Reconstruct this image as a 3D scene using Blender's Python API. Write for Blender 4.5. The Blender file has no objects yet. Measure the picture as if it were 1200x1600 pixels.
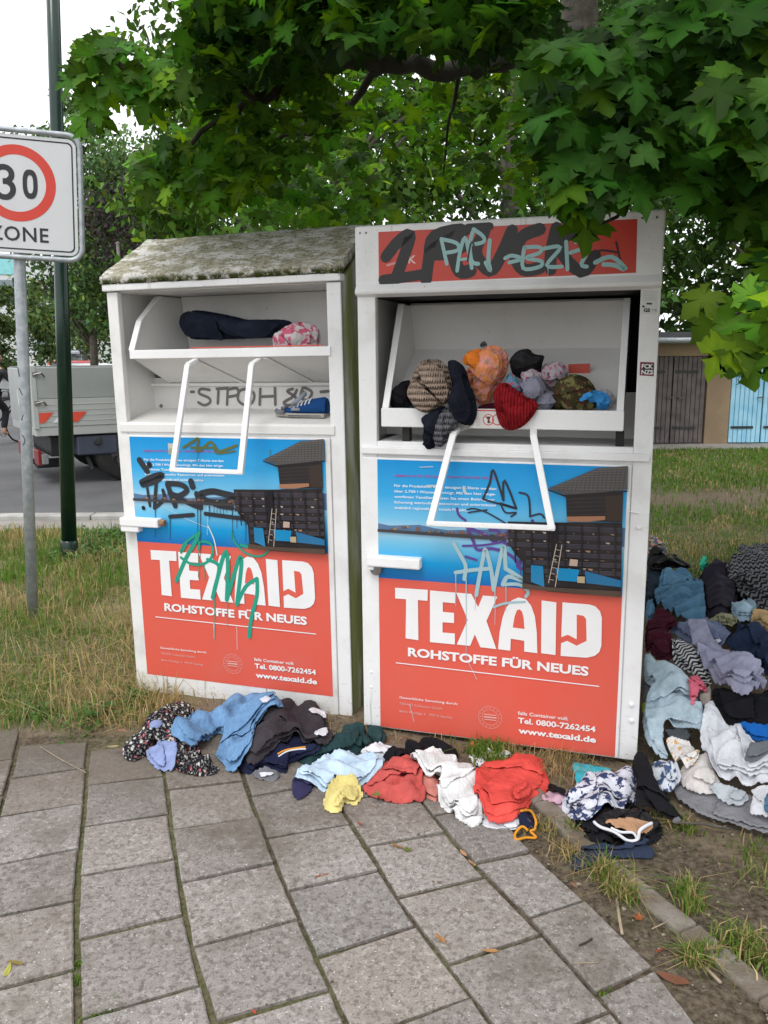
import bpy, bmesh, math, random
import numpy as np
from mathutils import Vector, Matrix
R_ = math.radians
SC = bpy.context.scene
COL = SC.collection
rng = np.random.default_rng(7)
random.seed(7)

# ---------------------------------------------------------------- camera, sky, sun, exposure
F_PX, PITCH, ROLL, CAM_H = 1311.13, 0.18535, -0.00548, 1.6343     # focal length in pixels of the 1200 x 1600 photograph
FWD = np.array([0, math.cos(PITCH), -math.sin(PITCH)])
_r = np.array([1.0, 0, 0]); _u = np.cross(_r, FWD)
RGT = math.cos(ROLL)*_r + math.sin(ROLL)*_u
UPV = -math.sin(ROLL)*_r + math.cos(ROLL)*_u
CAMP = np.array([0, 0, CAM_H])
cam = bpy.data.objects.new('camera', bpy.data.cameras.new('camera')); COL.objects.link(cam)
cam.matrix_world = Matrix([[RGT[i], UPV[i], -FWD[i], CAMP[i]] for i in range(3)] + [[0, 0, 0, 1]])
cam.data.sensor_fit = 'VERTICAL'; cam.data.sensor_height = 36; cam.data.lens = F_PX/1600*36
cam.data.clip_start = 0.05; cam.data.clip_end = 500
SC.camera = cam
SUN_EL, SUN_AZ = R_(58), R_(205)          # azimuth clockwise from +Y: behind the camera, a little to the left
W = bpy.data.worlds.new('World'); SC.world = W; W.use_nodes = True
nt = W.node_tree; nt.nodes.clear()
sky = nt.nodes.new('ShaderNodeTexSky'); sky.sky_type = 'NISHITA'; sky.sun_disc = False
sky.sun_elevation = SUN_EL; sky.sun_rotation = SUN_AZ; sky.dust_density = 4.0
mixs = nt.nodes.new('ShaderNodeMix'); mixs.data_type = 'RGBA'; mixs.inputs[0].default_value = 0.92
mixs.inputs[7].default_value = (9.6, 9.8, 10.1, 1)                    # closed white cloud cover over the blue
bg = nt.nodes.new('ShaderNodeBackground'); bg.inputs[1].default_value = 0.115
wo = nt.nodes.new('ShaderNodeOutputWorld')
nt.links.new(sky.outputs[0], mixs.inputs[6]); nt.links.new(mixs.outputs[2], bg.inputs[0]); nt.links.new(bg.outputs[0], wo.inputs[0])
sun = bpy.data.objects.new('sun', bpy.data.lights.new('sun', 'SUN')); COL.objects.link(sun)
sun.data.energy = 1.1; sun.data.angle = R_(25); sun.data.color = (1, .97, .93)
sd = Vector((math.sin(SUN_AZ)*math.cos(SUN_EL), math.cos(SUN_AZ)*math.cos(SUN_EL), math.sin(SUN_EL)))
sun.rotation_euler = sd.to_track_quat('Z', 'Y').to_euler()
SC.view_settings.view_transform = 'Standard'; SC.view_settings.look = 'None'
SC.view_settings.exposure = 0.58; SC.view_settings.gamma = 1
SC.cycles.max_bounces = 6; SC.cycles.transparent_max_bounces = 8

# ---------------------------------------------------------------- measuring helpers
def ray(u, v): return FWD + RGT*(u-600)/F_PX - UPV*(v-800)/F_PX
def ground(u, v, z=0.0):
    d = ray(u, v); return CAMP + (z-CAM_H)/d[2]*d
def atY(u, v, Y):
    d = ray(u, v); return CAMP + Y/d[1]*d
def frame(x, y, z, yaw, lr, lf):
    r = np.array([math.cos(yaw), math.sin(yaw), 0]); n = np.array([-math.sin(yaw), math.cos(yaw), 0]); up = np.array([0, 0, 1.])
    r2 = math.cos(lr)*r + math.sin(lr)*up; u2 = -math.sin(lr)*r + math.cos(lr)*up
    u3 = math.cos(lf)*u2 + math.sin(lf)*n; n3 = math.cos(lf)*n - math.sin(lf)*u2
    return (np.array([x, y, z]), r2, n3, u3)          # local X along the front, Y into the bin, Z up
FA = frame(-1.239, 3.9764, -0.0373, -0.3272, 0.0106, -0.0093)
FB = frame(-0.0923, 3.4780, 0.0238, -0.3081, 0.0021, -0.0097)
def fmat(fr): return Matrix([[fr[1][i], fr[2][i], fr[3][i], fr[0][i]] for i in range(3)] + [[0, 0, 0, 1]])
def loc(fr, u, v, plane='n', c=0.0):
    M3 = np.array([fr[1], fr[2], fr[3]]); cl = M3@(CAMP-fr[0]); dl = M3@ray(u, v)
    i = {'x': 0, 'n': 1, 'z': 2}[plane]; t = (c-cl[i])/dl[i]; return cl + t*dl
def Z(ox, oy, s): return lambda pts: [(ox+s*x, oy+s*y) for x, y in pts]

# ---------------------------------------------------------------- materials
def lin(c): return tuple(((x/12.92) if x <= .04045 else ((x+.055)/1.055)**2.4) for x in c)
class NT:
    def __init__(s, name):
        s.m = bpy.data.materials.new(name); s.m.use_nodes = True; s.t = s.m.node_tree
        s.b = s.t.nodes['Principled BSDF']; s.o = s.t.nodes['Material Output']; s._tc = None
    def n(s, typ, **kw):
        x = s.t.nodes.new('ShaderNode'+typ)
        for k, v in kw.items():
            if k[0] == '_': x.inputs[int(k[1:])].default_value = v
            else: setattr(x, k, v)
        return x
    def l(s, a, b): s.t.links.new(a, b)
    def tc(s, w='Object'):
        if s._tc is None: s._tc = s.n('TexCoord')
        return s._tc.outputs[w]
    def vec(s, w='Object', scale=(1, 1, 1), loc=(0, 0, 0), rot=(0, 0, 0)):
        mp = s.n('Mapping'); s.l(s.tc(w), mp.inputs[0]); mp.inputs[1].default_value = loc; mp.inputs[2].default_value = rot; mp.inputs[3].default_value = scale
        return mp.outputs[0]
    def noise(s, vec, scale, detail=4, rough=.55):
        x = s.n('TexNoise'); s.l(vec, x.inputs['Vector']); x.inputs['Scale'].default_value = scale; x.inputs['Detail'].default_value = detail; x.inputs['Roughness'].default_value = rough
        return x.outputs['Fac']
    def step(s, fac, a, b):            # smooth threshold
        x = s.n('MapRange'); x.interpolation_type = 'SMOOTHSTEP'; s.l(fac, x.inputs[0]); x.inputs[1].default_value = a; x.inputs[2].default_value = b
        return x.outputs[0]
    def mix(s, fac, a, b, mode='MIX'):
        x = s.n('Mix'); x.data_type = 'RGBA'; x.blend_type = mode
        for v, i in ((fac, 0), (a, 6), (b, 7)):
            if isinstance(v, (int, float)): x.inputs[i].default_value = v
            elif isinstance(v, tuple): x.inputs[i].default_value = (*v[:3], 1)
            else: s.l(v, x.inputs[i])
        return x.outputs[2]
    def math(s, op, a, b=0.0):
        x = s.n('Math', operation=op)
        for v, i in ((a, 0), (b, 1)):
            if isinstance(v, (int, float)): x.inputs[i].default_value = v
            else: s.l(v, x.inputs[i])
        return x.outputs[0]
    def attr(s, name='Col'):
        x = s.n('Attribute'); x.attribute_name = name; return x.outputs['Color']
    def bump(s, h, strength=.5, dist=.01):
        x = s.n('Bump'); x.inputs['Strength'].default_value = strength; x.inputs['Distance'].default_value = dist
        s.l(h, x.inputs['Height']); s.l(x.outputs[0], s.b.inputs['Normal'])
    def base(s, c):
        if isinstance(c, tuple): s.b.inputs['Base Color'].default_value = (*c[:3], 1)
        else: s.l(c, s.b.inputs['Base Color'])
    def set(s, **kw):
        for k, v in kw.items(): s.b.inputs[{'rough': 'Roughness', 'metal': 'Metallic', 'spec': 'Specular IOR Level', 'sheen': 'Sheen Weight', 'coat': 'Coat Weight'}[k]].default_value = v

def M(name, c1, c2=None, scale=6, rough=.6, bump=0, bscale=60, metal=0, spec=.5, lo=.35, hi=.7, bdist=.004):
    k = NT(name); v = k.vec()
    c2 = c2 or tuple(x*.8 for x in c1)
    k.base(k.mix(k.step(k.noise(v, scale), lo, hi), tuple(c1), tuple(c2)))
    k.set(rough=rough, metal=metal, spec=spec)
    if bump: k.bump(k.noise(v, bscale, 3), bump, bdist)
    return k.m

def white_metal(name, base=(.79, .79, .79), dirt=.5, algae=0.0, seed=0.0):
    k = NT(name)
    v = k.vec(loc=(seed, seed, 0)); vs = k.vec(scale=(26, 26, 1.6), loc=(seed, 0, seed))
    blotch = k.step(k.noise(v, 5, 5), .45, .8); fine = k.step(k.noise(v, 60, 4, .7), .58, .72)
    drip = k.step(k.noise(vs, 1.4, 3), .60, .78)
    sep = k.n('SeparateXYZ'); k.l(k.tc(), sep.inputs[0])
    low = k.math('SUBTRACT', 1.0, k.step(sep.outputs[2], 0.0, .30))
    high = k.step(sep.outputs[2], 1.82, 2.02)
    edge = k.math('MAXIMUM', k.math('MULTIPLY', low, .75), k.math('MULTIPLY', high, .45))
    d = k.math('MULTIPLY', k.math('ADD', k.math('MULTIPLY', drip, edge), k.math('MULTIPLY', blotch, .25)), dirt*2)
    c = k.mix(d, base, (.22, .20, .16))
    c = k.mix(k.math('MULTIPLY', fine, k.math('MAXIMUM', edge, .12)), c, (.10, .09, .07))
    if algae:
        al = k.math('MULTIPLY', k.step(k.noise(k.vec(scale=(3, 3, .6)), 2.6, 5), .34, .56), algae)
        c = k.mix(al, c, (.24, .27, .07))
    rs1 = k.math('MULTIPLY', k.step(k.noise(k.vec(loc=(seed+4, 0, 2)), 22, 4, .8), .69, .74), .8); c = k.mix(rs1, c, (.20, .09, .04))
    k.base(c); k.set(rough=.42, spec=.5); k.bump(k.noise(v, 5, 3), .30, .012)
    return k.m

def decal_mat(name='printed_film', rough=.35):
    k = NT(name); v = k.vec()
    c = k.mix(k.math('MULTIPLY', k.step(k.noise(v, 4, 6), .45, .8), .10), k.attr(), (.30, .24, .20))
    c = k.mix(k.math('MULTIPLY', k.step(k.noise(v, 90, 3, .8), .66, .74), .25), c, (.12, .09, .07))
    k.base(c); k.set(rough=rough, spec=.4); return k.m

MAT = {}
MAT['white'] = white_metal('white_painted_steel')
MAT['white_clean'] = white_metal('white_painted_steel_clean', (.82, .82, .82), .12, 0, 3)
MAT['white_old'] = white_metal('weathered_white_steel', (.76, .755, .74), .85, 0, 7)
MAT['white_inner'] = white_metal('scuffed_white_steel', (.74, .73, .71), .30, 0, 11)
MAT['algae'] = white_metal('algae_grown_steel', (.62, .62, .58), .5, .95, 5)
MAT['film'] = decal_mat()
MAT['dark'] = M('recess_shade_black', (.015, .015, .016), rough=.8)  # shade inside the right bin's opening, given as colour
MAT['galv'] = M('galvanised_steel', (.30, .33, .36), (.42, .45, .47), 25, .42, .1, 90, metal=.35)
MAT['green_paint'] = M('dark_green_paint', (.004, .022, .014), (.006, .032, .02), 4, .22)
MAT['rubber'] = M('tyre_rubber', (.012, .012, .012), (.025, .024, .022), 9, .85, .2)
MAT['black_plastic'] = M('black_plastic', (.015, .015, .017), (.03, .03, .03), 9, .6)
MAT['rust'] = M('rusty_steel', (.25, .10, .04), (.40, .28, .18), 60, .8, .3)
MAT['steel'] = M('bare_steel', (.25, .25, .25), (.14, .11, .09), 40, .4, .1, metal=.8)

# ---------------------------------------------------------------- object helpers
def tag(o, label=None, cat=None, group=None, kind=None):
    if label: o['label'] = label
    if cat: o['category'] = cat
    if group: o['group'] = group
    if kind: o['kind'] = kind
    return o
def link(name, me, mat=None, parent=None, smooth=False):
    o = bpy.data.objects.new(name, me); COL.objects.link(o)
    if mat is not None:
        for m_ in (mat if isinstance(mat, (list, tuple)) else [mat]): me.materials.append(m_)
    if parent is not None: o.parent = parent
    if smooth and len(me.polygons): me.polygons.foreach_set('use_smooth', [True]*len(me.polygons))
    return o
def empty(name, m=None, label=None, cat=None, group=None):
    o = bpy.data.objects.new(name, None); COL.objects.link(o); o.empty_display_size = .1
    if m is not None: o.matrix_world = m if isinstance(m, Matrix) else Matrix.Translation(m)
    return tag(o, label, cat, group)
def bevel(o, w=.004, seg=2):
    b = o.modifiers.new('bevel', 'BEVEL'); b.width = w; b.segments = seg; b.limit_method = 'ANGLE'; b.angle_limit = R_(35); b.harden_normals = False
    return o
class MB:
    def __init__(s): s.v = []; s.f = []; s.mi = []; s.k = 0
    def add(s, vs, fs, mi=None):
        n = len(s.v); s.v += [tuple(map(float, p)) for p in vs]; s.f += [tuple(i+n for i in f) for f in fs]; s.mi += [s.k if mi is None else mi]*len(fs); return s
    def box(s, x0, x1, y0, y1, z0, z1, M4=None):
        vs = [(x, y, z) for x in (x0, x1) for y in (y0, y1) for z in (z0, z1)]
        if M4 is not None: vs = [tuple(M4@Vector(p)) for p in vs]
        return s.add(vs, [(0, 1, 3, 2), (4, 6, 7, 5), (0, 4, 5, 1), (2, 3, 7, 6), (0, 2, 6, 4), (1, 5, 7, 3)])
    def prism_x(s, prof, x0, x1):      # profile of (y,z), counter-clockwise or not
        n = len(prof); vs = [(x0, y, z) for y, z in prof] + [(x1, y, z) for y, z in prof]
        return s.add(vs, [tuple(range(n)), tuple(range(2*n-1, n-1, -1))] + [(i, i+n, (i+1) % n+n, (i+1) % n) for i in range(n)])
    def prism(s, poly, off):           # any planar 3-D polygon pushed by an offset vector
        n = len(poly); off = np.array(off); vs = [tuple(p) for p in poly] + [tuple(np.array(p)+off) for p in poly]
        return s.add(vs, [tuple(range(n)), tuple(range(2*n-1, n-1, -1))] + [(i, i+n, (i+1) % n+n, (i+1) % n) for i in range(n)])
    def tube(s, pts, r, n=10, cap=True):
        pts = [np.array(p, float) for p in pts]; rs = r if hasattr(r, '__len__') else [r]*len(pts)
        b = len(s.v); up = None
        for i, p in enumerate(pts):
            t = pts[min(i+1, len(pts)-1)] - pts[max(i-1, 0)]; t = t/(np.linalg.norm(t)+1e-9)
            if up is None: up = np.cross(t, [0, 0, 1.]) if abs(t[2]) < .9 else np.cross(t, [0, 1., 0])
            up = up - t*(up@t); up = up/(np.linalg.norm(up)+1e-9); w = np.cross(t, up)
            for k in range(n):
                a = 2*math.pi*k/n; s.v.append(tuple(p + rs[i]*(math.cos(a)*up + math.sin(a)*w)))
        for i in range(len(pts)-1):
            for k in range(n): s.f.append((b+i*n+k, b+i*n+(k+1) % n, b+(i+1)*n+(k+1) % n, b+(i+1)*n+k)); s.mi.append(s.k)
        if cap:
            s.f.append(tuple(b+k for k in range(n))[::-1]); s.mi.append(s.k)
            e = b+(len(pts)-1)*n; s.f.append(tuple(e+k for k in range(n))); s.mi.append(s.k)
        return s
    def lathe(s, prof, c=(0, 0, 0), axis='z', n=24):   # (radius, height) pairs
        b = len(s.v)
        for r, h in prof:
            for k in range(n):
                a = 2*math.pi*k/n; p = (r*math.cos(a), r*math.sin(a), h)
                if axis == 'y': p = (p[0], p[2], p[1])
                if axis == 'x': p = (p[2], p[0], p[1])
                s.v.append((p[0]+c[0], p[1]+c[1], p[2]+c[2]))
        for i in range(len(prof)-1):
            for k in range(n): s.f.append((b+i*n+k, b+i*n+(k+1) % n, b+(i+1)*n+(k+1) % n, b+(i+1)*n+k)); s.mi.append(s.k)
        return s
    def mesh(s, name):
        me = bpy.data.meshes.new(name); me.from_pydata(s.v, [], s.f); me.update()
        if any(s.mi): me.polygons.foreach_set('material_index', s.mi)
        bm = bmesh.new(); bm.from_mesh(me); bmesh.ops.recalc_face_normals(bm, faces=bm.faces); bm.to_mesh(me); bm.free()
        return me
    def build(s, name, mat, parent=None, bev=0, smooth=False):
        o = link(name, s.mesh(name), mat, parent, smooth)
        if smooth and bev == 0:
            pass
        if bev: bevel(o, bev)
        return o
def copy_tree(o, parent=None):
    c = o.copy(); COL.objects.link(c); c.parent = parent
    for ch in list(o.children): copy_tree(ch, c)
    return c

# flat printed or painted marks: coloured polygons on a local plane (X right, Z up), each layer a hair proud of the last
class Decal:
    def __init__(s, lift=-0.0008, step=-0.00016): s.v = []; s.f = []; s.c = []; s.y = lift; s.st = step
    def nxt(s): s.y += s.st; return s.y
    def poly(s, pts, col, y=None, tri=True):           # pts [(x,z)], col one colour or one per point (linear rgb)
        y = s.nxt() if y is None else y; n = len(s.v); pts = [tuple(p) for p in pts]
        s.v += [(p[0], y, p[1]) for p in pts]
        cols = col if isinstance(col[0], (tuple, list, np.ndarray)) else [col]*len(pts)
        from mathutils.geometry import tessellate_polygon
        for t in tessellate_polygon([[Vector((p[0], p[1], 0)) for p in pts]]):
            a = [pts[i] for i in t]
            ar = (a[1][0]-a[0][0])*(a[2][1]-a[0][1]) - (a[2][0]-a[0][0])*(a[1][1]-a[0][1])
            t = t if ar > 0 else t[::-1]
            s.f.append(tuple(n+i for i in t)); s.c += [cols[i] for i in t]
    def line(s, a, b, w, col): s.stroke([a, b], w, col, caps=False)
    def stroke(s, pts, w, col, caps=True, sub=4):
        P = [np.array(p, float) for p in pts]
        if len(P) > 2 and sub > 1:                      # catmull-rom smoothing
            Q = [P[0]] + P + [P[-1]]; out = []
            for i in range(1, len(Q)-2):
                for k in range(sub):
                    t = k/sub; out.append(.5*((2*Q[i]) + (-Q[i-1]+Q[i+1])*t + (2*Q[i-1]-5*Q[i]+4*Q[i+1]-Q[i+2])*t*t + (-Q[i-1]+3*Q[i]-3*Q[i+1]+Q[i+2])*t**3))
            out.append(P[-1]); P = out
        y = s.nxt(); n = len(P)
        L, Rr = [], []
        for i in range(n):
            t = P[min(i+1, n-1)] - P[max(i-1, 0)]; t = t/(np.linalg.norm(t)+1e-9); nn = np.array([-t[1], t[0]])
            ww = (w[min(int(i/max(n-1, 1)*(len(w)-1)+.5), len(w)-1)] if hasattr(w, '__len__') else w)/2
            L.append(P[i]+nn*ww); Rr.append(P[i]-nn*ww)
        for i in range(n-1): s.poly([Rr[i], Rr[i+1], L[i+1], L[i]], col, y)
        if caps:
            for c, i in ((P[0], 0), (P[-1], n-1)):
                r = np.linalg.norm(L[i]-Rr[i])/2; s.poly([(c[0]+r*math.cos(a), c[1]+r*math.sin(a)) for a in np.linspace(0, 2*math.pi, 9)[:-1]], col, y-.00004)
    def disc(s, c, r, col, n=28, r2=None): s.poly([(c[0]+r*math.cos(a), c[1]+(r2 or r)*math.sin(a)) for a in np.linspace(0, 2*math.pi, n+1)[:-1]], col)
    def ring(s, c, r0, r1, col, n=32):
        y = s.nxt()
        for i in range(n):
            a, b = 2*math.pi*i/n, 2*math.pi*(i+1)/n
            s.poly([(c[0]+r*math.cos(t), c[1]+r*math.sin(t)) for r, t in ((r1, a), (r1, b), (r0, b), (r0, a))], col, y)
    def text(s, body, p0, p1, cap, col, bold=.0, spacing=1.0):   # fits the words between two points on the plane
        c = bpy.data.curves.new('words', 'FONT'); c.body = body; c.size = 1; c.offset = bold; c.resolution_u = 3; c.space_character = spacing
        o = bpy.data.objects.new('words', c); COL.objects.link(o); bpy.context.view_layer.update()
        dg = bpy.context.evaluated_depsgraph_get(); me = bpy.data.meshes.new_from_object(o.evaluated_get(dg))
        V = np.array([v.co[:2] for v in me.vertices]); fs = [tuple(p.vertices) for p in me.polygons]
        bpy.data.objects.remove(o); bpy.data.curves.remove(c); bpy.data.meshes.remove(me)
        x0, x1 = V[:, 0].min(), V[:, 0].max(); p0, p1 = np.array(p0, float), np.array(p1, float); d = p1-p0; Lw = np.linalg.norm(d); d = d/Lw; nn = np.array([-d[1], d[0]])
        sx = Lw/(x1-x0); sz = cap/.70
        Wd = p0 + np.outer((V[:, 0]-x0)*sx, d) + np.outer(V[:, 1]*sz, nn); y = s.nxt(); n = len(s.v)
        s.v += [(p[0], y, p[1]) for p in Wd]
        for f in fs: s.f.append(tuple(n+i for i in f)); s.c += [col]*len(f)
    def build(s, name, parent, mat=None):
        me = bpy.data.meshes.new(name); me.from_pydata(s.v, [], s.f); me.update()
        ca = me.color_attributes.new('Col', 'FLOAT_COLOR', 'CORNER'); a = np.ones((len(s.c), 4), np.float32); a[:, :3] = np.array([c[:3] for c in s.c])
        ca.data.foreach_set('color', a.ravel()); return link(name, me, mat or MAT['film'], parent)

def rgb(h): return lin(tuple(int(h[i:i+2], 16)/255 for i in (0, 2, 4)))
def npmesh(name, V, Fc, col=None, mat=None, parent=None, uv=None, smooth=False):
    """vertices Nx3, faces MxK (constant K), colour per vertex"""
    V = np.asarray(V, np.float32); Fc = np.asarray(Fc, np.int32); k = Fc.shape[1]
    me = bpy.data.meshes.new(name); me.vertices.add(len(V)); me.vertices.foreach_set('co', V.ravel())
    me.loops.add(Fc.size); me.loops.foreach_set('vertex_index', Fc.ravel()); me.polygons.add(len(Fc))
    me.polygons.foreach_set('loop_start', np.arange(0, Fc.size, k, dtype=np.int32)); me.polygons.foreach_set('loop_total', np.full(len(Fc), k, np.int32))
    me.update(calc_edges=True)
    if col is not None:
        ca = me.color_attributes.new('Col', 'FLOAT_COLOR', 'POINT'); a = np.ones((len(V), 4), np.float32); a[:, :3] = col; ca.data.foreach_set('color', a.ravel())
    if uv is not None:
        l = me.uv_layers.new(name='UVMap'); l.data.foreach_set('uv', np.asarray(uv, np.float32)[Fc.ravel()].ravel())
    return link(name, me, mat, parent, smooth)
def inside(px, py, poly):
    c = np.zeros(np.shape(px), bool); n = len(poly)
    for i in range(n):
        x0, y0 = poly[i]; x1, y1 = poly[(i+1) % n]
        if y0 == y1: continue
        c ^= ((y0 > py) != (y1 > py)) & (px < (x1-x0)*(py-y0)/(y1-y0)+x0)
    return c
def vnoise(x, y, s, seed=0):        # smooth value noise
    r = np.random.default_rng(seed).random((64, 64)); x = x/s+1000; y = y/s+1000
    xi, yi = np.floor(x).astype(int), np.floor(y).astype(int); fx, fy = x-xi, y-yi; fx = fx*fx*(3-2*fx); fy = fy*fy*(3-2*fy)
    g = lambda a, b: r[a % 64, b % 64]
    return (g(xi, yi)*(1-fx)+g(xi+1, yi)*fx)*(1-fy) + (g(xi, yi+1)*(1-fx)+g(xi+1, yi+1)*fx)*fy - .5
# ---------------------------------------------------------------- ground, pavement, kerb, road
RD = np.array([math.cos(R_(19.5)), math.sin(R_(19.5))]); CD = np.array([-RD[1], RD[0]])
gp = lambda pts: [ground(*p)[:2] for p in pts]
LN = [gp([(31.7, 1150), (15, 1217), (0, 1267)]),
      gp([(138.3, 1158), (131.7, 1260), (116.7, 1408), (119, 1517), (125, 1597)]),
      gp([(258, 1212), (266.7, 1287), (283, 1393), (300, 1480), (335, 1597)]),
      gp([(383, 1222), (415, 1310), (448, 1392), (492, 1493), (543, 1597)]),
      gp([(537, 1273), (572, 1323), (620, 1407), (700, 1510), (770, 1597)]),
      gp([(663, 1260), (687, 1290), (743, 1353), (827, 1437), (933, 1557), (970, 1597)]),
      gp([(833, 1333), (913, 1405), (1021, 1511), (1083, 1600)])]
def on_line(L, s):
    S = [p@CD for p in L]; X = [p@RD for p in L]
    if S[0] > S[-1]: S, X = S[::-1], X[::-1]
    x = np.interp(s, S, X); return x*RD + s*CD
rows = {0: [((31, 1165), (137, 1158)), ((15, 1217), (133, 1200)), ((0, 1277), (128, 1256)), ((0, 1352), (122, 1327)), ((0, 1432), (117, 1408)), ((0, 1547), (121.7, 1515))],
        1: [((134, 1227), (257, 1212)), ((130, 1292), (262, 1272)), ((125, 1368), (268, 1343)), ((123, 1468), (285, 1430)), ((133, 1592), (312, 1540))],
        2: [((262, 1235), (383, 1220)), ((270, 1298), (403, 1278)), ((282, 1380), (422, 1350)), ((302, 1480), (462, 1438)), ((343, 1597), (507, 1548))],
        3: [((390, 1246), (500, 1227)), ((413, 1312), (537, 1290)), ((448, 1393), (582, 1363)), ((490, 1497), (643, 1448))],
        4: [((572, 1323), (687, 1302)), ((620, 1403), (748, 1373)), ((702, 1508), (833, 1465))],
        5: [((747, 1348), (833, 1330)), ((825, 1435), (917, 1407)), ((943, 1550), (1023, 1513))]}
LL = {i: LN[i] for i in range(7)}
for k in range(1, 9): LL[-k] = [p - RD*.312*k for p in LN[0]]
for k in range(1, 9): rows[-k] = [((0, 0), (0, 0))]
rs = {}
for c in [*range(0, 6), *range(-8, 0)]:
    if c >= 0:
        J = [(ground(*a)[:2]@CD, ground(*b)[:2]@CD) for a, b in rows[c]]
    else: s0 = rs[0][2][0] + (.155 if c % 2 else 0); J = [(s0, s0)]
    J = sorted(J, key=lambda j: j[0]); 
    while J[0][0] > .35: J.insert(0, (J[0][0]-.308, J[0][1]-.308))
    while J[-1][0] < 5.2: J.append((J[-1][0]+.308, J[-1][1]+.308))
    rs[c] = J
bk = lambda x: np.interp(x, [-5, -2.2, -1.1, -.2, .5, 1.2], [3.9, 3.50, 3.44, 3.36, 3.12, 2.4])
pm = MB(); slabcol = []
for c in range(-8, 6):
    J = rs[c]
    for j in range(len(J)-1):
        q4 = [on_line(LL[c], J[j][0]), on_line(LL[c+1], J[j][1]), on_line(LL[c+1], J[j+1][1]), on_line(LL[c], J[j+1][0])]
        cen = sum(q4)/4
        if cen[1] > bk(cen[0])+.03 or cen[1] < .2: continue
        g = .0058 + random.random()*.0035
        q5 = []
        for p in q4:
            d = p-cen; q5.append(p - np.array([(d@RD)/abs(d@RD)*g*RD[i] + (d@CD)/abs(d@CD)*g*CD[i] for i in (0, 1)]) + rng.normal(0, .0016, 2))
        tilt = rng.normal(0, .0022, 2); h0 = rng.normal(0, .0022)
        top = [(p[0], p[1], h0 + (p-cen)@tilt*.8) for p in q5]
        b0 = len(pm.f); n = 9                                            # subdivided edge so chips can show
        loop = []
        for a in range(4):
            A, B = np.array(top[a]), np.array(top[(a+1) % 4])
            for t in range(n):
                w = A + (B-A)*t/n
                if t: w[:2] += (cen-w[:2])*rng.uniform(0, .012) + rng.normal(0, .0006, 2)
                loop.append(w)
        inn = [w + np.array([*(cen-w[:2])*.035, .0045]) for w in loop]
        dn = [w - np.array([0, 0, .05]) for w in loop]
        m = len(loop); V = inn + loop + dn
        F = [tuple(range(m))] + [(i+m, (i+1) % m+m, (i+1) % m, i) for i in range(m)] + [(i+2*m, (i+1) % m+2*m, (i+1) % m+m, i+m) for i in range(m)]
        pm.add(V, F); t = rng.uniform(.76, .98); w = rng.uniform(-.02, .02); slabcol += [(t+w, t, t-w, 1)]*sum(len(f) for f in F)
k = NT('concrete_slab'); v = k.vec()
big = k.step(k.noise(v, 2.3, 5, .6), .35, .75); mid = k.step(k.noise(v, 9, 5, .65), .3, .75)
c = k.mix(big, (.325, .290, .268), (.225, .198, .178)); c = k.mix(k.math('MULTIPLY', mid, .6), c, (.37, .342, .32)); c = k.mix(k.math('MULTIPLY', k.step(k.noise(v, 55, 4, .7), .50, .60), .75), c, (.15, .128, .112)); c = k.mix(k.math('MULTIPLY', k.step(k.noise(k.vec(loc=(7, 1, 0)), 42, 4, .7), .54, .62), .7), c, (.45, .42, .395))
grain = k.noise(v, 170, 3, .7); c = k.mix(k.math('MULTIPLY', k.step(grain, .46, .70), .65), c, (.13, .115, .10))
vo = k.n('TexVoronoi'); k.l(v, vo.inputs[0]); vo.inputs['Scale'].default_value = 115
rnd = k.step(vo.outputs['Color'], .80, .86); near = k.math('SUBTRACT', 1.0, k.step(vo.outputs['Distance'], .16, .36))
c = k.mix(k.math('MULTIPLY', k.math('MULTIPLY', near, rnd), .9), c, (.66, .64, .61))
vo2 = k.n('TexVoronoi'); k.l(k.vec(loc=(3, 2, 1)), vo2.inputs[0]); vo2.inputs['Scale'].default_value = 75
c = k.mix(k.math('MULTIPLY', k.math('MULTIPLY', k.math('SUBTRACT', 1.0, k.step(vo2.outputs['Distance'], .14, .34)), k.step(vo2.outputs['Color'], .78, .84)), .8), c, (.075, .065, .055))
c = k.mix(k.math('MULTIPLY', k.step(k.noise(k.vec(loc=(9, 4, 0)), 1.6, 6, .7), .50, .70), .7), c, (.12, .10, .075))
sp3 = k.n('SeparateXYZ'); k.l(k.tc(), sp3.inputs[0])
yy = k.math('ADD', sp3.outputs[1], k.math('MULTIPLY', k.noise(k.vec(loc=(2, 8, 0)), 3.2, 5, .7), 1.1)); c = k.mix(k.math('MULTIPLY', k.step(yy, 3.0, 3.9), .75), c, (.135, .108, .082))
c = k.mix(1.0, c, k.attr(), 'MULTIPLY'); k.base(c); k.set(rough=.85, spec=.3); k.bump(k.noise(v, 140, 4, .7), .55, .003)
pav = link('pavement', pm.mesh('pavement'), k.m); tag(pav, kind='structure')
ca = pav.data.color_attributes.new('Col', 'FLOAT_COLOR', 'CORNER')
# colours are per slab: recompute from face order (bmesh keeps it)
ca.data.foreach_set('color', np.array(slabcol, np.float32).ravel())

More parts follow.
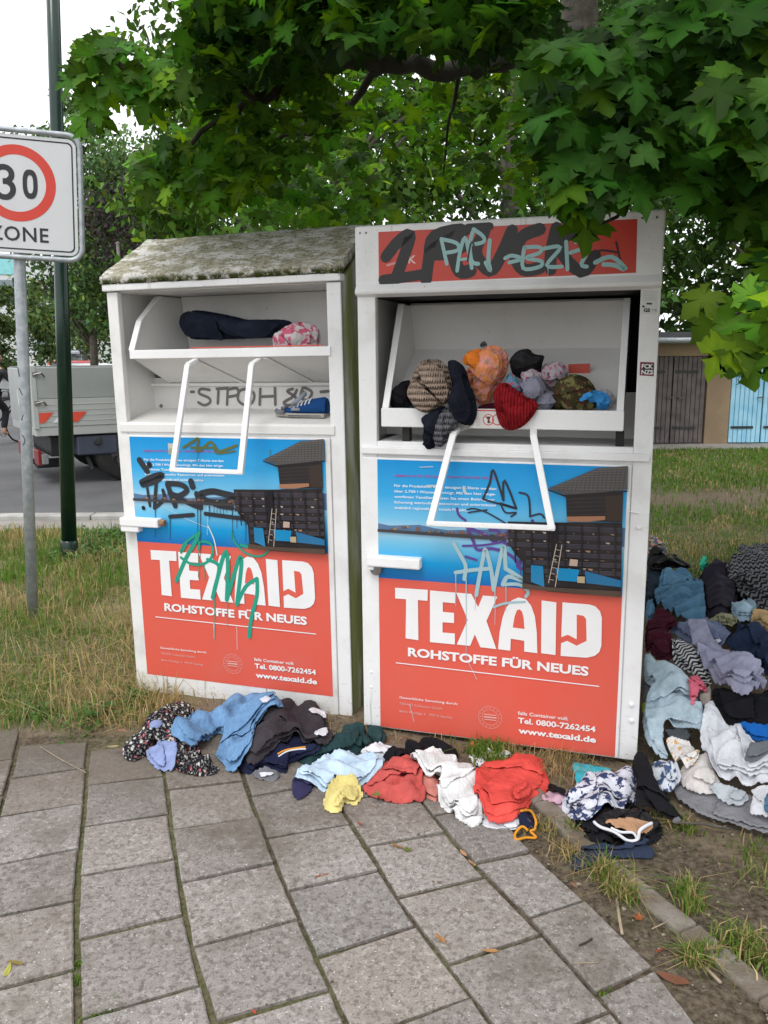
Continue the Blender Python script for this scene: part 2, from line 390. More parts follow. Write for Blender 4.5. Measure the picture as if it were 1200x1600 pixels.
kerbc = gp([(780, 1192), (847, 1257), (943, 1352), (1077, 1458), (1200, 1562)])
kerbc = [kerbc[0] + (kerbc[0]-kerbc[2])*1.0] + kerbc + [kerbc[-1]+(kerbc[-1]-kerbc[-2])*k_ for k_ in (1, 2, 4)]
def near_kerb(x, y): 
    d = 9+0*x
    for a, b in zip(kerbc[:-1], kerbc[1:]):
        e = b-a; t = np.clip(((x-a[0])*e[0]+(y-a[1])*e[1])/(e@e), 0, 1); d = np.minimum(d, np.hypot(x-a[0]-t*e[0], y-a[1]-t*e[1]))
    return d
def rightof(x, y):      # signed: positive on the soil side of the right-hand slab edge
    a, b = LN[6][0], LN[6][-1]; e = (b-a)/np.linalg.norm(b-a); return -((x-a[0])*e[1]*-1 + (y-a[1])*e[0])*-1
def gh(x, y):           # height of the ground
    a, b = LN[6][0], LN[6][-1]; e = (b-a)/np.linalg.norm(b-a)
    sr = -((x-a[0])*e[1] - (y-a[1])*e[0])*-1
    sr = (y-a[1])*e[0] - (x-a[0])*e[1]          # >0 to the left of travelling down the edge = soil side
    soil = np.maximum(np.clip(sr/.05, 0, 1), np.clip((y - bk(x))/.06, 0, 1))
    h = -.0095 + soil*(.0115 + .030*vnoise(x, y, .35, 1) + .012*vnoise(x, y, .09, 2)) + .005*vnoise(x, y, .03, 3)
    h = h + np.clip((y-7.9)/.2, 0, 1)*-.03
    return h
def grid_ground(x0, x1, y0, y1, s):
    xs = np.arange(x0, x1+1e-6, s); ys = np.arange(y0, y1+1e-6, s); X, Y = np.meshgrid(xs, ys); Zz = gh(X, Y)
    V = np.stack([X, Y, Zz], -1).reshape(-1, 3); nx, ny = len(xs), len(ys); i = np.arange(ny-1)[:, None]*nx + np.arange(nx-1)[None]
    return V, np.stack([i, i+1, i+1+nx, i+nx], -1).reshape(-1, 4)
def gcol(x, y):         # what lies there: bare soil, dry turf, green turf
    soil = np.array([.155, .115, .078]); dark = np.array([.075, .055, .036]); turf = np.array([.055, .085, .020]); dry = np.array([.21, .165, .08])
    n1 = vnoise(x, y, .5, 11)+.5*vnoise(x, y, .17, 12); n2 = vnoise(x, y, .9, 13)+.6*vnoise(x, y, .25, 14)
    left = np.clip((y-bk(x))/.1, 0, 1)*(x < -.9)
    far = np.clip((y-5.3+.5*n1)/.5, 0, 1)*(x > .8)*(1-np.exp(-((y-9.3-.1*x)/.55)**2)*.9)
    g = np.clip(np.maximum(left, far) - np.clip(-n2*2-.3, 0, 1)*.5, 0, 1)[..., None]
    t = np.clip(n1*1.6+.5, 0, 1)[..., None]; tt = np.clip(n2*2+.45-(x > .8)*.55, 0, 1)[..., None]
    base = soil*(1-t*.45) + dark*t*.45
    jn = (y < bk(x))[..., None]
    base = np.where(jn, dark*(.7) + np.array([.02, .05, 0])*np.clip(n2*3+.1, 0, 1)[..., None], base)
    return base*(1-g) + (turf*(1-tt)+dry*tt)*g
V, Fq = grid_ground(-5.2, 6.0, .6, 8.0, .035)
k = NT('soil'); v = k.vec(); c = k.mix(k.math('MULTIPLY', k.step(k.noise(v, 45, 6, .7), .3, .75), .55), k.attr(), (.33, .27, .20))
c = k.mix(k.math('MULTIPLY', k.step(k.noise(v, 160, 3, .8), .55, .68), .5), c, (.04, .03, .02)); k.base(c); k.set(rough=.95, spec=.15); k.bump(k.noise(v, 60, 6, .75), .8, .012)
MAT['soil'] = k.m
tag(npmesh('ground', V, Fq, gcol(V[:, 0], V[:, 1]), MAT['soil'], smooth=True), kind='structure')
# far lawn and earth out to the horizon
xs = np.concatenate([np.linspace(-160, -8, 20), np.linspace(-7, 12, 60), np.linspace(14, 160, 20)]); ys = np.concatenate([np.linspace(-30, .5, 8), np.linspace(1.5, 7.5, 10), np.linspace(7.9, 20, 60), np.linspace(22, 260, 24)])
X, Y = np.meshgrid(xs, ys); ZZ = -.05 + .0*X; nx = len(xs); i = np.arange(len(ys)-1)[:, None]*nx + np.arange(nx-1)[None]
V = np.stack([X, Y, ZZ], -1).reshape(-1, 3)
tag(npmesh('lawn', V, np.stack([i, i+1, i+1+nx, i+nx], -1).reshape(-1, 4), gcol(V[:, 0], V[:, 1]), MAT['soil']), kind='structure')
# concrete edging strip between slabs and soil
km = MB(); wk = .036
for a, b in zip(kerbc[:-1], kerbc[1:]):
    e = (b-a)/np.linalg.norm(b-a); n_ = np.array([-e[1], e[0]]); L = np.linalg.norm(b-a); ns = max(1, int(L/.5))
    for j in range(ns):
        p, q_ = a+e*L*j/ns, a+e*L*(j+1)/ns-e*.004
        km.prism([(*(p-n_*wk), .016), (*(q_-n_*wk), .016), (*(q_+n_*wk), .02), (*(p+n_*wk), .02)], (0, 0, -.12))
MAT['edging'] = M('old_concrete', (.235, .21, .18), (.15, .12, .09), 7, .95, .8, 110, lo=.38, hi=.6, bdist=.008)
tag(km.build('pavement_edging', MAT['edging'], bev=.008), kind='structure')
# road with kerb and a strip of footway behind the verge
MAT['asphalt'] = M('asphalt', (.115, .115, .12), (.085, .085, .088), 1.2, .9, .6, 90, bdist=.006)
MAT['footway'] = M('pale_footway', (.30, .28, .255), (.20, .18, .155), 1.6, .9, .5, 60)
rp = MB(); rp.prism([(x, y, -.03) for x, y in [(-70, 8.62), (-2.4, 8.62), (-2.4, 11.0), (1.5, 13.4), (1.5, 17.2), (-5.4, 14.2), (-10, 25), (-20, 60), (-70, 60)]], (0, 0, -.17))
tag(rp.build('road', MAT['asphalt']), kind='structure')
tag(MB().box(-70, -2.2, 7.85, 8.42, -.2, -.012).build('footway', MAT['footway'], bev=.01), kind='structure')
kb = MB()
for j in range(34):
    if j > 21: continue
    kb.box(-24+j*1.0, -24+j*1.0+.99, 8.43, 8.60, -.2, .035)
tag(kb.build('kerb', M('kerb_stone', (.42, .41, .39), (.30, .29, .27), 5, .85, .4), bev=.012), kind='structure')
lb = MB()
for x in np.arange(-24, 0, 4.0): lb.box(x, x+2, 20.1, 20.22, -.03, -.026)
tag(lb.build('road_marking', M('road_paint', (.6, .6, .58), (.4, .4, .38), 9, .8)), kind='structure')
tag(MB().box(3.6, 30, 14.75, 15.9, -.2, -.02).build('garage_forecourt', MAT['footway']), kind='structure')

# ---------------------------------------------------------------- grass and litter
def blades(n, pos, h, w, cols, lean=.35, seed=1, zf=None):
    r = np.random.default_rng(seed); P = pos(n, r); n = len(P)
    z0 = (zf or gh)(P[:, 0], P[:, 1]); az = r.uniform(0, 2*np.pi, n); d = np.stack([np.cos(az), np.sin(az)], -1); la = r.uniform(0, 2*np.pi, n)
    hh = h*r.uniform(.45, 1.25, n); ln = np.abs(r.normal(0, lean, n)); lv = np.stack([np.cos(la), np.sin(la)], -1)*(ln*hh)[:, None]; ww = w*r.uniform(.6, 1.4, n)
    b = np.concatenate([P, (z0-.01)[:, None]], 1); m = np.concatenate([P+lv*.35, (z0+hh*.6)[:, None]], 1); t = np.concatenate([P+lv*(1.1+ln[:, None]*.4), (z0+hh*np.clip(1-ln*.5, .15, 1))[:, None]], 1)
    D = np.concatenate([d, np.zeros((n, 1))], 1)
    V = np.stack([b-D*ww[:, None]/2, b+D*ww[:, None]/2, m+D*ww[:, None]*.4, m-D*ww[:, None]*.4, t+D*ww[:, None]*.08, t-D*ww[:, None]*.08], 1).reshape(-1, 3)
    i = np.arange(n)[:, None]*6; F = np.concatenate([i+np.array([[0, 1, 2, 3]]), i+np.array([[3, 2, 4, 5]])])
    C = cols(P, r); return V, F, np.repeat(C, 6, 0)
G1, G2, D1, D2 = np.array([.10, .22, .022]), np.array([.16, .24, .042]), np.array([.54, .41, .21]), np.array([.37, .28, .11])
def colfun(dryness, patch=True):
    def f(P, r):
        n = len(P); pn = (vnoise(P[:, 0], P[:, 1], .6, 21)+.7*vnoise(P[:, 0], P[:, 1], .2, 22)) if patch else 0
        dd = dryness(P) if callable(dryness) else dryness
        isd = r.random(n) < np.clip(dd+pn*1.1, .03, .97); t = r.random((n, 1))
        return np.where(isd[:, None], D1*t+D2*(1-t), G1*t+G2*(1-t))*r.uniform(.65, 1.25, (n, 1))
    return f
def area(x0, x1, y0, y1, ok, power=1.0):
    def f(n, r):
        P = np.stack([r.uniform(x0, x1, n), y0+(y1-y0)*r.random(n)**power], -1); return P[ok(P[:, 0], P[:, 1], r)]
    return f
binA = lambda x, y: ((x-FA[0][0])*FA[1][0]+(y-FA[0][1])*FA[1][1] > -.0) & ((x-FA[0][0])*FA[1][0]+(y-FA[0][1])*FA[1][1] < 1.16) & ((x-FA[0][0])*FA[2][0]+(y-FA[0][1])*FA[2][1] > -.0) & ((x-FA[0][0])*FA[2][0]+(y-FA[0][1])*FA[2][1] < .98)
binB = lambda x, y: ((x-FB[0][0])*FB[1][0]+(y-FB[0][1])*FB[1][1] > -.0) & ((x-FB[0][0])*FB[1][0]+(y-FB[0][1])*FB[1][1] < 1.16) & ((x-FB[0][0])*FB[2][0]+(y-FB[0][1])*FB[2][1] > -.0) & ((x-FB[0][0])*FB[2][0]+(y-FB[0][1])*FB[2][1] < 1.0)
parts = []
okL = lambda x, y, r: (y > bk(x)+.02) & ~binA(x, y) & (x < -.98+.0*y) & (r.random(len(x)) < .45+.9*(vnoise(x, y, .3, 31)+.5))
parts.append(blades(30000, area(-3.6, -.95, 3.4, 7.85, okL, 1.25), .058, .0050, colfun(lambda P: .80-.22*(P[:, 1]-3.6)), .75, 3))
parts.append(blades(3600, area(-3.0, -1.0, 3.4, 5.2, okL, 1), .15, .004, colfun(.97), 1.0, 4))       # long fallen straws
parts.append(blades(5200, area(-3.6, -1.9, 4.8, 7.8, okL, 1), .12, .007, colfun(.12), .4, 5))
okB = lambda x, y, r: (y > bk(x)+.03) & ~binA(x, y) & ~binB(x, y)
parts.append(blades(900, area(-1.3, 1.2, 3.1, 4.0, okB, 1), .05, .004, colfun(.85), .9, 6))
path = lambda x, y: np.exp(-((y-9.3-.1*x)/.55)**2)
okR = lambda x, y, r: (x > 1.2+.0*y) & (r.random(len(x)) < (1-path(x, y)*.93)*np.clip((y-4.6)/1.2, .04, 1)*(.5+.8*(vnoise(x, y, .5, 32)+.5)))
zl = lambda x, y: np.where(y < 8.0, gh(x, y), -.05)
parts.append(blades(24000, area(1.2, 6.0, 4.6, 8.0, okR), .055, .007, colfun(.14), .6, 7, zl))
parts.append(blades(42000, area(2.0, 11, 8.0, 14.8, okR), .075, .013, colfun(.04), .5, 8, zl))
def tuftpos(cs):
    def f(n, r):
        k_ = r.integers(0, len(cs), n); c_ = np.array([(*ground(a, b)[:2], s) for a, b, s in cs])[k_]
        return c_[:, :2]+r.normal(0, 1, (n, 2))*c_[:, 2:3]
    return f
parts.append(blades(420, tuftpos([(955, 1385, .03), (975, 1405, .022), (945, 1375, .02)]), .065, .004, colfun(.55, False), .7, 9))
parts.append(blades(520, tuftpos([(1165, 1490, .04), (1190, 1500, .04), (1150, 1475, .025), (1080, 1420, .022), (1070, 1400, .012)]), .075, .0045, colfun(.38, False), .65, 10))
parts.append(blades(300, tuftpos([(1100, 1495, .022), (1080, 1505, .015)]), .05, .004, colfun(.4, False), .8, 11))
parts.append(blades(420, tuftpos([(1050, 1285, .04), (1075, 1300, .02), (895, 1300, .012), (1180, 1340, .05), (1190, 1370, .05)]), .05, .004, colfun(.3, False), .8, 12))
parts.append(blades(260, tuftpos([(942, 1552, .012), (165, 1580, .02), (155, 1585, .02), (120, 1505, .008), (118, 1530, .008)]), .016, .004, colfun(.02, False), .6, 13))
parts.append(blades(260, tuftpos([(850, 1295, .03), (880, 1335, .03), (905, 1350, .03)]), .05, .003, colfun(.85, False), .9, 14))
parts.append(blades(420, tuftpos([(870, 1205, .05), (880, 1190, .04), (900, 1180, .05), (800, 1175, .05)]), .08, .003, colfun(.97, False), .9, 15))
parts.append(blades(600, tuftpos([(770, 1195, .04), (760, 1180, .04)]), .06, .006, colfun(.1, False), .7, 16))
parts.append(blades(1500, area(.25, 2.3, 1.7, 3.4, lambda x, y, r: (near_kerb(x, y) > .05) & (rightof(x, y)*0 == 0) & (y > 2.66-2.17*(x-.60)+.0) & (r.random(len(x)) < .3+vnoise(x, y, .2, 41)), 1), .03, .003, colfun(.5, False), .9, 17))
Vs, Fs, Cs, o_ = [], [], [], 0
for V, F, C in parts: Vs.append(V); Fs.append(F+o_); Cs.append(C); o_ += len(V)
k = NT('grass_blade'); k.base(k.attr()); k.set(rough=.6, spec=.25)
tr = k.n('BsdfTranslucent'); k.l(k.attr(), tr.inputs[0]); ms = k.n('MixShader', _0=.35); k.l(k.b.outputs[0], ms.inputs[1]); k.l(tr.outputs[0], ms.inputs[2]); k.l(ms.outputs[0], k.o.inputs[0]); MAT['grass'] = k.m
tag(npmesh('grass', np.concatenate(Vs), np.concatenate(Fs), np.concatenate(Cs), k.m), 'dry and green grass growing on the verge and lawn around the bins', 'grass', kind='stuff')
# broadleaf weeds low in the verge
def leafblobs(n, cs, size, col, seed):
    r = np.random.default_rng(seed); P = tuftpos(cs)(n, r); z = gh(P[:, 0], P[:, 1]) + r.uniform(.0, .06, n)
    a = r.uniform(0, 6.28, n); t = r.uniform(-.6, .6, (n, 2)); s = size*r.uniform(.5, 1.3, n)
    pts = np.array([(0, -1), (.6, -.3), (.5, .5), (0, 1), (-.5, .5), (-.6, -.3)])
    X = P[:, None, 0]+s[:, None]*(pts[None, :, 0]*np.cos(a)[:, None]-pts[None, :, 1]*np.sin(a)[:, None]); Y = P[:, None, 1]+s[:, None]*(pts[None, :, 0]*np.sin(a)[:, None]+pts[None, :, 1]*np.cos(a)[:, None])
    Zq = z[:, None] + (X-P[:, None, 0])*t[:, 0:1] + (Y-P[:, None, 1])*t[:, 1:2]
    return np.stack([X, Y, Zq], -1).reshape(-1, 3), np.arange(n)[:, None]*6+np.array([[0, 1, 2, 3, 4, 5]]), np.repeat(np.array(col)*r.uniform(.5, 1.4, (n, 1)), 6, 0)
wv = [leafblobs(700, [(135, 1140, .06), (150, 1120, .04), (190, 1105, .05), (205, 1090, .06), (215, 1100, .03), (60, 1120, .04)], .012, (.07, .16, .03), 5), leafblobs(2600, [(150, 860, .20), (165, 845, .2), (190, 850, .2), (130, 870, .12)], .022, (.10, .20, .05), 6)]
tag(npmesh('ground_weeds', np.concatenate([w[0] for w in wv]), np.concatenate([wv[0][1], wv[1][1]+len(wv[0][0])]), np.concatenate([w[2] for w in wv]), MAT['grass']), 'low broadleaf weeds at the edge of the grass verge', 'weeds', kind='stuff')
# moss in the joints, pebbles and crumbs of soil
r = np.random.default_rng(77); n = 5200; P = np.stack([r.uniform(-1.2, 1.7, n), r.uniform(1.7, 3.6, n)], -1); keep = (near_kerb(P[:, 0], P[:, 1]) > .04) & (((P[:, 1]-LN[6][0][1])*.42-(P[:, 0]-LN[6][0][0])*-.907 > 0) | (P[:, 1] > bk(P[:, 0])) | (r.random(n) < .02)); P = P[keep]; n = len(P)
cube = np.array([(x, y, z) for x in (-1, 1) for y in (-1, 1) for z in (-1, 1)], float)*np.array([1, .8, .6]); fc = np.array([(0, 1, 3, 2), (4, 6, 7, 5), (0, 4, 5, 1), (2, 3, 7, 6), (0, 2, 6, 4), (1, 5, 7, 3)])
s = np.abs(r.normal(.0016, .0018, n))+.001; V = (cube[None]*(1+r.normal(0, .25, (n, 8, 3))))*s[:, None, None]; zz = np.maximum(gh(P[:, 0], P[:, 1]), np.where(P[:, 1] < bk(P[:, 0]), 0, -1)); V[..., :2] += P[:, None]; V[..., 2] += zz[:, None]+s[:, None]*.5
tag(npmesh('gravel', V.reshape(-1, 3), (np.arange(n)[:, None, None]*8+fc[None]).reshape(-1, 4), np.repeat(np.where(r.random((n, 1)) < .15, .40, .10)*np.array([[1, .82, .65]]), 8, 0), MAT['soil']), 'small pebbles and crumbs of soil beside the slabs', 'gravel', kind='stuff')
# ---------------------------------------------------------------- the two collection bins
WHT = (.80, .80, .80); RED = (.68, .108, .074); BLK = (.012, .012, .014)
def poster(parent, fr, mb):
    """the printed sheet: same artwork on both doors, measured on the right-hand bin"""
    pb = Z(540, 680, .416667); L = lambda x, y: tuple(loc(FB, *pb([(x, y)])[0])[[0, 2]] - np.array([.0797, .0105]))
    Ls = lambda *p: [L(*a) for a in p]
    O = empty('poster', None); O.parent = parent
    if fr is FA: O.location = (.0716, -.0135, .1224)
    else: O.location = (.0797, -.0135, .0105)
    w, h, sp = .9916, 1.1775, .6741
    # red sheet and photo sheet are one printed film
    s = Decal(); s.poly([(0, 0), (w, 0), (w, sp+.003), (0, sp+.003)], RED, 0)
    me = s.build('red_field', O)
    p = Decal(-.0004)
    sk = [(.0, .26, .62), (.03, .36, .70), (.16, .50, .75), (.42, .62, .74)]; ys = [h, sp+.36, sp+.26, sp+.205]
    for a in range(3): p.poly([(0, ys[a+1]), (w, ys[a+1]), (w, ys[a]), (0, ys[a])], [sk[a+1], sk[a+1], sk[a], sk[a]], -.0006)
    wy = [sp+.205, sp+.16, sp+.08, sp]; wc = [(.34, .55, .70), (.16, .48, .68), (.0, .30, .62), (.0, .13, .42)]
    for a in range(3): p.poly([(0, wy[a+1]), (w, wy[a+1]), (w, wy[a]), (0, wy[a])], [wc[a+1], wc[a+1], wc[a], wc[a]], -.0006)
    p.poly([(.02, sp+.10), (.30, sp+.085), (.42, sp+.13), (.30, sp+.175), (.05, sp+.18)], (.42, .64, .74))
    hl = [(0, .205), (0, .235), (.05, .228), (.11, .232), (.18, .238), (.24, .228), (.30, .222), (.40, .23), (.50, .236), (.56, .25), (.60, .245), (.66, .262), (.72, .275), (.80, .27), (w, .27), (w, .195), (.5, .195), (.3, .20)]
    p.poly([(x, sp+y) for x, y in hl], (.09, .18, .32))
    p.poly([(x, sp+y) for x, y in [(.5, .2), (.5, .225), (.58, .232), (.66, .24), (.72, .255), (.8, .25), (.8, .2)]], (.17, .18, .27))
    rr = np.random.default_rng(3)
    for i in range(46):
        x = rr.uniform(0, .55); y = sp+.205+rr.uniform(-.004, .012)*(1 if x > .2 else 1.8); c = [(.16, .11, .07), (.30, .22, .16), (.05, .06, .05), (.22, .10, .06)][i % 4]
        a = rr.uniform(.004, .014); p.poly([(x, y), (x+a*1.6, y), (x+a*1.4, y+a*.8), (x+a*.4, y+a)], c)
    p.poly([(0, sp+.200), (.52, sp+.193), (.55, sp+.2), (.52, sp+.208), (.0, sp+.212)], (.05, .045, .05))
    WD, WD2 = (.020, .016, .018), (.055, .042, .038)
    p.poly(Ls((828, 215), (1042, 205), (1038, 322), (975, 320), (832, 318)), WD)
    for i in range(6): p.line(L(832, 236+i*15), L(1040, 228+i*15), .002, WD2)
    p.poly(Ls((975, 225), (1040, 220), (1038, 318), (978, 316)), (.04, .026, .02))
    p.poly(Ls((762, 196), (850, 160), (945, 120), (1060, 112), (1058, 200), (960, 212), (820, 222), (812, 212)), (.085, .078, .076))
    for i in range(9):
        t = i/8; p.line(L(765+t*180, 197-t*72), L(1058, 200-t*80), .0018, (.16, .15, .145))
    for i in range(16):
        a = 800+i*16; p.line(L(a, 208-(i % 3)*4), L(a+9, max(200-(a+9-762)*.415, 118)+12), .0016, (.045, .04, .04))
    p.line(L(762, 200), L(830, 226), .006, (.02, .018, .02)); p.line(L(815, 222), L(1058, 206), .005, (.018, .016, .018))
    p.poly(Ls((832, 300), (975, 298), (975, 312), (905, 320), (832, 318)), (.34, .16, .09))
    bl = Ls((612, 318), (780, 322), (1038, 322), (1034, 598), (900, 590), (770, 580), (668, 560), (668, 470), (640, 440), (615, 400))
    p.poly(bl, (.018, .014, .016))
    for q_, y in enumerate((340, 372, 404, 438, 470, 500)):
        x0 = 612 if y < 420 else 680; p.line(L(x0, y), L(1036, y+14), .015, (.034, .030, .042)); p.line(L(x0, y-9), L(1036, y+5), .0022, (.075, .07, .09))
        xx = x0+rr.uniform(5, 40)
        while xx < 1010:
            wd = rr.uniform(6, 22); hh_ = rr.uniform(4, 9); yo = y+12+(xx-612)*.033
            p.poly(Ls((xx, yo), (xx+wd, yo+1), (xx+wd*.8, yo+hh_), (xx+wd*.15, yo+hh_*.6)), [(.30, .19, .12), (.42, .34, .28), (.16, .09, .06), (.10, .07, .06)][rr.integers(0, 4)]); xx += rr.uniform(25, 80)
    for xx in range(640, 1030, 62): p.line(L(xx, 330), L(xx+2, 470 if xx < 680 else 540), .006, (.012, .010, .013))
    p.poly(Ls((775, 330), (800, 330), (800, 455), (775, 450)), (.008, .007, .01))
    p.poly(Ls((700, 478), (745, 482), (750, 560), (700, 540)), (.0, .20, .42)); p.poly(Ls((792, 488), (880, 495), (870, 540), (800, 535)), (.0, .22, .45)); p.poly(Ls((900, 500), (1034, 535), (1034, 560), (905, 545)), (.01, .14, .30))
    p.poly(Ls((668, 545), (760, 560), (1034, 575), (1034, 598), (668, 566)), (.07, .045, .03))
    p.line(L(795, 400), L(765, 545), .003, (.5, .42, .34)); p.line(L(815, 402), L(790, 560), .003, (.5, .42, .34))
    for i in range(6): p.line(L(792-i*5, 420+i*22), L(810-i*5, 424+i*22), .002, (.5, .42, .34))
    p.poly(Ls((872, 520), (900, 520), (900, 545), (872, 543)), (.42, .33, .20)); p.poly(Ls((845, 455), (875, 458), (872, 482), (842, 480)), (.45, .33, .26))
    p.build('lake_photo', O)
    t = Decal(-.0032, -.00006)
    t.text('GEBRAUCHTE TEXTILIEN - ROHSTOFFE FÜR NEUES', L(188, 153), L(562, 163), .0085, (.42, .04, .26), .012)
    for i, (sx, xe) in enumerate((('Für die Produktion eines einzigen T-Shirts werden', 568), ('über 2.700 l Wasser benötigt. Mit den hier einge-', 566), ('worfenen Textilien leisten Sie einen Beitrag zur', 562), ('Schonung wertvoller Ressourcen und unterstützen', 566), ('zusätzlich regionale und soziale Projekte.', 466))):
        t.text(sx, L(187, 191+i*20.5), L(xe, 203+i*20.5 - (2 if xe < 500 else 0)), .0105, (.80, .86, .90), .014)
    t.text('ROHSTOFFE FÜR NEUES', L(238, 822), L(912, 896), .0365, WHT, .036)
    t.line(L(193, 848), L(952, 936), .0042, WHT)
    t.text('Gewerbliche Sammlung durch:', L(206, 981), L(425, 1006), .0105, (.78, .70, .68), .016)
    t.text('TEXAID Collection GmbH', L(207, 1004), L(365, 1024), .0105, (.66, .42, .38)); t.text('Beim Weidige 3 · 99510 Apolda', L(207, 1032), L(403, 1057), .0105, (.66, .42, .38))
    t.text('falls Container voll:', L(648, 1041), L(836, 1063), .0145, (.80, .74, .72), .02)
    t.text('Tel. 0800-7262454', L(649, 1072), L(938, 1106), .0235, WHT, .030); t.text('www.texaid.de', L(650, 1110), L(940, 1146), .0245, WHT, .036)
    c0 = L(545, 1052); g = (.76, .40, .36); t.ring(c0, .0485, .050, g); t.ring(c0, .0335, .035, g)
    for a in range(16):
        A = a*2*math.pi/16; t.line((c0[0]+.039*math.cos(A), c0[1]+.039*math.sin(A)), (c0[0]+.045*math.cos(A+.06), c0[1]+.045*math.sin(A+.06)), .003, (.72, .32, .28))
    for i, wd in enumerate((.026, .027, .026)): t.line((c0[0]-wd, c0[1]+.012-i*.011), (c0[0]+wd, c0[1]+.0125-i*.011), .0065 if i == 1 else .004, g)
    t.build('lettering', O)
    b = Decal(-.0029, -.00012)
    b.poly(Ls((190, 568), (312, 576), (311, 617), (275, 614), (277, 764), (229, 757), (231, 611), (190, 608)), WHT)
    b.poly(Ls((320, 578), (415, 586), (414, 626), (368, 622), (368, 658), (410, 662), (410, 700), (367, 697), (367, 735), (413, 739), (413, 780), (320, 771)), WHT)
    b.poly(Ls((418, 586), (475, 591), (500, 640), (518, 597), (572, 601), (531, 692), (568, 797), (508, 790), (488, 742), (470, 785), (420, 780), (461, 688)), WHT)
    b.poly(Ls((574, 797), (580, 735), (591, 680), (603, 645), (625, 615), (650, 604), (678, 610), (698, 635), (712, 675), (719, 735), (721, 812), (672, 806), (672, 766), (622, 758), (620, 803)), WHT)
    b.poly(Ls((629, 716), (636, 675), (645, 652), (655, 648), (664, 657), (670, 680), (673, 722)), RED)
    b.poly(Ls((737, 615), (792, 622), (789, 819), (735, 812)), WHT)
    b.poly(Ls((815, 622), (915, 630), (938, 637), (955, 655), (962, 680), (960, 785), (952, 808), (935, 822), (905, 829), (808, 822)), WHT)
    b.poly(Ls((868, 668), (893, 672), (903, 684), (905, 766), (868, 784), (832, 766), (806, 776), (808, 753), (835, 743), (868, 760)), RED)
    b.build('brand_name', O)
    return O
def spray(name, parent, fr, zf, strokes, drips, col, w, yoff, seed=1, off=(0, 0)):
    d = Decal(yoff, -.00005); r = np.random.default_rng(seed); q_ = lambda p: tuple(loc(fr, *zf([p])[0], 'n', yoff)[[0, 2]])
    for s_ in strokes:
        ww, pts = (s_[0], s_[1:]) if isinstance(s_[0], (int, float)) else (w, s_)
        d.stroke([q_(p) for p in pts], ww, col)
    for x, y, ln in drips:
        a = q_((x, y)); b = q_((x, y+ln)); d.stroke([a, ((a[0]+b[0])/2+.001, (a[1]+b[1])/2), b], [.0045, .0025, .002], col, sub=1)
    k = NT(name+'_paint'); k.base(k.attr()); k.set(rough=.45); 
    return d.build(name, parent, k.m)
def handle(parent, fr, pts_top, pts_bot, d=-.17, w=.013, kink=.045):
    """tubular pull frame: two arms from the chute lip outwards and down, joined by a bar"""
    T = [loc(fr, *p, 'n', -.01) for p in pts_top]; B = [loc(fr, *p, 'n', d) for p in pts_bot]
    for t, b in zip(T, B):
        h = MB(); p1 = t + (b-t)*kink*2; p1[1] = t[1]-.055; p1[2] = t[2]-.01
        pts = [t + np.array([0, .012, .01]), p1, b]
        for a, c in zip(pts[:-1], pts[1:]):
            e = (c-a)/np.linalg.norm(c-a); sd_ = np.array([1, 0, 0]); nn = np.cross(e, sd_); nn /= np.linalg.norm(nn); sx = np.cross(nn, e)
            if c is b: c = c+e*w*.5
            h.prism([a-sx*w-nn*.009, a+sx*w-nn*.009, a+sx*w+nn*.009, a-sx*w+nn*.009], c-a)
        h.build('handle_arm', MAT['white_clean'], parent, .003)
    h = MB(); a, c = B; h.prism([a+np.array([-w, -.008, -w*.75]), a+np.array([-w, .010, -w*.75]), a+np.array([-w, .010, w*.75]), a+np.array([-w, -.008, w*.75])], (c-a)+np.array([2*w, 0, 0]))
    h.build('handle_bar', MAT['white_clean'], parent, .003)

binL = empty('clothes_bin', fmat(FA), 'older white clothing bin with mossy sloping roof and green spray tag across its red poster', 'clothing bin', 'textile collection bins')
mb = MB(); prof = [(0, .0), (0, 1.955), (.377, 2.185), (.94, 2.0), (.94, .0)]
mb.prism_x(prof, .0, .016); mb.build('side_wall', MAT['white_old'], binL, .004)
mb = MB(); mb.prism_x(prof, 1.135, 1.151); mb.build('side_wall', MAT['algae'], binL, .004)['label'] = 'right side wall grown over with green algae'
mb = MB(); mb.box(.016, 1.135, .925, .94, 0, 1.99); mb.box(.016, 1.135, .0, .925, .0, .03); mb.build('back_wall', MAT['white_old'], binL)
mb = MB(); mb.box(.0, .057, -.004, .03, .0, 1.958); mb.build('front_post', MAT['white_old'], binL, .004)
mb = MB(); mb.box(1.087, 1.151, -.004, .03, .0, 1.958); mb.build('front_post', MAT['white'], binL, .004)
mb = MB(); mb.box(.0, 1.151, -.004, .01, .0, .003); mb.box(.057, 1.087, .002, .02, .0, 1.33); mb.build('front_frame', MAT['white'], binL)
mb = MB(); mb.box(.058, 1.086, -.0125, .001, .012, 1.308); mb.build('door', MAT['white_old'], binL, .004)
mb = MB(); mb.prism_x([(-.012, 1.322), (-.012, 1.358), (.0, 1.366), (.29, 1.412), (.29, 1.395), (.012, 1.35), (.006, 1.322)], .022, 1.108); mb.build('shelf', MAT['white_inner'], binL, .002)
mb = MB(); mb.box(.016, 1.135, .288, .30, 1.40, 1.56); mb.box(.018, .024, .03, .9, 1.36, 1.96); mb.box(1.128, 1.134, .03, .9, 1.36, 1.96); mb.box(.016, 1.135, .30, .90, 1.36, 1.39); mb.box(.016, 1.135, .03, .925, 1.957, 1.962); mb.build('inner_panel', MAT['white_inner'], binL)
mb = MB(); mb.box(-.010, 1.158, -.022, .03, 1.962, 1.992); mb.build('eave_trim', MAT['white'], binL, .004)
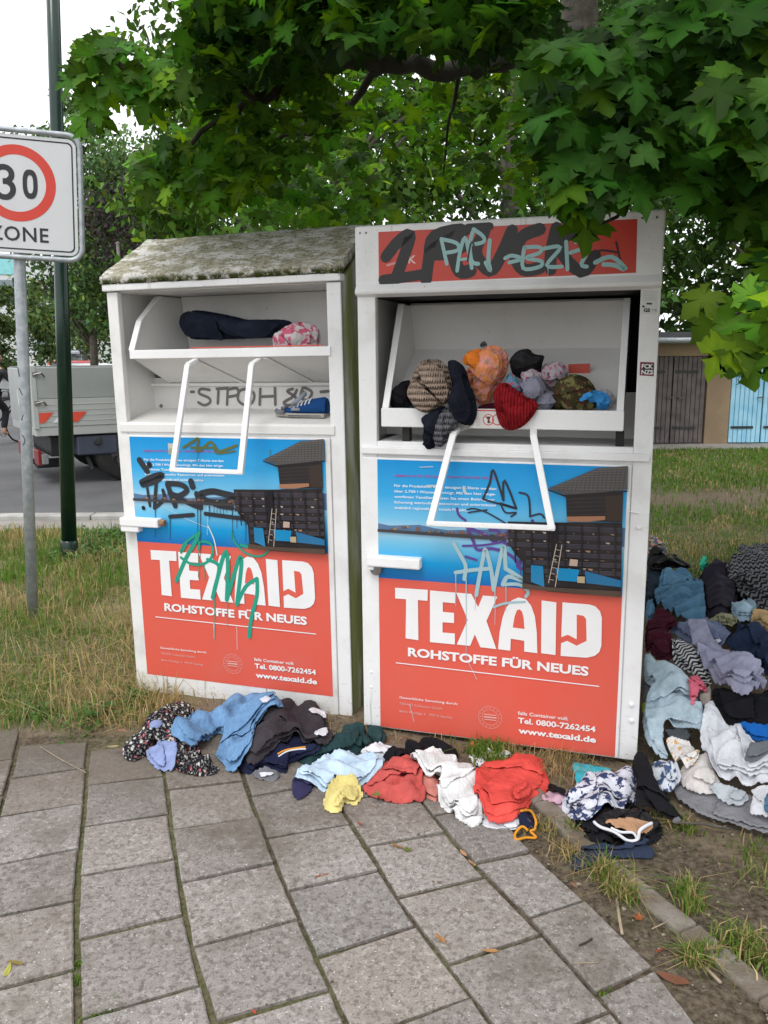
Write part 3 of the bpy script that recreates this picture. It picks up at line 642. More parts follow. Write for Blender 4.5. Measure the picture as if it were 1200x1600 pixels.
# roof with moss
k = NT('mossy_roof'); v = k.vec(); m1 = k.noise(v, 7, 6, .68); m2 = k.noise(v, 38, 5, .75)
c = k.mix(k.step(m2, .38, .62), (.26, .24, .16), (.46, .43, .34)); c = k.mix(k.step(k.noise(k.vec(scale=(1, 2.2, 1)), 8, 7, .8), .49, .55), c, (.66, .64, .61)); c = k.mix(k.step(k.noise(v, 75, 3, .7), .60, .66), c, (.07, .065, .04))
c = k.mix(k.math('MULTIPLY', k.step(m1, .62, .70), .7), c, (.12, .11, .045)); sep = k.n('SeparateXYZ'); k.l(k.tc(), sep.inputs[0])
ed = k.math('MULTIPLY', k.math('SUBTRACT', 1.0, k.step(sep.outputs[2], 2.004, 2.030)), k.step(k.noise(v, 24, 4, .7), .38, .55)); c = k.mix(ed, c, (.045, .058, .012))
k.base(c); k.set(rough=.95, spec=.1); k.bump(k.math('ADD', m2, k.math('MULTIPLY', m1, 1.5)), .9, .012); MAT['moss'] = k.m
nx, ny = 96, 40; xs = np.linspace(-.014, 1.164, nx)
def roofpt(x, t, j):
    # t 0..1 from eave over the ridge to the back
    P = [(-.026, 1.993), (-.028, 2.024), (-.004, 2.040), (.377, 2.235), (.95, 2.05), (.955, 2.0)]; tt = [0, .05, .08, .52, .97, 1]
    y = np.interp(t, tt, [p[0] for p in P]); z = np.interp(t, tt, [p[1] for p in P]); return y, z
Xr, Tr = np.meshgrid(xs, np.linspace(0, 1, ny)); Yr, Zr = roofpt(Xr, Tr, 0)
Zr = Zr + .006*vnoise(Xr, Yr, .06, 51) + .005*vnoise(Xr, Yr, .02, 52)
Yr = Yr + .005*vnoise(Xr, Zr, .03, 53)*(Tr < .1)
V = np.stack([Xr, Yr, Zr], -1).reshape(-1, 3); i = np.arange(ny-1)[:, None]*nx + np.arange(nx-1)[None]
rf = npmesh('roof', V, np.stack([i, i+1, i+1+nx, i+nx], -1).reshape(-1, 4), None, MAT['moss'], binL, smooth=True)
so = rf.modifiers.new('s', 'SOLIDIFY'); so.thickness = .03; so.offset = -1
# tipping chute of the old bin
ch = MB(); ch.box(.105, 1.10, -.012, .006, 1.657, 1.697); ch.build('chute_lip', MAT['white_clean'], binL, .003)
ch = MB(); ch.prism_x([(.0, 1.657), (.0, 1.668), (.48, 1.704), (.43, 1.955), (.445, 1.955), (.50, 1.70), (.300, 1.53), (.29, 1.53)], .118, 1.10); ch.build('chute_trough', MAT['white_inner'], binL, .002)
sidep = [(.0, 1.66), (.0, 1.697), (.075, 1.832), (.24, 1.95), (.48, 1.95), (.48, 1.69)]
for a_ in (.105, 1.104): ch = MB(); ch.prism_x(sidep, a_, a_+.011); ch.build('chute_side', MAT['white_inner'], binL, .002)
ch = MB()
for a, b in (((.0, 1.697), (.075, 1.832)), ((.075, 1.832), (.24, 1.95))): ch.prism([(.095, a[0]-.004, a[1]), (.125, a[0]-.004, a[1]), (.125, a[0]+.01, a[1]), (.095, a[0]+.01, a[1])], (0, b[0]-a[0], b[1]-a[1]))
ch.build('chute_rim', MAT['white_clean'], binL, .002)
for x in (.42, .78): ch = MB(); ch.prism([(x, .0, 1.654), (x+.022, .0, 1.654), (x+.022, .0, 1.648), (x, .0, 1.648)], (.10, .27, -.118)); ch.build('chute_brace', MAT['white_inner'], binL, .002)
ch = MB(); ch.box(.02, 1.13, .265, .287, 1.520, 1.535); ch.build('chute_brace', MAT['white_inner'], binL, .002)
rb = Decal(.0, -.0002); rb.poly([(.42, 1.6995), (1.06, 1.6995), (1.06, 1.704), (.42, 1.704)], RED); o = rb.build('red_sticker', binL); o.location = (0, .001, 0)
handle(binL, FA, [(305, 566), (403, 566)], [(270, 734), (376, 738)])
# lock bar with rusty end and small knob
za = Z(160, 640, .35); LA = lambda x, y, d: loc(FA, *za([(x, y)])[0], 'n', d)
a, b = LA(75, 470, -.05), LA(250, 535, -.05); mb = MB(); mb.box(a[0], b[0], -.055, -.012, b[2]+.006, a[2]-.012); mb.box(a[0], a[0]+.10, -.05, -.006, b[2]-.022, b[2]+.02); mb.build('lock_bar', MAT['white_clean'], binL, .006)
mb = MB(); mb.lathe([(.0, 0), (.016, 0), (.018, .01), (.014, .022), (0, .022)], (b[0]+.006, -.036, (a[2]+b[2])/2), 'x', 10); mb.build('lock_cap', MAT['rust'], binL)
mb = MB()
mb.lathe([(.0, -.012), (.006, -.012), (.010, -.004), (.004, 0)], (.085, .25, 1.425), 'y', 10); mb.build('catch_bolt', MAT['steel'], binL)
pA = poster(binL, FA, None)
z5a = Z(160, 340, .35); zi = lambda x, y: tuple(loc(FA, *z5a([(x, y)])[0], 'n', .286)[[0, 2]])
g = Decal(.2865, -.0001); GR = (.16, .145, .14)
for s_ in ([(395, 778), (408, 778)], [(478, 770), (440, 765), (432, 785), (475, 805), (480, 825), (455, 838), (428, 825)], [(518, 765), (515, 830)], [(510, 765), (560, 762)], [(560, 762), (556, 835)], [(560, 768), (600, 762), (604, 790), (565, 800)], [(640, 765), (612, 775), (606, 815), (640, 838), (672, 820), (676, 785), (650, 766)], [(705, 765), (702, 835)], [(770, 762), (772, 835)], [(705, 800), (772, 797)], [(850, 765), (825, 775), (860, 800), (865, 825), (830, 838), (810, 825), (850, 800), (868, 770)], [(895, 760), (885, 800), (915, 815), (935, 780), (905, 760)], [(900, 780), (904, 782)], [(975, 778), (1010, 775)]):
    g.stroke([zi(*p) for p in s_], .014, GR)
kk = NT('faded_marker'); kk.base(kk.attr()); kk.set(rough=.6); g.build('inner_graffiti', binL, kk.m)
TEAL = (.01, .30, .20)
spray('green_graffiti', binL, FA, za, [
    [.020, (330, 765), (375, 660), (415, 590), (430, 550)], [.012, (430, 550), (365, 600), (350, 640), (375, 600)], [.013, (350, 660), (400, 690), (460, 685), (490, 650), (485, 600), (440, 590), (430, 620)],
    [.018, (470, 670), (520, 700), (500, 800), (492, 840)], [.020, (492, 840), (545, 640), (560, 690), (555, 850)], [.020, (555, 850), (610, 665), (620, 700), (600, 870)], [.018, (600, 870), (640, 790), (690, 755)], [.019, (690, 755), (690, 830), (665, 930), (655, 1015)],
    [.010, (580, 545), (590, 590), (640, 640), (700, 655), (740, 630), (738, 580), (700, 545)], [.016, (620, 605), (660, 612), (700, 590)], [.014, (610, 580), (632, 700)] if 0 else [.01, (700, 545), (712, 552)]],
    [(428, 560, 190), (455, 690, 70), (500, 850, 180), (558, 860, 120)], TEAL, .018, -.0178, 2)
spray('black_graffiti', binL, FA, za, [
    [.030, (165, 225), (200, 275)], [.026, (208, 243), (211, 250)], [.030, (175, 325), (225, 300), (268, 292), (235, 318), (180, 335)], [.018, (240, 330), (232, 440)], [.014, (200, 350), (212, 430)], [.018, (232, 440), (275, 400), (270, 360)],
    [.026, (290, 335), (325, 430)], [.026, (290, 330), (350, 335), (378, 360), (340, 385), (300, 372)], [.022, (330, 390), (400, 425), (440, 440)], [.030, (395, 320), (403, 345)], [.026, (420, 375), (438, 430)],
    [.030, (440, 375), (490, 365), (540, 375), (590, 390), (540, 415), (470, 410), (445, 390)], [.022, (455, 400), (520, 430), (580, 440)], [.020, (302, 478), (405, 470)], [.020, (460, 465), (560, 478), (640, 488)], [.020, (183, 438), (184, 440)]],
    [(236, 440, 130), (302, 480, 100), (425, 430, 120), (438, 440, 220), (478, 430, 60), (498, 400, 70), (512, 400, 60), (526, 400, 66), (540, 400, 78), (555, 400, 60), (580, 440, 140), (640, 488, 100), (600, 480, 50)], (.018, .022, .03), .02, -.0174, 3)
spray('olive_graffiti', binL, FA, za, [[.012, (360, 170), (400, 145), (428, 130), (420, 185), (450, 170), (480, 145), (500, 160), (520, 185), (560, 175), (598, 160)], [.010, (395, 170), (500, 170)], [.008, (500, 165), (512, 195), (590, 185)]], [(425, 180, 50), (748, 180, 40)], (.10, .13, .03), .012, -.0175, 4)
spray('scratch_marks', binL, FA, za, [[.006, (472, 520), (498, 580), (512, 650)], [.002, (265, 430), (380, 490), (480, 530)], [.002, (470, 420), (468, 560)], [.0022, (600, 970), (602, 1070)]], [(498, 960, 60)], (.60, .66, .68), .004, -.0171, 4)
# worn paper label on the poster
d = Decal(-.0176, -.0001); q_ = lambda x, y: tuple(loc(FA, *za([(x, y)])[0], 'n', -.0176)[[0, 2]]); d.poly([q_(292, 150), q_(330, 152), q_(328, 205), q_(296, 200)], (.50, .52, .46)); d.poly([q_(296, 175), q_(328, 170), q_(328, 205), q_(297, 200)], (.30, .34, .22)); d.build('torn_label', binL)

binR = empty('clothes_bin', fmat(FB), 'taller white clothing bin with flat top, red header and clothes spilling from its chute', 'clothing bin', 'textile collection bins')
mb = MB(); mb.box(0, .016, .0, 1.0, .0, 2.098); mb.build('side_wall', MAT['white'], binR, .004)
mb = MB(); mb.box(1.14, 1.156, .0, 1.0, .0, 2.098); mb.build('side_wall', MAT['white'], binR, .004)
mb = MB(); mb.box(.016, 1.14, .985, 1.0, 0, 2.09); mb.box(.016, 1.14, .0, .985, .0, .03); mb.build('back_wall', MAT['white'], binR)
mb = MB(); mb.box(-.003, 1.159, .0, 1.004, 2.100, 2.108); mb.build('top_panel', MAT['white_old'], binR, .003)
mb = MB(); mb.box(.0, .076, -.004, .03, .0, 1.846); mb.build('front_post', MAT['white'], binR, .004)
mb = MB(); mb.box(1.087, 1.156, -.004, .03, .0, 1.846); mb.build('front_post', MAT['white'], binR, .004)
mb = MB(); mb.box(-.002, 1.158, -.016, .02, 1.846, 2.104); mb.build('header', MAT['white'], binR, .005)
mb = MB(); mb.prism_x([(-.03, 1.846), (-.034, 1.858), (-.016, 1.885), (.02, 1.885), (.02, 1.835), (.0, 1.835)], .0, 1.158); mb.build('header_rail', MAT['white'], binR, .003)
mb = MB(); mb.box(.076, 1.087, .002, .02, .0, 1.24); mb.build('front_frame', MAT['white'], binR)
mb = MB(); mb.box(.014, 1.084, -.0125, .001, .006, 1.196); mb.build('door', MAT['white'], binR, .004)
mb = MB(); mb.box(.010, 1.146, -.022, -.004, 1.210, 1.240); mb.box(.076, 1.087, -.004, .30, 1.232, 1.262); mb.build('shelf', MAT['white'], binR, .004)
mb = MB(); mb.box(.018, .024, .03, .9, 1.26, 1.84); mb.box(.016, 1.135, .30, .31, 1.26, 1.45); mb.build('inner_panel', MAT['white_inner'], binR)
mb = MB(); mb.box(1.128, 1.134, .03, .9, 1.26, 1.84); mb.box(.03, 1.13, .60, .61, 1.40, 1.84); mb.box(.03, 1.13, .04, .60, 1.838, 1.843); mb.build('shade_black_recess', MAT['dark'], binR)  # right wall, back and ceiling coloured near-black for the shade in the opening
# chute of the new bin: leans back, open to the front
TB = loc(FB, 622, 475, 'x', .10); dtop = float(TB[1]); ztop = float(TB[2])
mb = MB(); mb.box(.098, 1.048, -.014, .004, 1.322, 1.398); mb.build('chute_lip', MAT['white_clean'], binR, .004)
for x0, x1 in ((.100, .128), (1.020, 1.046)): mb = MB(); mb.prism([(x0, -.006, 1.398), (x1, -.006, 1.398), (x1, .004, 1.398), (x0, .004, 1.398)], (0, dtop, ztop-1.398)); mb.build('chute_rim', MAT['white_clean'], binR, .002)
mb = MB(); mb.prism_x([(.0, 1.325), (.0, 1.337), (.46, 1.628), (dtop+.16, ztop), (dtop+.17, ztop+.01), (.475, 1.62), (.012, 1.325)], .106, 1.042); mb.build('chute_trough', MAT['white_inner'], binR, .002)
sp_ = [(.0, 1.33), (.0, 1.398), (dtop, ztop), (dtop+.165, ztop), (.465, 1.625)]
for a_ in (.100, 1.034): mb = MB(); mb.prism_x(sp_, a_, a_+.011); mb.build('chute_side', MAT['white_inner'], binR, .002)
for x in (.18, 1.02): mb = MB(); mb.box(x, x+.03, .01, .05, 1.262, 1.32); mb.build('chute_stop', MAT['rubber'], binR)
rs_ = Decal(.0, -.0003); pa = [loc(FB, *p, 'n', .30) for p in ((888, 569), (922, 568), (921, 600), (888, 600))]; rs_.poly([(p[0], p[2]) for p in pa], (.55, .06, .03)); o = rs_.build('red_sticker', binR); o.location = (0, .30, 0)
handle(binR, FB, [(716, 672), (833, 674)], [(672, 818), (862, 825)])
zb = Z(540, 680, .416667)
a, b = loc(FB, 572, 866, 'n', -.055), loc(FB, 656, 894, 'n', -.055); mb = MB(); mb.box(a[0], b[0], -.058, -.012, b[2]+.008, a[2]-.006); mb.box(a[0], a[0]+.03, -.05, -.004, b[2]-.01, b[2]+.02); mb.build('lock_bar', MAT['white_clean'], binR, .007)
mb = MB(); mb.lathe([(.0, 0), (.022, 0), (.026, .006), (.026, .02), (.0, .022)], (a[0]+.035, -.040, b[2]-.008), 'y', 18); mb.build('padlock', MAT['steel'], binR)
mb = MB()
for px in ((97, 888), (97, 944), (1072, 1012), (1072, 1072), (1100, 347)):
    p = loc(FB, *zb([px])[0], 'n', -.01); mb.lathe([(.010, -.004), (.0095, -.010), (.006, -.014), (0, -.015)], (p[0], 0, p[2]), 'y', 12)
for px in ((1060, 290),):
    p = loc(FB, *zb([px])[0], 'n', -.01); mb.tube([(p[0], -.005, p[2]), (p[0]+.01, -.012, p[2]+.004), (p[0]+.04, -.008, p[2]-.002)], .003, 6)
mb.build('bolt_heads', MAT['white'], binR)
mb = MB(); r = np.random.default_rng(9)
for u in (.02, .045, .15, .3, .46, .62, .78, .94, 1.08, 1.13):
    for z in (1.865, 2.08 if u < .06 or u > 1.07 else 1.865): mb.lathe([(.0045, -.016), (.004, -.0185), (0, -.019)], (u, 0, z), 'y', 8)
mb.build('rivets', MAT['steel'], binR)
poster(binR, FB, None)
spray('purple_graffiti', binR, FB, zb, [
    [.010, (418, 275), (425, 300), (450, 320)], [.013, (455, 340), (480, 400), (495, 430), (545, 425), (600, 440), (640, 470), (655, 500), (740, 490), (770, 515)], [.012, (455, 345), (520, 370), (560, 400), (575, 360), (540, 355)], [.012, (590, 375), (600, 410), (640, 380), (620, 360), (590, 375)],
    [.012, (655, 380), (690, 370), (670, 430), (650, 490)], [.012, (700, 320), (725, 380), (745, 440), (740, 480)], [.010, (450, 455), (490, 468)], [.012, (700, 420), (800, 385), (845, 375), (815, 400), (830, 440), (800, 530)], [.009, (440, 415), (520, 412), (600, 398)]], [(655, 495, 40), (770, 510, 30)], (.10, .045, .26), .012, -.0172, 5)
spray('black_graffiti', binR, FB, zb, [
    [.009, (515, 238), (540, 180), (552, 130), (575, 190), (592, 245)], [.009, (592, 245), (595, 168), (640, 275)], [.008, (515, 240), (640, 275), (580, 255)], [.007, (580, 255), (600, 290), (640, 290), (620, 305)], [.008, (652, 215), (685, 230), (692, 300)], [.006, (455, 280), (480, 275), (530, 290), (600, 330)], [.006, (530, 280), (460, 290)], [.007, (690, 305), (730, 295), (745, 310)]], [], (.02, .02, .035), .01, -.0175, 6)
spray('grey_graffiti', binR, FB, zb, [
    [.016, (405, 405), (430, 450), (450, 490), (445, 540)], [.016, (412, 515), (480, 505), (540, 500)], [.016, (490, 600), (500, 540), (518, 450), (525, 430), (545, 500), (555, 580)], [.016, (555, 580), (585, 440), (595, 420), (600, 500)], [.018, (600, 500), (640, 525), (665, 545), (610, 530), (590, 560)], [.014, (590, 560), (650, 560), (684, 585), (676, 605)], [.01, (555, 645), (600, 630), (672, 625)]],
    [(413, 520, 120), (452, 540, 300), (486, 600, 55), (560, 580, 130), (601, 560, 100)], (.34, .50, .54), .016, -.0178, 7)
spray('scratch_marks', binR, FB, zb, [[.003, (880, 170), (868, 260), (830, 370), (815, 470), (820, 520)], [.002, (455, 840), (492, 915)], [.002, (240, 1010), (257, 1075)], [.002, (735, 490), (770, 578)], [.003, (278, 120), (328, 118)], [.012, (443, 195), (446, 212)], [.008, (305, 190), (350, 190)]], [], (.50, .56, .60), .004, -.0170, 4)
# header panel with its paint
z7 = Z(540, 330, .433333); h7 = lambda x, y, d=-.0165: tuple(loc(FB, *z7([(x, y)])[0], 'n', d)[[0, 2]])
d = Decal(-.0166, -.0001); RD2 = (.56, .055, .035)
d.poly([h7(118, 75), h7(1052, 28), h7(1047, 222), h7(120, 262)], RD2)
for x, y, s_ in ((240, 165, 'K'), (552, 150, 'g')): d.text(s_, h7(x-14, y+22), h7(x+14, y+22), .028, (.72, .50, .48), .03)
for s_ in ([(140, 170), (190, 140)], [(345, 140), (340, 165)], [(150, 195), (185, 185)]): d.stroke([h7(*p) for p in s_], .008, (.62, .30, .28))
d.build('header_panel', binR)
spray('soft_black_graffiti', binR, FB, z7, [
    [.046, (145, 165), (190, 110), (232, 85), (215, 150), (180, 245)], [.040, (135, 248), (235, 235), (290, 225)], [.046, (290, 250), (300, 170), (320, 90), (430, 70), (300, 150), (400, 150)], [.046, (300, 170), (330, 150), (420, 130)], [.050, (420, 70), (390, 140), (410, 215), (450, 215)], [.046, (500, 75), (470, 150), (520, 215), (560, 160), (600, 70)], [.046, (700, 65), (640, 90), (610, 150), (640, 210), (700, 205)], [.044, (760, 60), (740, 150), (740, 210)], [.042, (830, 60), (770, 130), (850, 220), (900, 160)], [.03, (440, 60), (520, 55)]], [(840, 220, 14)], (.014, .012, .012), .04, -.0174, 8)
spray('light_blue_graffiti', binR, FB, z7, [
    [.014, (345, 100), (365, 190)], [.014, (345, 100), (400, 115), (405, 140), (362, 150)], [.014, (402, 215), (412, 150), (430, 95), (445, 150), (455, 205)], [.010, (410, 175), (450, 170)], [.015, (462, 65), (448, 120), (455, 180), (478, 190)], [.014, (462, 65), (495, 90), (498, 110), (462, 120)], [.015, (520, 105), (515, 175), (522, 215), (505, 185)],
    [.014, (575, 170), (600, 160), (635, 172), (590, 185)], [.014, (645, 130), (640, 205), (700, 200), (705, 180), (650, 168), (700, 150), (700, 130), (650, 130)], [.014, (715, 135), (775, 130), (725, 195), (780, 200)], [.014, (795, 110), (800, 210)], [.014, (810, 150), (875, 135), (850, 190), (870, 200)], [.008, (828, 115), (860, 105)], [.016, (900, 185), (960, 165), (1010, 210), (970, 195), (930, 192)]], [(729, 200, 30)], (.30, .52, .52), .013, -.0180, 9)
spray('thin_black_graffiti', binR, FB, z7, [[.007, (878, 215), (905, 145), (978, 148)], [.006, (975, 110), (998, 212)], [.007, (440, 180), (455, 110), (480, 175)], [.007, (585, 80), (560, 170)]], [], (.012, .012, .014), .01, -.0184, 10)
# stickers
st = Decal(-.0045, -.0001); A7 = lambda x, y: tuple(loc(FB, *z7([(x, y)])[0], 'n', -.0045)[[0, 2]])
st.poly([A7(1066, 280), A7(1128, 282), A7(1124, 372), A7(1064, 370)], (.62, .62, .60))
for i in range(5): st.line(A7(1072, 290+i*7), A7(1118, 292+i*7), .0016, (.4, .4, .39))
st.line(A7(1085, 333), A7(1105, 334), .006, BLK); st.text('GS', A7(1074, 363), A7(1098, 363), .012, BLK, .05); st.text('CE', A7(1104, 360), A7(1122, 361), .008, (.08, .08, .08), .0)
st.stroke([A7(1072, 342), A7(1076, 345)], .006, BLK)
st.build('rating_plate', binR)
st = Decal(-.0045, -.0001); st.poly([A7(1062, 543), A7(1113, 545), A7(1111, 595), A7(1060, 592)], (.24, .02, .045)); st.poly([A7(1065, 547), A7(1110, 549), A7(1108, 591), A7(1063, 588)], (.015, .015, .018))
st.text('FCK', A7(1067, 566), A7(1108, 567), .0150, (.78, .78, .78), .03); st.text('NZS', A7(1066, 587), A7(1108, 588), .0150, (.78, .78, .78), .03); st.build('small_black_sticker', binR)
st = Decal(-.0146, -.0001); C7 = lambda x, y: tuple(loc(FB, *z7([(x, y)])[0], 'n', -.0146)[[0, 2]])
st.poly([C7(470, 712), C7(552, 713), C7(556, 782), C7(470, 780)], (.66, .64, .62)); st.line(C7(474, 718), C7(550, 720), .005, (.55, .06, .06)); cc = C7(515, 752)
for wx in range(5): st.line(C7(474, 745+wx*6), C7(486, 745+wx*6), .0012, (.5, .3, .3))
st.disc(cc, .0215, (.72, .72, .70)); st.ring(cc, .0185, .022, (.55, .03, .03)); st.poly([(cc[0]-.009, cc[1]+.013), (cc[0]+.010, cc[1]+.013), (cc[0]+.005, cc[1]+.002), (cc[0]+.006, cc[1]-.014), (cc[0]-.004, cc[1]-.014), (cc[0]-.003, cc[1]+.002)], (.04, .04, .04)); st.line((cc[0]-.014, cc[1]+.013), (cc[0]+.014, cc[1]-.013), .003, (.55, .03, .03)); st.ring((cc[0]+.036, cc[1]+.001), .0185, .022, (.55, .03, .03), 20)
st.build('warning_sticker', binR)

# ---------------------------------------------------------------- poles and sign
lean = R_(2.6)
gpb = ground(52, 968, .0); gm = Matrix.Translation(gpb) @ Matrix.Rotation(lean, 4, 'Y')
sg = empty('speed_zone_sign', gm, 'square white 30 zone sign on a galvanised pole at the left edge', 'road sign')
mb = MB(); mb.tube([(0, 0, -.1), (0, 0, 1.2), (0, 0, 2.30), (0, 0, 2.62)], .0335, 20); mb.build('pole', MAT['galv'], sg, smooth=True)
inv = np.array(gm.inverted())
def sl(px, py, Y):
    p = atY(px, py, Y); return (inv@np.append(p, 1))[:3]
# plate facing slightly left; centre on the pole
SW = .655; cz = (sl(36, 306, gpb[1])[2]); SO = empty('sign_board', None); SO.parent = sg; SO.location = (0.022, -.045, cz); SO.rotation_euler = (0, 0, R_(14))
def rrect(w, h, r, n=6):
    out = []
    for cx, cy, a0 in ((w-r, h-r, 0), (-w+r, h-r, 90), (-w+r, -h+r, 180), (w-r, -h+r, 270)):
        for t in range(n+1): a = R_(a0+90*t/n); out.append((cx+r*math.cos(a), cy+r*math.sin(a)))
    return out
hw = .322; mb = MB(); mb.prism([(x, 0, z) for x, z in rrect(hw, hw, .045)], (0, .012, 0)); mb.build('plate', M('sign_white', (.62, .63, .65), (.58, .59, .61), 3, .35), SO, .002)
mb = MB(); ring = rrect(hw+.022, hw+.024, .075, 8); ring3 = [(x, .004, z) for x, z in ring]; mb.tube(ring3+[ring3[0], ring3[1]], .0155, 10, cap=False); mb.build('frame', MAT['galv'], SO, smooth=True)
mb = MB(); mb.tube([(hw-.02, .018, hw-.05), (hw+.02, .012, hw-.02)], .006, 6); mb.tube([(hw-.02, .018, -hw+.05), (hw+.02, .012, -hw+.02)], .006, 6)
for z in (-.22, .22): mb.box(-.3, .3, .013, .03, z-.015, z+.015)
mb.build('bracket', MAT['galv'], SO)
d = Decal(-.0008, -.0002); B2 = (.018, .018, .022)
o1, o2 = rrect(hw-.018, hw-.018, .03), rrect(hw-.026, hw-.026, .026)
y = d.nxt()
for i in range(len(o1)): j = (i+1) % len(o1); d.poly([o1[i], o1[j], o2[j], o2[i]], B2, y)
rc = (.0, .060); d.ring(rc, .155, .208, (.60, .045, .025), 56)
# figures drawn as strokes like the standard road lettering
def st_(pts, w=.031): d.stroke([(p[0]+rc[0], p[1]+rc[1]) for p in pts], w, B2, caps=False, sub=5)
st_([(-.108, .062), (-.085, .080), (-.052, .080), (-.030, .060), (-.030, .030), (-.052, .008), (-.075, .006)]); st_([(-.070, .006), (-.048, .004), (-.025, -.018), (-.025, -.052), (-.050, -.078), (-.085, -.078), (-.110, -.058)])
ov = [(.070+.038*math.cos(a)*1.0, .0+(.045 if math.sin(a) > 0 else -.045)+.036*math.sin(a)) for a in np.linspace(-math.pi/2, 1.5*math.pi, 25)]
ov = [(.070+.040*math.copysign(abs(math.cos(a))**.8, math.cos(a)), .080*math.copysign(abs(math.sin(a))**.75, math.sin(a))) for a in np.linspace(0, 2*math.pi, 33)]
y = d.nxt()
for i in range(32):
    a, b = np.array(ov[i]), np.array(ov[i+1]); c_ = np.array([.070, 0])
    f = lambda p: c_+(p-c_)*np.array([.30/.72, .62])
    d.poly([tuple(a+np.array(rc)), tuple(b+np.array(rc)), tuple(f(b)+np.array(rc)), tuple(f(a)+np.array(rc))], B2, y)
d.text('ZONE', (-.160, -.255), (.160, -.255), .078, B2, .014, 1.1)
d.build('sign_face', SO)
d = Decal(-.0336, -.0001)
for s_ in ([(-.02, 1.52), (-.014, 1.47)], [(-.018, 1.40), (.0, 1.36)], [(0, 1.24), (-.01, 1.21)], [(-.01, 1.12), (.005, 1.09), (-.005, 1.06)]): d.stroke([(x, z+.05) for x, z in s_], .006, (.05, .06, .08))
d.build('marker_scrawl', sg)
gb = ground(109, 872, .0); gm = Matrix.Translation(gb) @ Matrix.Rotation(lean, 4, 'Y')
lp = empty('lamp_post', gm, 'tall dark green lamp post standing in the grass behind the 30 zone sign', 'lamp post')
mb = MB(); mb.tube([(0, 0, .12), (0, 0, 2.0), (0, 0, 3.2), (0, 0, 5.6)], [.060, .054, .050, .045], 28); mb.build('shaft', MAT['green_paint'], lp, smooth=True)
mb = MB(); mb.lathe([(.068, -.1), (.068, .135), (.063, .15), (.055, .155)], (0, 0, 0), 'z', 28); mb.build('foot_sleeve', MAT['green_paint'], lp, smooth=True)
mb = MB(); mb.tube([(0, 0, 5.55), (0, -.1, 5.75), (0, -.35, 5.85), (0, -.6, 5.86)], .03, 12); mb.box(-.11, .11, -1.15, -.55, 5.80, 5.90); mb.build('lamp_head', MAT['galv'], lp, .02)
# ---------------------------------------------------------------- cloth: buckled sheets relaxed over what lies below
class Pile:                       # height field of everything lying on the ground so far
    def __init__(s, x0, x1, y0, y1, c=.012):
        s.x0, s.y0, s.c = x0, y0, c; s.nx, s.ny = int((x1-x0)/c), int((y1-y0)/c)
        X, Y = np.meshgrid(x0+np.arange(s.nx)*c, y0+np.arange(s.ny)*c); s.H = np.where((Y < bk(X)) & (gh(X, Y) < -.002), .001, gh(X, Y))
        # core of the big heap beside the right-hand bin
        h = lambda cx, cy, rx, ry, z: z*np.clip(1-((X-cx)/rx)**2-((Y-cy)/ry)**2, 0, 1)**.7
        s.H = s.H + np.maximum.reduce([h(1.75, 3.45, .85, 1.0, .26), h(1.9, 4.15, .9, 1.0, .36), h(1.45, 3.9, .45, .8, .26), h(2.5, 3.6, .8, .9, .25)])
    def at(s, x, y):
        i = np.clip((np.asarray(x)-s.x0)/s.c, 0, s.nx-1.001); j = np.clip((np.asarray(y)-s.y0)/s.c, 0, s.ny-1.001)
        a, b = np.floor(i).astype(int), np.floor(j).astype(int); u, v = i-a, j-b; H = s.H
        return (H[b, a]*(1-u)+H[b, a+1]*u)*(1-v)+(H[b+1, a]*(1-u)+H[b+1, a+1]*u)*v
    def px(s, u, v):
        d = ray(u, v); t = np.linspace(2.0, 8, 1200); P = CAMP+t[:, None]*d; k = np.argmax(P[:, 2] < s.at(P[:, 0], P[:, 1])); return P[max(k, 1)][:2]
    def add(s, P):
        i = np.clip(((P[:, 0]-s.x0)/s.c+.5).astype(int), 0, s.nx-1); j = np.clip(((P[:, 1]-s.y0)/s.c+.5).astype(int), 0, s.ny-1)
        N = s.H.copy(); np.maximum.at(N, (j, i), P[:, 2]+.003)
        B = N.copy(); B[1:-1, 1:-1] = np.maximum(N[1:-1, 1:-1], (N[:-2, 1:-1]+N[2:, 1:-1]+N[1:-1, :-2]+N[1:-1, 2:])/4*1.0); s.H = B
def edge_dist(X, Y, poly):
    d = np.full(X.shape, 9.); bx = np.zeros(X.shape); by = np.zeros(X.shape); n = len(poly)
    for i in range(n):
        a, b = np.array(poly[i]), np.array(poly[(i+1) % n]); e = b-a; t = np.clip(((X-a[0])*e[0]+(Y-a[1])*e[1])/(e@e+1e-12), 0, 1)
        qx, qy = a[0]+t*e[0], a[1]+t*e[1]; r = np.hypot(X-qx, Y-qy); m = r < d; d = np.where(m, r, d); bx = np.where(m, qx, bx); by = np.where(m, qy, by)
    return d, bx, by
def smooth_poly(p, n=2):
    p = [np.array(q, float) for q in p]
    for _ in range(n):
        p = [w for i in range(len(p)) for w in (p[i]*.8+p[(i+1) % len(p)]*.2, p[i]*.2+p[(i+1) % len(p)]*.8)]
    return p
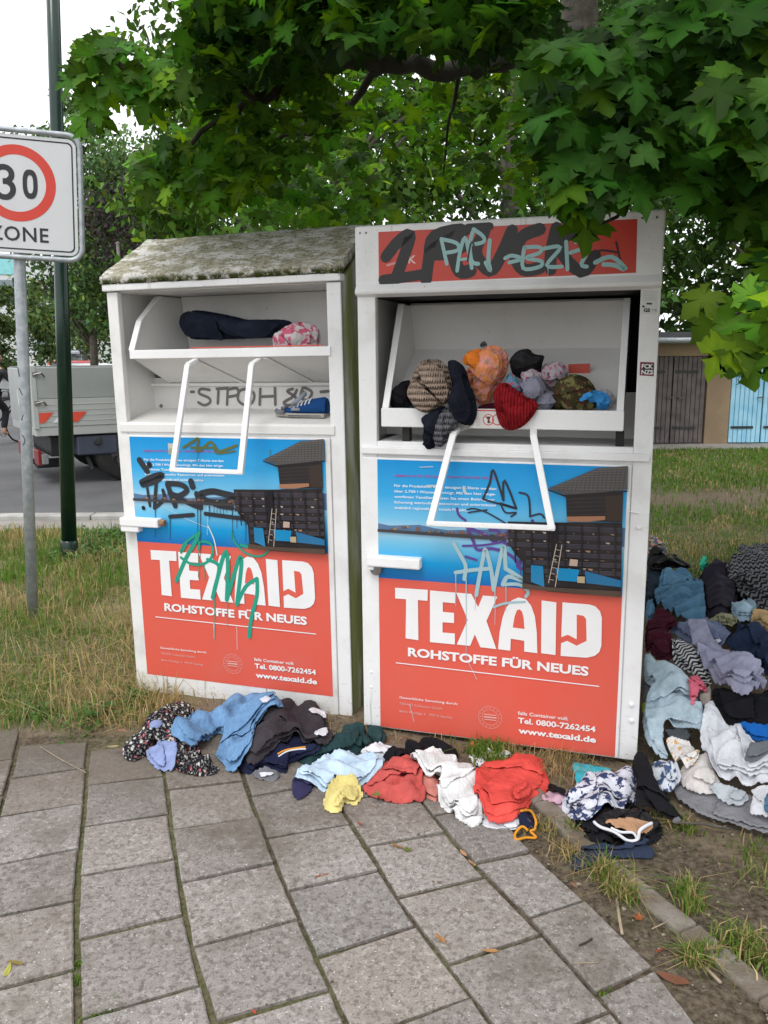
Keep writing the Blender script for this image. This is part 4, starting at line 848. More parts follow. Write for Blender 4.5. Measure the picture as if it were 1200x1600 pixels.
def drape(poly, base, h=.009, comp=(1.35, 1.12), ang=0, seed=0, amp=.016, lump=.02, it=110, grav=.00012, thick=.003, tether=.035, plateau=False, fs=1.0):
    comp = (1+(comp[0]-1)*1.15, 1+(comp[1]-1)*.55); amp = amp*1.5; lump = lump*.75
    """relax a sheet bigger than its outline until it buckles into folds; returns vertices, quads, uv"""
    poly = smooth_poly(poly); A = np.array(poly); x0, y0 = A.min(0)-h; x1, y1 = A.max(0)+h
    xs, ys = np.arange(x0, x1+h, h), np.arange(y0, y1+h, h); X, Y = np.meshgrid(xs, ys); ins = inside(X, Y, poly)
    d, bx, by = edge_dist(X, Y, poly); ins |= d < h*.35
    cell = ins[:-1, :-1] & ins[1:, :-1] & ins[:-1, 1:] & ins[1:, 1:]
    if cell.sum() < 4: return None
    used = np.zeros_like(ins); used[:-1, :-1] |= cell; used[1:, :-1] |= cell; used[:-1, 1:] |= cell; used[1:, 1:] |= cell
    full = np.zeros_like(ins); full[1:-1, 1:-1] = cell[:-1, :-1] & cell[1:, :-1] & cell[:-1, 1:] & cell[1:, 1:]
    edge = used & ~full; sn = edge & (d < h*1.2); X = np.where(sn, bx, X); Y = np.where(sn, by, Y)
    r = np.random.default_rng(seed); ca, sa = math.cos(ang), math.sin(ang); w = np.zeros_like(X)
    Xr, Yr = X*ca+Y*sa, -X*sa+Y*ca; q1, q2 = r.uniform(0, 50, 2)
    wx = Xr + .075*vnoise(Xr+q1, Yr*.6, .16, seed) + .03*vnoise(Xr, Yr+q2, .07, seed+1); rot = .5*vnoise(Xr, Yr, .35, seed+2); wx = wx + Yr*rot
    ri = lambda u: (1-np.abs(2*(u-np.floor(u))-1)**(1.6 if plateau else .85))*2-1
    w = ri(wx/(.085*fs)+q1)*(.55+1.1*np.clip(vnoise(Xr, Yr*.45, .12, seed+3)+.5, 0, 1)) + .55*ri(wx/(.047*fs)+Yr*2.0+q2)*np.clip(vnoise(Xr, Yr, .14, seed+4)*2+.5, 0, 1) + .45*ri((Yr+.08*vnoise(Xr, Yr, .1, seed+5))/(.12*fs))
    w = w*np.clip(np.where(ins, d, 0)/.03, .30, 1); w *= amp*.62; d2 = np.where(ins, d, 0); lmp = lump*np.sqrt(np.clip(d2/max(d2.max(), .02), 0, 1))*(.75+.8*vnoise(X, Y, .11, seed))
    if plateau: lmp = lump*(np.clip(d2/.03, 0, 1)**.6)*(.75+1.3*vnoise(X, Y, .09, seed))
    Pz0 = base(X, Y)+thick; P = np.stack([X, Y, Pz0+lmp+w+amp*.8*(np.clip(d2/.03, 0, 1))], -1); P0 = P.copy()
    types = []
    for dy, dx, st in ((0, 1, 1), (1, 0, 1), (1, 1, .7), (1, -1, .7), (0, 3, .4), (3, 0, .4), (0, 5, .3*(not plateau)), (5, 0, .3*(not plateau)), (3, 3, .3*(not plateau)), (3, -3, .3*(not plateau))):
        if st == 0: continue
        s1 = (slice(0, P.shape[0]-dy), slice(max(0, -dx), P.shape[1]-max(0, dx))); s2 = (slice(dy, P.shape[0]), slice(max(0, dx), P.shape[1]-max(0, -dx)))
        m = used[s1] & used[s2]
        if dy+abs(dx) >= 3 or dx < 0 or (dx and dy):
            my = (s1[0].start, s2[0].start)
        ex, ey = dx*h*ca+dy*h*sa, -dx*h*sa+dy*h*ca; Lr = math.hypot(ex*comp[0], ey*comp[1])*(1 if st > .5 else .985); types.append((s1, s2, m[..., None]*1.0, Lr, st))
    tk = np.where(edge, .22, tether)[..., None]; um = used[..., None]
    for t in range(it):
        acc = np.zeros_like(P); cnt = np.full(P.shape[:2]+(1,), 1e-6)
        for s1, s2, m, Lr, st in types:
            e = P[s2]-P[s1]; L = np.sqrt((e*e).sum(-1, keepdims=True))+1e-9
            c = e*((L-Lr)/L*.5*st)*m; acc[s1] += c; acc[s2] -= c; cnt[s1] += m*st; cnt[s2] += m*st
        P = P + acc/cnt*1.7
        P[..., :2] += (P0[..., :2]-P[..., :2])*tk
        P[..., 2] -= grav
        if t % 6 == 5:
            Q = P.copy(); mm = full; Q[1:-1, 1:-1] = (P[:-2, 1:-1]+P[2:, 1:-1]+P[1:-1, :-2]+P[1:-1, 2:])/4; P = np.where(mm[..., None], P*.80+Q*.20, P)
        fl = base(P[..., 0], P[..., 1])+thick+lmp*(.15 if plateau else .8); P[..., 2] = np.maximum(P[..., 2], fl)
        P[..., 2] = np.minimum(P[..., 2], fl+.03+amp*2.2)
    ids = -np.ones(used.shape, int); ids[used] = np.arange(used.sum()); V = P[used]; uv = np.stack([X, Y], -1)[used]*[comp[0], comp[1]]
    jy, jx = np.nonzero(cell); F = np.stack([ids[jy, jx], ids[jy, jx+1], ids[jy+1, jx+1], ids[jy+1, jx]], -1)
    return V, F, uv
FAB = {}
def fabric(name, c, kind='plain', c2=None, c3=None, rough=.9, sheen=0, spec=.12, weave=900, alpha=1):
    if name in FAB: return FAB[name]
    k = NT(name); uv = k.n('UVMap'); uvo = uv.outputs[0]
    def mp(sc, rot=0):
        m = k.n('Mapping'); k.l(uvo, m.inputs[0]); m.inputs[3].default_value = sc; m.inputs[2].default_value = (0, 0, rot); return m.outputs[0]
    n = k.noise(uvo, 14, 5, .6); col = k.mix(k.step(n, .3, .75), c, tuple(x*.72 for x in c))
    hgt = None; bs, bd = .25, .002
    if kind == 'denim':
        col = k.mix(k.math('MULTIPLY', k.step(k.noise(mp((1, .3, 1)), 60, 5, .8), .35, .7), .4), col, c2 or tuple(min(1, x*1.4+.02) for x in c)); hgt = k.noise(mp((1, .4, 1)), 420, 3, .8); bs = .5
    elif kind == 'floral':
        v = k.n('TexVoronoi'); k.l(uvo, v.inputs[0]); v.inputs['Scale'].default_value = 58; d = v.outputs['Distance']; s = k.n('SeparateXYZ'); k.l(v.outputs['Color'], s.inputs[0])
        pick = k.mix(k.step(s.outputs[0], .68, .70), c2, c3 or c2); col = k.mix(k.math('MULTIPLY', k.step(d, .52, .30), k.step(s.outputs[1], .34, .40)), col, pick)
        col = k.mix(k.math('MULTIPLY', k.step(k.noise(uvo, 110, 3), .56, .62), .5), col, c2)
    elif kind in ('zigzag', 'stripe', 'check', 'rib', 'knit'):
        per = {'zigzag': 34, 'stripe': 45, 'check': 22, 'rib': 70, 'knit': 46}[kind]
        s = k.n('SeparateXYZ'); k.l(uvo, s.inputs[0]); x, y = s.outputs[0], s.outputs[1]
        if kind == 'zigzag': ph = k.math('ADD', k.math('MULTIPLY', y, per*6.28), k.math('MULTIPLY', k.math('ABSOLUTE', k.math('SUBTRACT', k.math('FRACT', k.math('MULTIPLY', x, 24)), .5)), 7.0))
        else: ph = k.math('MULTIPLY', x, per*6.28)
        w = k.math('SINE', ph)
        if kind == 'check': w2 = k.math('SINE', k.math('MULTIPLY', y, per*6.28)); col = k.mix(k.math('MULTIPLY', k.step(w2, .1, .3), .6), col, c2); col = k.mix(k.math('MULTIPLY', k.step(w, .1, .3), .6), col, c2)
        elif kind in ('zigzag', 'stripe'): col = k.mix(k.step(w, -.15, .15), col, c2)
        elif kind == 'rib': hgt = w; bs, bd = .7, .004; col = k.mix(k.step(w, -1, -.2), tuple(x*.55 for x in c), col)
        elif kind == 'knit':
            wy = k.math('SINE', k.math('ADD', k.math('MULTIPLY', y, per*6.28*.9), k.math('MULTIPLY', k.math('ABSOLUTE', w), 2.2))); hh = k.math('ADD', k.math('MULTIPLY', k.math('ABSOLUTE', w), 1.0), k.math('MULTIPLY', wy, .6)); hgt = hh; bs, bd = 1.0, .009
            col = k.mix(k.step(hh, -.4, .5), tuple(x*.55 for x in c), col)
    elif kind == 'blotch':
        m1 = k.step(k.noise(uvo, 26, 4, .6), .50, .54); col = k.mix(m1, col, c2); 
        if c3: col = k.mix(k.step(k.noise(mp((1, 1, 1), 1.0), 33, 3, .6), .57, .60), col, c3)
    k.base(col); k.set(rough=rough, spec=spec, sheen=sheen)
    rid = k.math('ABSOLUTE', k.math('SUBTRACT', k.noise(uvo, 17, 3, .55), .5)); rid2 = k.math('ABSOLUTE', k.math('SUBTRACT', k.noise(mp((1, 1, 1), 1.2), 42, 2, .5), .5))
    cre = k.math('ADD', k.math('MULTIPLY', rid, 1.0), k.math('MULTIPLY', rid2, .35))
    if hgt is None: hgt = k.noise(uvo, weave, 2); bs, bd = .25, .001
    b1 = k.n('Bump'); b1.inputs['Strength'].default_value = .7; b1.inputs['Distance'].default_value = .022; b1.invert = True; k.l(cre, b1.inputs['Height'])
    k.bump(hgt, bs, bd); b2 = [n for n in k.t.nodes if n.bl_idname == 'ShaderNodeBump'][-1]; k.l(b1.outputs[0], b2.inputs['Normal'])
    if alpha < 1: k.b.inputs['Alpha'].default_value = alpha
    FAB[name] = k.m; return k.m
def finish(name, V, F, uv, mat, th=.0025, sub=1, parent=None):
    o = npmesh(name, V, F, None, mat, parent, uv, True)
    if sub: m = o.modifiers.new('sub', 'SUBSURF'); m.levels = m.render_levels = sub
    s = o.modifiers.new('th', 'SOLIDIFY'); s.thickness = th; s.offset = 0
    return o
heap = Pile(-1.6, 3.4, 1.9, 5.6)
cseed = [100]
def clip_poly(P, r, lo=.30, hi=.62):
    A = np.array([np.array(p, float) for p in P]); c = A.mean(0); a = r.uniform(0, 6.28); d = np.array([math.cos(a), math.sin(a)]); pr = (A-c)@d; t = pr.min()+(pr.max()-pr.min())*r.uniform(lo, hi); out = []
    for i in range(len(A)):
        p, q = A[i], A[(i+1) % len(A)]; sp, sq = (p-c)@d-t, (q-c)@d-t
        if sp > 0: out.append(p)
        if sp*sq < 0: w = sp/(sp-sq); out.append(p+(q-p)*w+np.array([-d[1], d[0]])*r.normal(0, .012))
    if len(out) < 3: return None
    out = np.array(out); c2 = out.mean(0); return list(c2+(out-c2)*r.uniform(.80, .93)-d*r.uniform(0, .012))
def lay(name, pts, mat, label, cat, zf=None, group=None, flaps=None, **kw):
    """a garment lying where the photograph shows it, on whatever is already there"""
    cseed[0] += 1
    P = [heap.px(*p) for p in (zf(pts) if zf else pts)]
    kw.setdefault('seed', cseed[0]); kw.setdefault('ang', (cseed[0]*1.7) % 3.14); th = kw.pop('th', .0025)
    res = drape(P, heap.at, **kw)
    if res is None: return None
    V, F, uv = res; o = finish(name, V, F, uv, mat, th); tag(o, label, cat, group); heap.add(V)
    A = np.array(P); ext = A.max(0)-A.min(0); ar = float(ext[0]*ext[1]); r = np.random.default_rng(cseed[0]*3)
    for k_ in range(flaps if flaps is not None else (0 if ar < .012 else 1 if ar < .04 else 2 if ar < .12 else 3)):
        Q = clip_poly(P, r)
        if Q is None: continue
        kw2 = dict(kw); kw2.update(seed=cseed[0]*7+k_, lump=.012, amp=kw.get('amp', .016)*.7, comp=(1.25, 1.1), ang=kw['ang']+r.normal(0, .5))
        res = drape(Q, heap.at, **kw2)
        if res: finish('fold', *res, mat, th, parent=o); heap.add(res[0])
    return o
# colours
f = fabric
BLACKC = f('black_cotton', (.012, .012, .015)); NAVY = f('navy_cotton', (.014, .018, .045)); DENIM = f('mid_denim', (.14, .27, .46), 'denim'); SLATE = f('slate_denim', (.075, .17, .27), 'denim', (.11, .22, .33)); PALEJ = f('pale_denim', (.42, .54, .62), 'denim', (.60, .70, .76)); DKJ = f('dark_denim', (.014, .024, .055), 'denim', (.03, .05, .10))
PERI = f('periwinkle_cotton', (.26, .32, .55)); CHAR = f('charcoal_jersey', (.050, .043, .050)); DGREEN = f('dark_green_nylon', (.018, .050, .055), rough=.5); LBLUE = f('light_blue_cotton', (.52, .66, .80)); WHITE = f('white_cotton', (.74, .75, .80)); CREAM = f('cream_cotton', (.70, .66, .64)); YEL = f('pale_yellow_cotton', (.72, .62, .24)); CORAL = f('coral_twill', (.55, .10, .09)); SALM = f('salmon_cotton', (.62, .23, .19)); REDC = f('bright_coral_twill', (.72, .085, .070)); FLOR = f('floral_chiffon', (.016, .014, .02), 'floral', (.50, .50, .46), (.36, .07, .08)); TIE = f('blue_white_tie_dye', (.66, .68, .76), 'blotch', (.035, .05, .12)); PINK = f('pink_cotton', (.62, .40, .50)); CYAN = f('turquoise_cotton', (.06, .50, .62)); TAN = f('tan_lining', (.46, .26, .15), rough=.45); MAROON = f('maroon_jersey', (.055, .008, .018)); GBLUE = f('grey_blue_jersey', (.17, .20, .32)); LILAC = f('lilac_grey_fleece', (.34, .34, .46)); ZIG = f('black_white_zigzag', (.60, .60, .60), 'zigzag', (.02, .02, .025)); ZIGD = f('dark_zigzag_knit', (.012, .012, .014), 'zigzag', (.13, .13, .14)); KHAKI = f('khaki_cotton', (.42, .29, .15)); CAMO = f('camouflage_cotton', (.28, .27, .17), 'blotch', (.10, .10, .055)); HOTP = f('hot_pink_ribbon', (.75, .16, .24)); BBLUE = f('royal_blue_nylon', (.01, .14, .52), rough=.5); GREY = f('mid_grey_jersey', (.17, .17, .19)); SHEER = f('sheer_grey_tulle', (.24, .24, .26), rough=.6); SHEERW = f('sheer_white_tulle', (.50, .54, .58), rough=.5); STRN = f('navy_white_stripe', (.62, .66, .72), 'blotch', (.06, .09, .18)); DOTS = f('white_spotted_cotton', (.72, .70, .68), 'blotch', (.74, .73, .70), (.62, .36, .14)); DSOCK = f('dark_blue_jersey', (.030, .042, .075)); CRINK = f('crinkled_white_gauze', (.76, .76, .76)); DKNIT = f('navy_cable_knit', (.02, .035, .06), 'knit'); ORANGE = f('orange_binding', (.72, .30, .03))
z3, z4, z5 = Z(170, 1060, .325), Z(440, 1120, .366667), Z(720, 1150, .4); zp = Z(980, 840, .3)
ROW = 'garments strewn on the ground in front of the bins'; HEAP = 'garments in the big heap beside the right bin'
# ---- row along the front, lowest first
lay('dark_green_jacket', [(60, 200), (130, 165), (230, 120), (270, 60), (340, 40), (362, 90), (350, 150), (300, 175), (200, 200), (120, 218)], DGREEN, 'dark green nylon jacket lying under the gap between the two bins', 'jacket', z4, ROW, comp=(1.4, 1.2), lump=.03)
lay('dark_green_bag', [(345, 130), (362, 75), (420, 50), (446, 90), (436, 132), (385, 145)], DGREEN, 'small crumpled dark green bundle at the left corner of the taller bin', 'garment', z4, ROW, lump=.045)
lay('floral_scarf', [(72, 395), (75, 350), (110, 310), (170, 290), (190, 225), (260, 190), (340, 155), (412, 170), (400, 215), (340, 270), (370, 310), (440, 350), (440, 390), (400, 412), (470, 408), (537, 448), (500, 470), (420, 482), (350, 465), (318, 440), (300, 390), (230, 352), (170, 378), (120, 402)], FLOR, 'black floral chiffon scarf spread out at the left end of the clothes', 'scarf', z3, ROW, comp=(1.6, 1.35), amp=.02, lump=.02)
lay('purple_blue_shirt', [(180, 365), (210, 340), (270, 308), (326, 312), (328, 380), (315, 430), (300, 456), (240, 445), (200, 410)], PERI, 'crumpled periwinkle shirt lying on the black floral scarf', 'shirt', z3, ROW, comp=(1.4, 1.25), lump=.02)
lay('blue_rag', [(195, 235), (215, 212), (250, 208), (262, 230), (235, 250), (205, 250)], PERI, 'small scrap of periwinkle cloth at the top of the floral scarf', 'cloth', z3, ROW, h=.008)
lay('navy_trousers', [(612, 425), (700, 360), (720, 230), (800, 200), (900, 290), (1000, 325), (1025, 350), (1000, 372), (920, 390), (862, 420), (860, 468), (790, 450), (700, 455), (675, 475)], f('dark_navy_jersey', (.016, .020, .052)), 'navy tracksuit trousers with a white and orange stripe below the charcoal jacket', 'trousers', z3, ROW, comp=(1.3, 1.15), lump=.035)
lay('charcoal_jacket', [(700, 455), (655, 425), (690, 300), (715, 195), (760, 165), (850, 138), (920, 155), (1000, 150), (1040, 185), (1048, 240), (1080, 290), (1040, 340), (990, 320), (930, 305), (870, 300), (800, 340), (765, 370)], CHAR, 'crumpled charcoal brown jacket in front of the mossy bin door', 'jacket', z3, ROW, comp=(1.4, 1.2), amp=.022, lump=.05)
lay('white_patch', [(975, 298), (1040, 238), (1056, 262), (1046, 303)], WHITE, 'small white cloth patch on the charcoal jacket', 'cloth', z3, ROW, h=.008, lump=.008, comp=(1.05, 1.05), amp=.003)
lay('white_scrap', [(955, 155), (1000, 150), (1045, 180), (1048, 220), (1030, 190), (985, 172)], WHITE, 'white scrap behind the charcoal jacket by the bin corner', 'cloth', z3, ROW, h=.008, lump=.008, comp=(1.05, 1.05), amp=.003)
lay('blue_jeans', [(285, 245), (430, 168), (500, 200), (530, 170), (560, 132), (660, 120), (740, 95), (832, 122), (842, 150), (750, 180), (700, 240), (697, 330), (645, 400), (627, 455), (570, 462), (550, 410), (512, 388), (528, 335), (560, 290), (525, 262), (440, 300), (415, 335), (345, 318)], DENIM, 'light blue denim trousers draped between the floral scarf and charcoal jacket', 'jeans', z3, ROW, comp=(1.35, 1.2), amp=.02, lump=.045, ang=.4)
o = lay('jeans_label', [(720, 105), (760, 85), (785, 100), (765, 130), (735, 135)], f('paper_label', (.62, .62, .70)), 'pale printed label on the waistband of the light blue jeans', 'label', z3, ROW, h=.007, lump=.004, comp=(1, 1), amp=.002)
lay('grey_sock', [(688, 482), (708, 455), (760, 448), (812, 460), (822, 485), (795, 503), (735, 500)], GREY, 'grey ankle sock with a white patch below the navy trousers', 'sock', z3, ROW, h=.008, lump=.025)
lay('white_heel_patch', [(722, 455), (790, 455), (795, 476), (728, 482)], WHITE, 'white heel patch lying on the grey ankle sock', 'cloth', z3, ROW, h=.007, lump=.004, amp=.002, comp=(1, 1))
lay('white_blouse', [(338, 150), (430, 130), (517, 142), (505, 178), (450, 192), (400, 180), (350, 180)], WHITE, 'white blouse between the dark green jacket and the black top', 'blouse', z4, ROW, comp=(1.4, 1.2), lump=.02)
lay('black_shirt', [(365, 285), (385, 245), (430, 205), (450, 185), (520, 155), (545, 125), (640, 113), (700, 122), (745, 150), (752, 182), (700, 190), (600, 172), (540, 195), (480, 235), (420, 275)], BLACKC, 'black top half hidden behind the coral trousers', 'shirt', z4, ROW, comp=(1.4, 1.2), lump=.035)
lay('navy_sleeve', [(45, 292), (60, 268), (100, 262), (142, 285), (122, 330), (70, 366), (50, 350)], f('navy_violet_jersey', (.035, .033, .085)), 'navy sleeve sticking out left of the light blue shirt', 'garment', z4, ROW, lump=.03, h=.009)
lay('light_blue_shirt', [(50, 270), (105, 225), (180, 182), (280, 150), (330, 180), (400, 163), (442, 190), (430, 240), (355, 290), (330, 300), (240, 285), (190, 332), (150, 300), (100, 272)], LBLUE, 'pale blue cotton shirt spread flat beside the yellow top', 'shirt', z4, ROW, comp=(1.3, 1.15), lump=.02)
lay('salmon_cloth', [(585, 250), (660, 262), (682, 310), (662, 372), (612, 355), (590, 300)], SALM, 'salmon pink cloth between coral trousers and white gauze shirt', 'cloth', z4, ROW, comp=(1.5, 1.2), lump=.02)
lay('coral_trousers', [(342, 312), (420, 250), (500, 203), (582, 190), (612, 240), (592, 280), (612, 340), (603, 372), (480, 376), (380, 352)], CORAL, 'faded coral red trousers bunched up with waistband showing', 'trousers', z4, ROW, comp=(1.3, 1.6), amp=.024, lump=.05, ang=1.3)
lay('yellow_shirt', [(178, 380), (198, 320), (258, 254), (322, 262), (327, 310), (342, 350), (312, 387), (272, 372), (240, 425), (192, 412)], YEL, 'pale yellow crumpled top lying on the slabs', 'shirt', z4, ROW, comp=(1.4, 1.25), lump=.025)
lay('white_towel', [(848, 400), (900, 380), (1020, 440), (1027, 486), (900, 488), (850, 470)], WHITE, 'white cloth showing under the bottom edge of the bright coral jacket', 'cloth', z4, ROW, lump=.012, comp=(1.1, 1.05))
lay('pale_scarf', [(793, 165), (880, 175), (985, 172), (1010, 185), (880, 215), (835, 222)], WHITE, 'pale cloth poking out above the bright coral jacket', 'cloth', z4, ROW, lump=.012)
lay('white_gauze_shirt', [(543, 180), (590, 158), (650, 175), (742, 210), (752, 246), (822, 240), (850, 330), (862, 390), (850, 402), (857, 450), (802, 480), (735, 430), (680, 392), (660, 330), (682, 285), (622, 262), (590, 212)], CRINK, 'crinkled white gauze shirt between the coral trousers and the coral jacket', 'shirt', z4, ROW, comp=(1.55, 1.35), amp=.014, lump=.02)
lay('coral_jacket', [(818, 310), (840, 222), (900, 195), (985, 186), (1010, 163), (1110, 185), (1122, 240), (1142, 290), (1130, 330), (1060, 372), (1050, 400), (1010, 462), (880, 468), (860, 390), (835, 350)], REDC, 'bright coral red jacket with upturned collar, largest red piece on the ground', 'jacket', z4, ROW, comp=(1.16, 1.12), amp=.03, lump=.07, h=.012, grav=.0005)
o = lay('coral_collar', [(985, 330), (1000, 300), (1045, 290), (1068, 312), (1060, 345), (1035, 360), (995, 360)], REDC, 'folded coral pocket flap standing on the bright coral jacket', 'cloth', z4, ROW, h=.008, lump=.045, amp=.012)
lay('navy_mitten', [(1010, 408), (1062, 405), (1086, 450), (1082, 492), (1040, 500), (1018, 470)], NAVY, 'navy mitten with orange binding below the bright coral jacket', 'mitten', z4, ROW, h=.008, lump=.02)
mt = bpy.context.scene.objects['navy_mitten']
def cord(name, pts, mat, r, parent=None, zf=None, up=.006, n=7):
    P = []
    for p in (zf(pts) if zf else pts): q_ = heap.px(*p); P.append((q_[0], q_[1], float(heap.at(*q_))+up))
    P = [np.array(p) for p in P]; E = [P[0]]+P+[P[-1]]; Q = []
    for i in range(1, len(E)-2):
        for t in (0, .2, .4, .6, .8): Q.append(.5*((2*E[i])+(-E[i-1]+E[i+1])*t+(2*E[i-1]-5*E[i]+4*E[i+1]-E[i+2])*t*t+(-E[i-1]+3*E[i]-3*E[i+1]+E[i+2])*t**3))
    Q.append(P[-1]); m = MB(); m.tube(Q, r, n); return m.build(name, mat, parent, smooth=True)
cord('orange_binding', [(1020, 410), (1060, 408), (1083, 450), (1078, 488), (1060, 500), (1084, 522), (1040, 522), (1000, 530), (996, 508), (1024, 482), (1050, 498)], ORANGE, .0045, mt, z4)
lay('pink_garment', [(312, 250), (350, 225), (400, 235), (445, 228), (430, 262), (400, 292), (368, 290)], PINK, 'pale pink garment between the coral jacket and the tie-dye top', 'garment', z5, ROW, comp=(1.3, 1.5), lump=.02, h=.009)
lay('black_rag', [(340, 190), (375, 200), (412, 230), (400, 243), (350, 225)], BLACKC, 'black rag at the right edge of the bright coral jacket', 'cloth', z5, ROW, h=.008)
lay('black_skirt', [(405, 315), (470, 345), (560, 300), (610, 288), (660, 310), (780, 345), (785, 400), (725, 442), (600, 445), (500, 425), (440, 375)], BLACKC, 'black skirt lying under the tie-dye top on the bare soil', 'skirt', z5, ROW, comp=(1.35, 1.2), lump=.035)
lay('turquoise_cloth', [(432, 105), (470, 115), (560, 130), (600, 140), (520, 165), (470, 210), (450, 190)], CYAN, 'turquoise cloth with folded hem above the tie-dye top', 'cloth', z5, ROW, h=.009, comp=(1.15, 1.1), lump=.03)
lay('tie_dye_shirt', [(395, 292), (420, 240), (462, 208), (480, 178), (560, 150), (665, 133), (702, 188), (708, 212), (640, 290), (560, 300), (472, 347), (430, 330)], TIE, 'white top with dark blue tie-dye blotches beside the bin corner', 'shirt', z5, ROW, comp=(1.4, 1.25), lump=.03)
lay('black_bag', [(520, 345), (560, 325), (640, 318), (740, 330), (780, 345), (775, 390), (700, 437), (620, 430), (560, 392)], f('black_nylon', (.012, .012, .014), rough=.4), 'open black bag with tan lining on the bare soil', 'bag', z5, ROW, comp=(1.1, 1.1), lump=.06, grav=.0003)
bagp = bpy.context.scene.objects['black_bag']
def part_on(name, pts, mat, parent, zf, **kw):
    o = lay(name, pts, mat, None, None, zf, **kw); o.parent = parent; return o
part_on('lining', [(560, 352), (600, 330), (660, 322), (745, 345), (752, 380), (695, 420), (625, 400), (585, 380)], TAN, bagp, z5, comp=(1.15, 1.1), lump=.012, amp=.01)
cord('strap', [(520, 345), (545, 370), (600, 395), (650, 425), (690, 410), (700, 380), (745, 350)], WHITE, .0055, bagp, z5)
cord('strap', [(585, 378), (625, 385), (670, 398), (690, 412)], WHITE, .0045, bagp, z5)
lay('dark_blue_sleeve', [(430, 502), (450, 456), (520, 440), (590, 452), (680, 448), (755, 445), (757, 490), (640, 480), (560, 490), (480, 530), (435, 537)], DSOCK, 'dark blue jersey sleeve stretched out on the concrete edging', 'garment', z5, ROW, comp=(1.2, 1.15), lump=.035)
# ---- heap beside the right bin, lowest first
H_ = lambda *a, **k_: lay(*a, zf=zp, group=HEAP, **k_)
H_('sheer_grey_skirt', [(235, 1300), (300, 1285), (460, 1320), (640, 1345), (733, 1430), (900, 1450), (900, 1590), (700, 1560), (500, 1500), (360, 1450), (262, 1385)], SHEER, 'sheer grey tulle skirt spread on the soil at the foot of the heap', 'skirt', comp=(1.05, 1.03), lump=.012, amp=.005, h=.013, flaps=1)
H_('grey_lace', [(85, 780), (110, 760), (150, 800), (100, 870), (85, 860)], GREY, 'grey lace cloth pressed against the side of the right bin', 'cloth')
H_('yellow_green_cloth', [(75, 870), (105, 868), (108, 905), (80, 925)], f('yellow_green_cotton', (.35, .42, .02)), 'small yellow-green scrap squeezed against the right bin', 'cloth', h=.008)
H_('dark_knit_sweater', [(100, 160), (195, 165), (155, 300), (140, 360), (100, 345)], DKNIT, 'navy cable knit sweater at the bin side of the heap', 'sweater', lump=.05)
H_('teal_cloth', [(100, 30), (130, 40), (180, 85), (215, 92), (225, 108), (120, 125), (100, 110)], f('teal_print', (.02, .12, .17), 'blotch', (.45, .25, .15), (.30, .03, .07)), 'teal and tan printed cloth at the back of the heap', 'cloth', lump=.03)
H_('black_sack', [(105, 105), (250, 100), (350, 160), (300, 180), (200, 180), (105, 165)], f('black_film', (.01, .01, .012), rough=.35), 'flat black plastic sack at the back of the heap beside the bin', 'sack', lump=.04, comp=(1.1, 1.1))
H_('mint_cloth', [(370, 165), (440, 148), (450, 175), (380, 185)], f('mint_cotton', (.03, .38, .24)), 'mint green strip between the black sack and the zigzag shawl', 'cloth', h=.009)
H_('black_hoodie', [(370, 250), (380, 200), (440, 150), (520, 128), (610, 230), (570, 320), (545, 420), (410, 432), (398, 340)], f('violet_black_jersey', (.022, .018, .028)), 'black hoodie between the slate denim and the zigzag shawl', 'hoodie', comp=(1.4, 1.2), lump=.05)
H_('zigzag_shawl', [(505, 140), (560, 105), (640, 80), (733, 66), (900, 90), (930, 300), (900, 420), (800, 430), (700, 402), (600, 330), (560, 240), (530, 190)], ZIGD, 'black knitted shawl with grey zigzag stripes on top of the heap', 'shawl', comp=(1.25, 1.15), lump=.09, amp=.03)
H_('pale_blue_shirt', [(540, 370), (590, 328), (640, 335), (672, 372), (650, 452), (570, 445)], f('pale_blue_cotton', (.30, .42, .52)), 'pale blue shirt half buried below the zigzag shawl', 'shirt', lump=.04)
H_('khaki_trousers', [(635, 440), (685, 388), (733, 408), (820, 440), (850, 540), (733, 525), (690, 500)], KHAKI, 'khaki trousers at the right edge of the heap', 'trousers', lump=.04)
H_('camouflage_cap', [(412, 440), (480, 413), (540, 420), (572, 442), (552, 482), (430, 462)], CAMO, 'camouflage cap in the middle of the heap', 'cap', lump=.035)
H_('slate_denim_shirt', [(140, 300), (165, 230), (188, 178), (250, 180), (332, 190), (340, 230), (388, 252), (408, 380), (402, 442), (330, 452), (270, 452), (205, 385), (148, 362)], SLATE, 'slate blue denim shirt near the bin side of the heap', 'shirt', comp=(1.3, 1.15), lump=.06, amp=.024)
H_('blue_cloth_roll', [(98, 345), (130, 338), (145, 380), (130, 440), (98, 450)], SLATE, 'blue rolled cloth squeezed between bin and maroon jersey', 'cloth', lump=.04)
H_('dark_jeans', [(485, 560), (520, 530), (562, 512), (582, 448), (662, 470), (733, 520), (860, 560), (880, 740), (733, 732), (690, 700), (600, 650), (540, 605)], DKJ, 'dark blue jeans lying right of the lilac fleece', 'jeans', comp=(1.3, 1.15), lump=.06, amp=.024)
H_('grey_blue_shirt', [(213, 480), (300, 455), (400, 448), (470, 455), (545, 500), (500, 592), (440, 562), (330, 565), (260, 522)], GBLUE, 'grey-blue T-shirt with a white neck label', 'shirt', comp=(1.25, 1.15), lump=.04)
tl = H_('neck_label', [(440, 535), (485, 532), (492, 568), (450, 572)], WHITE, 'white square neck label on the grey-blue T-shirt', 'label', h=.007, lump=.002, amp=.001, comp=(1, 1))
H_('maroon_sweater', [(95, 480), (138, 440), (152, 383), (222, 408), (268, 462), (202, 500), (240, 570), (242, 642), (185, 662), (130, 630), (92, 600)], MAROON, 'maroon sweater bunched against the right side of the bin', 'sweater', comp=(1.3, 1.2), lump=.06)
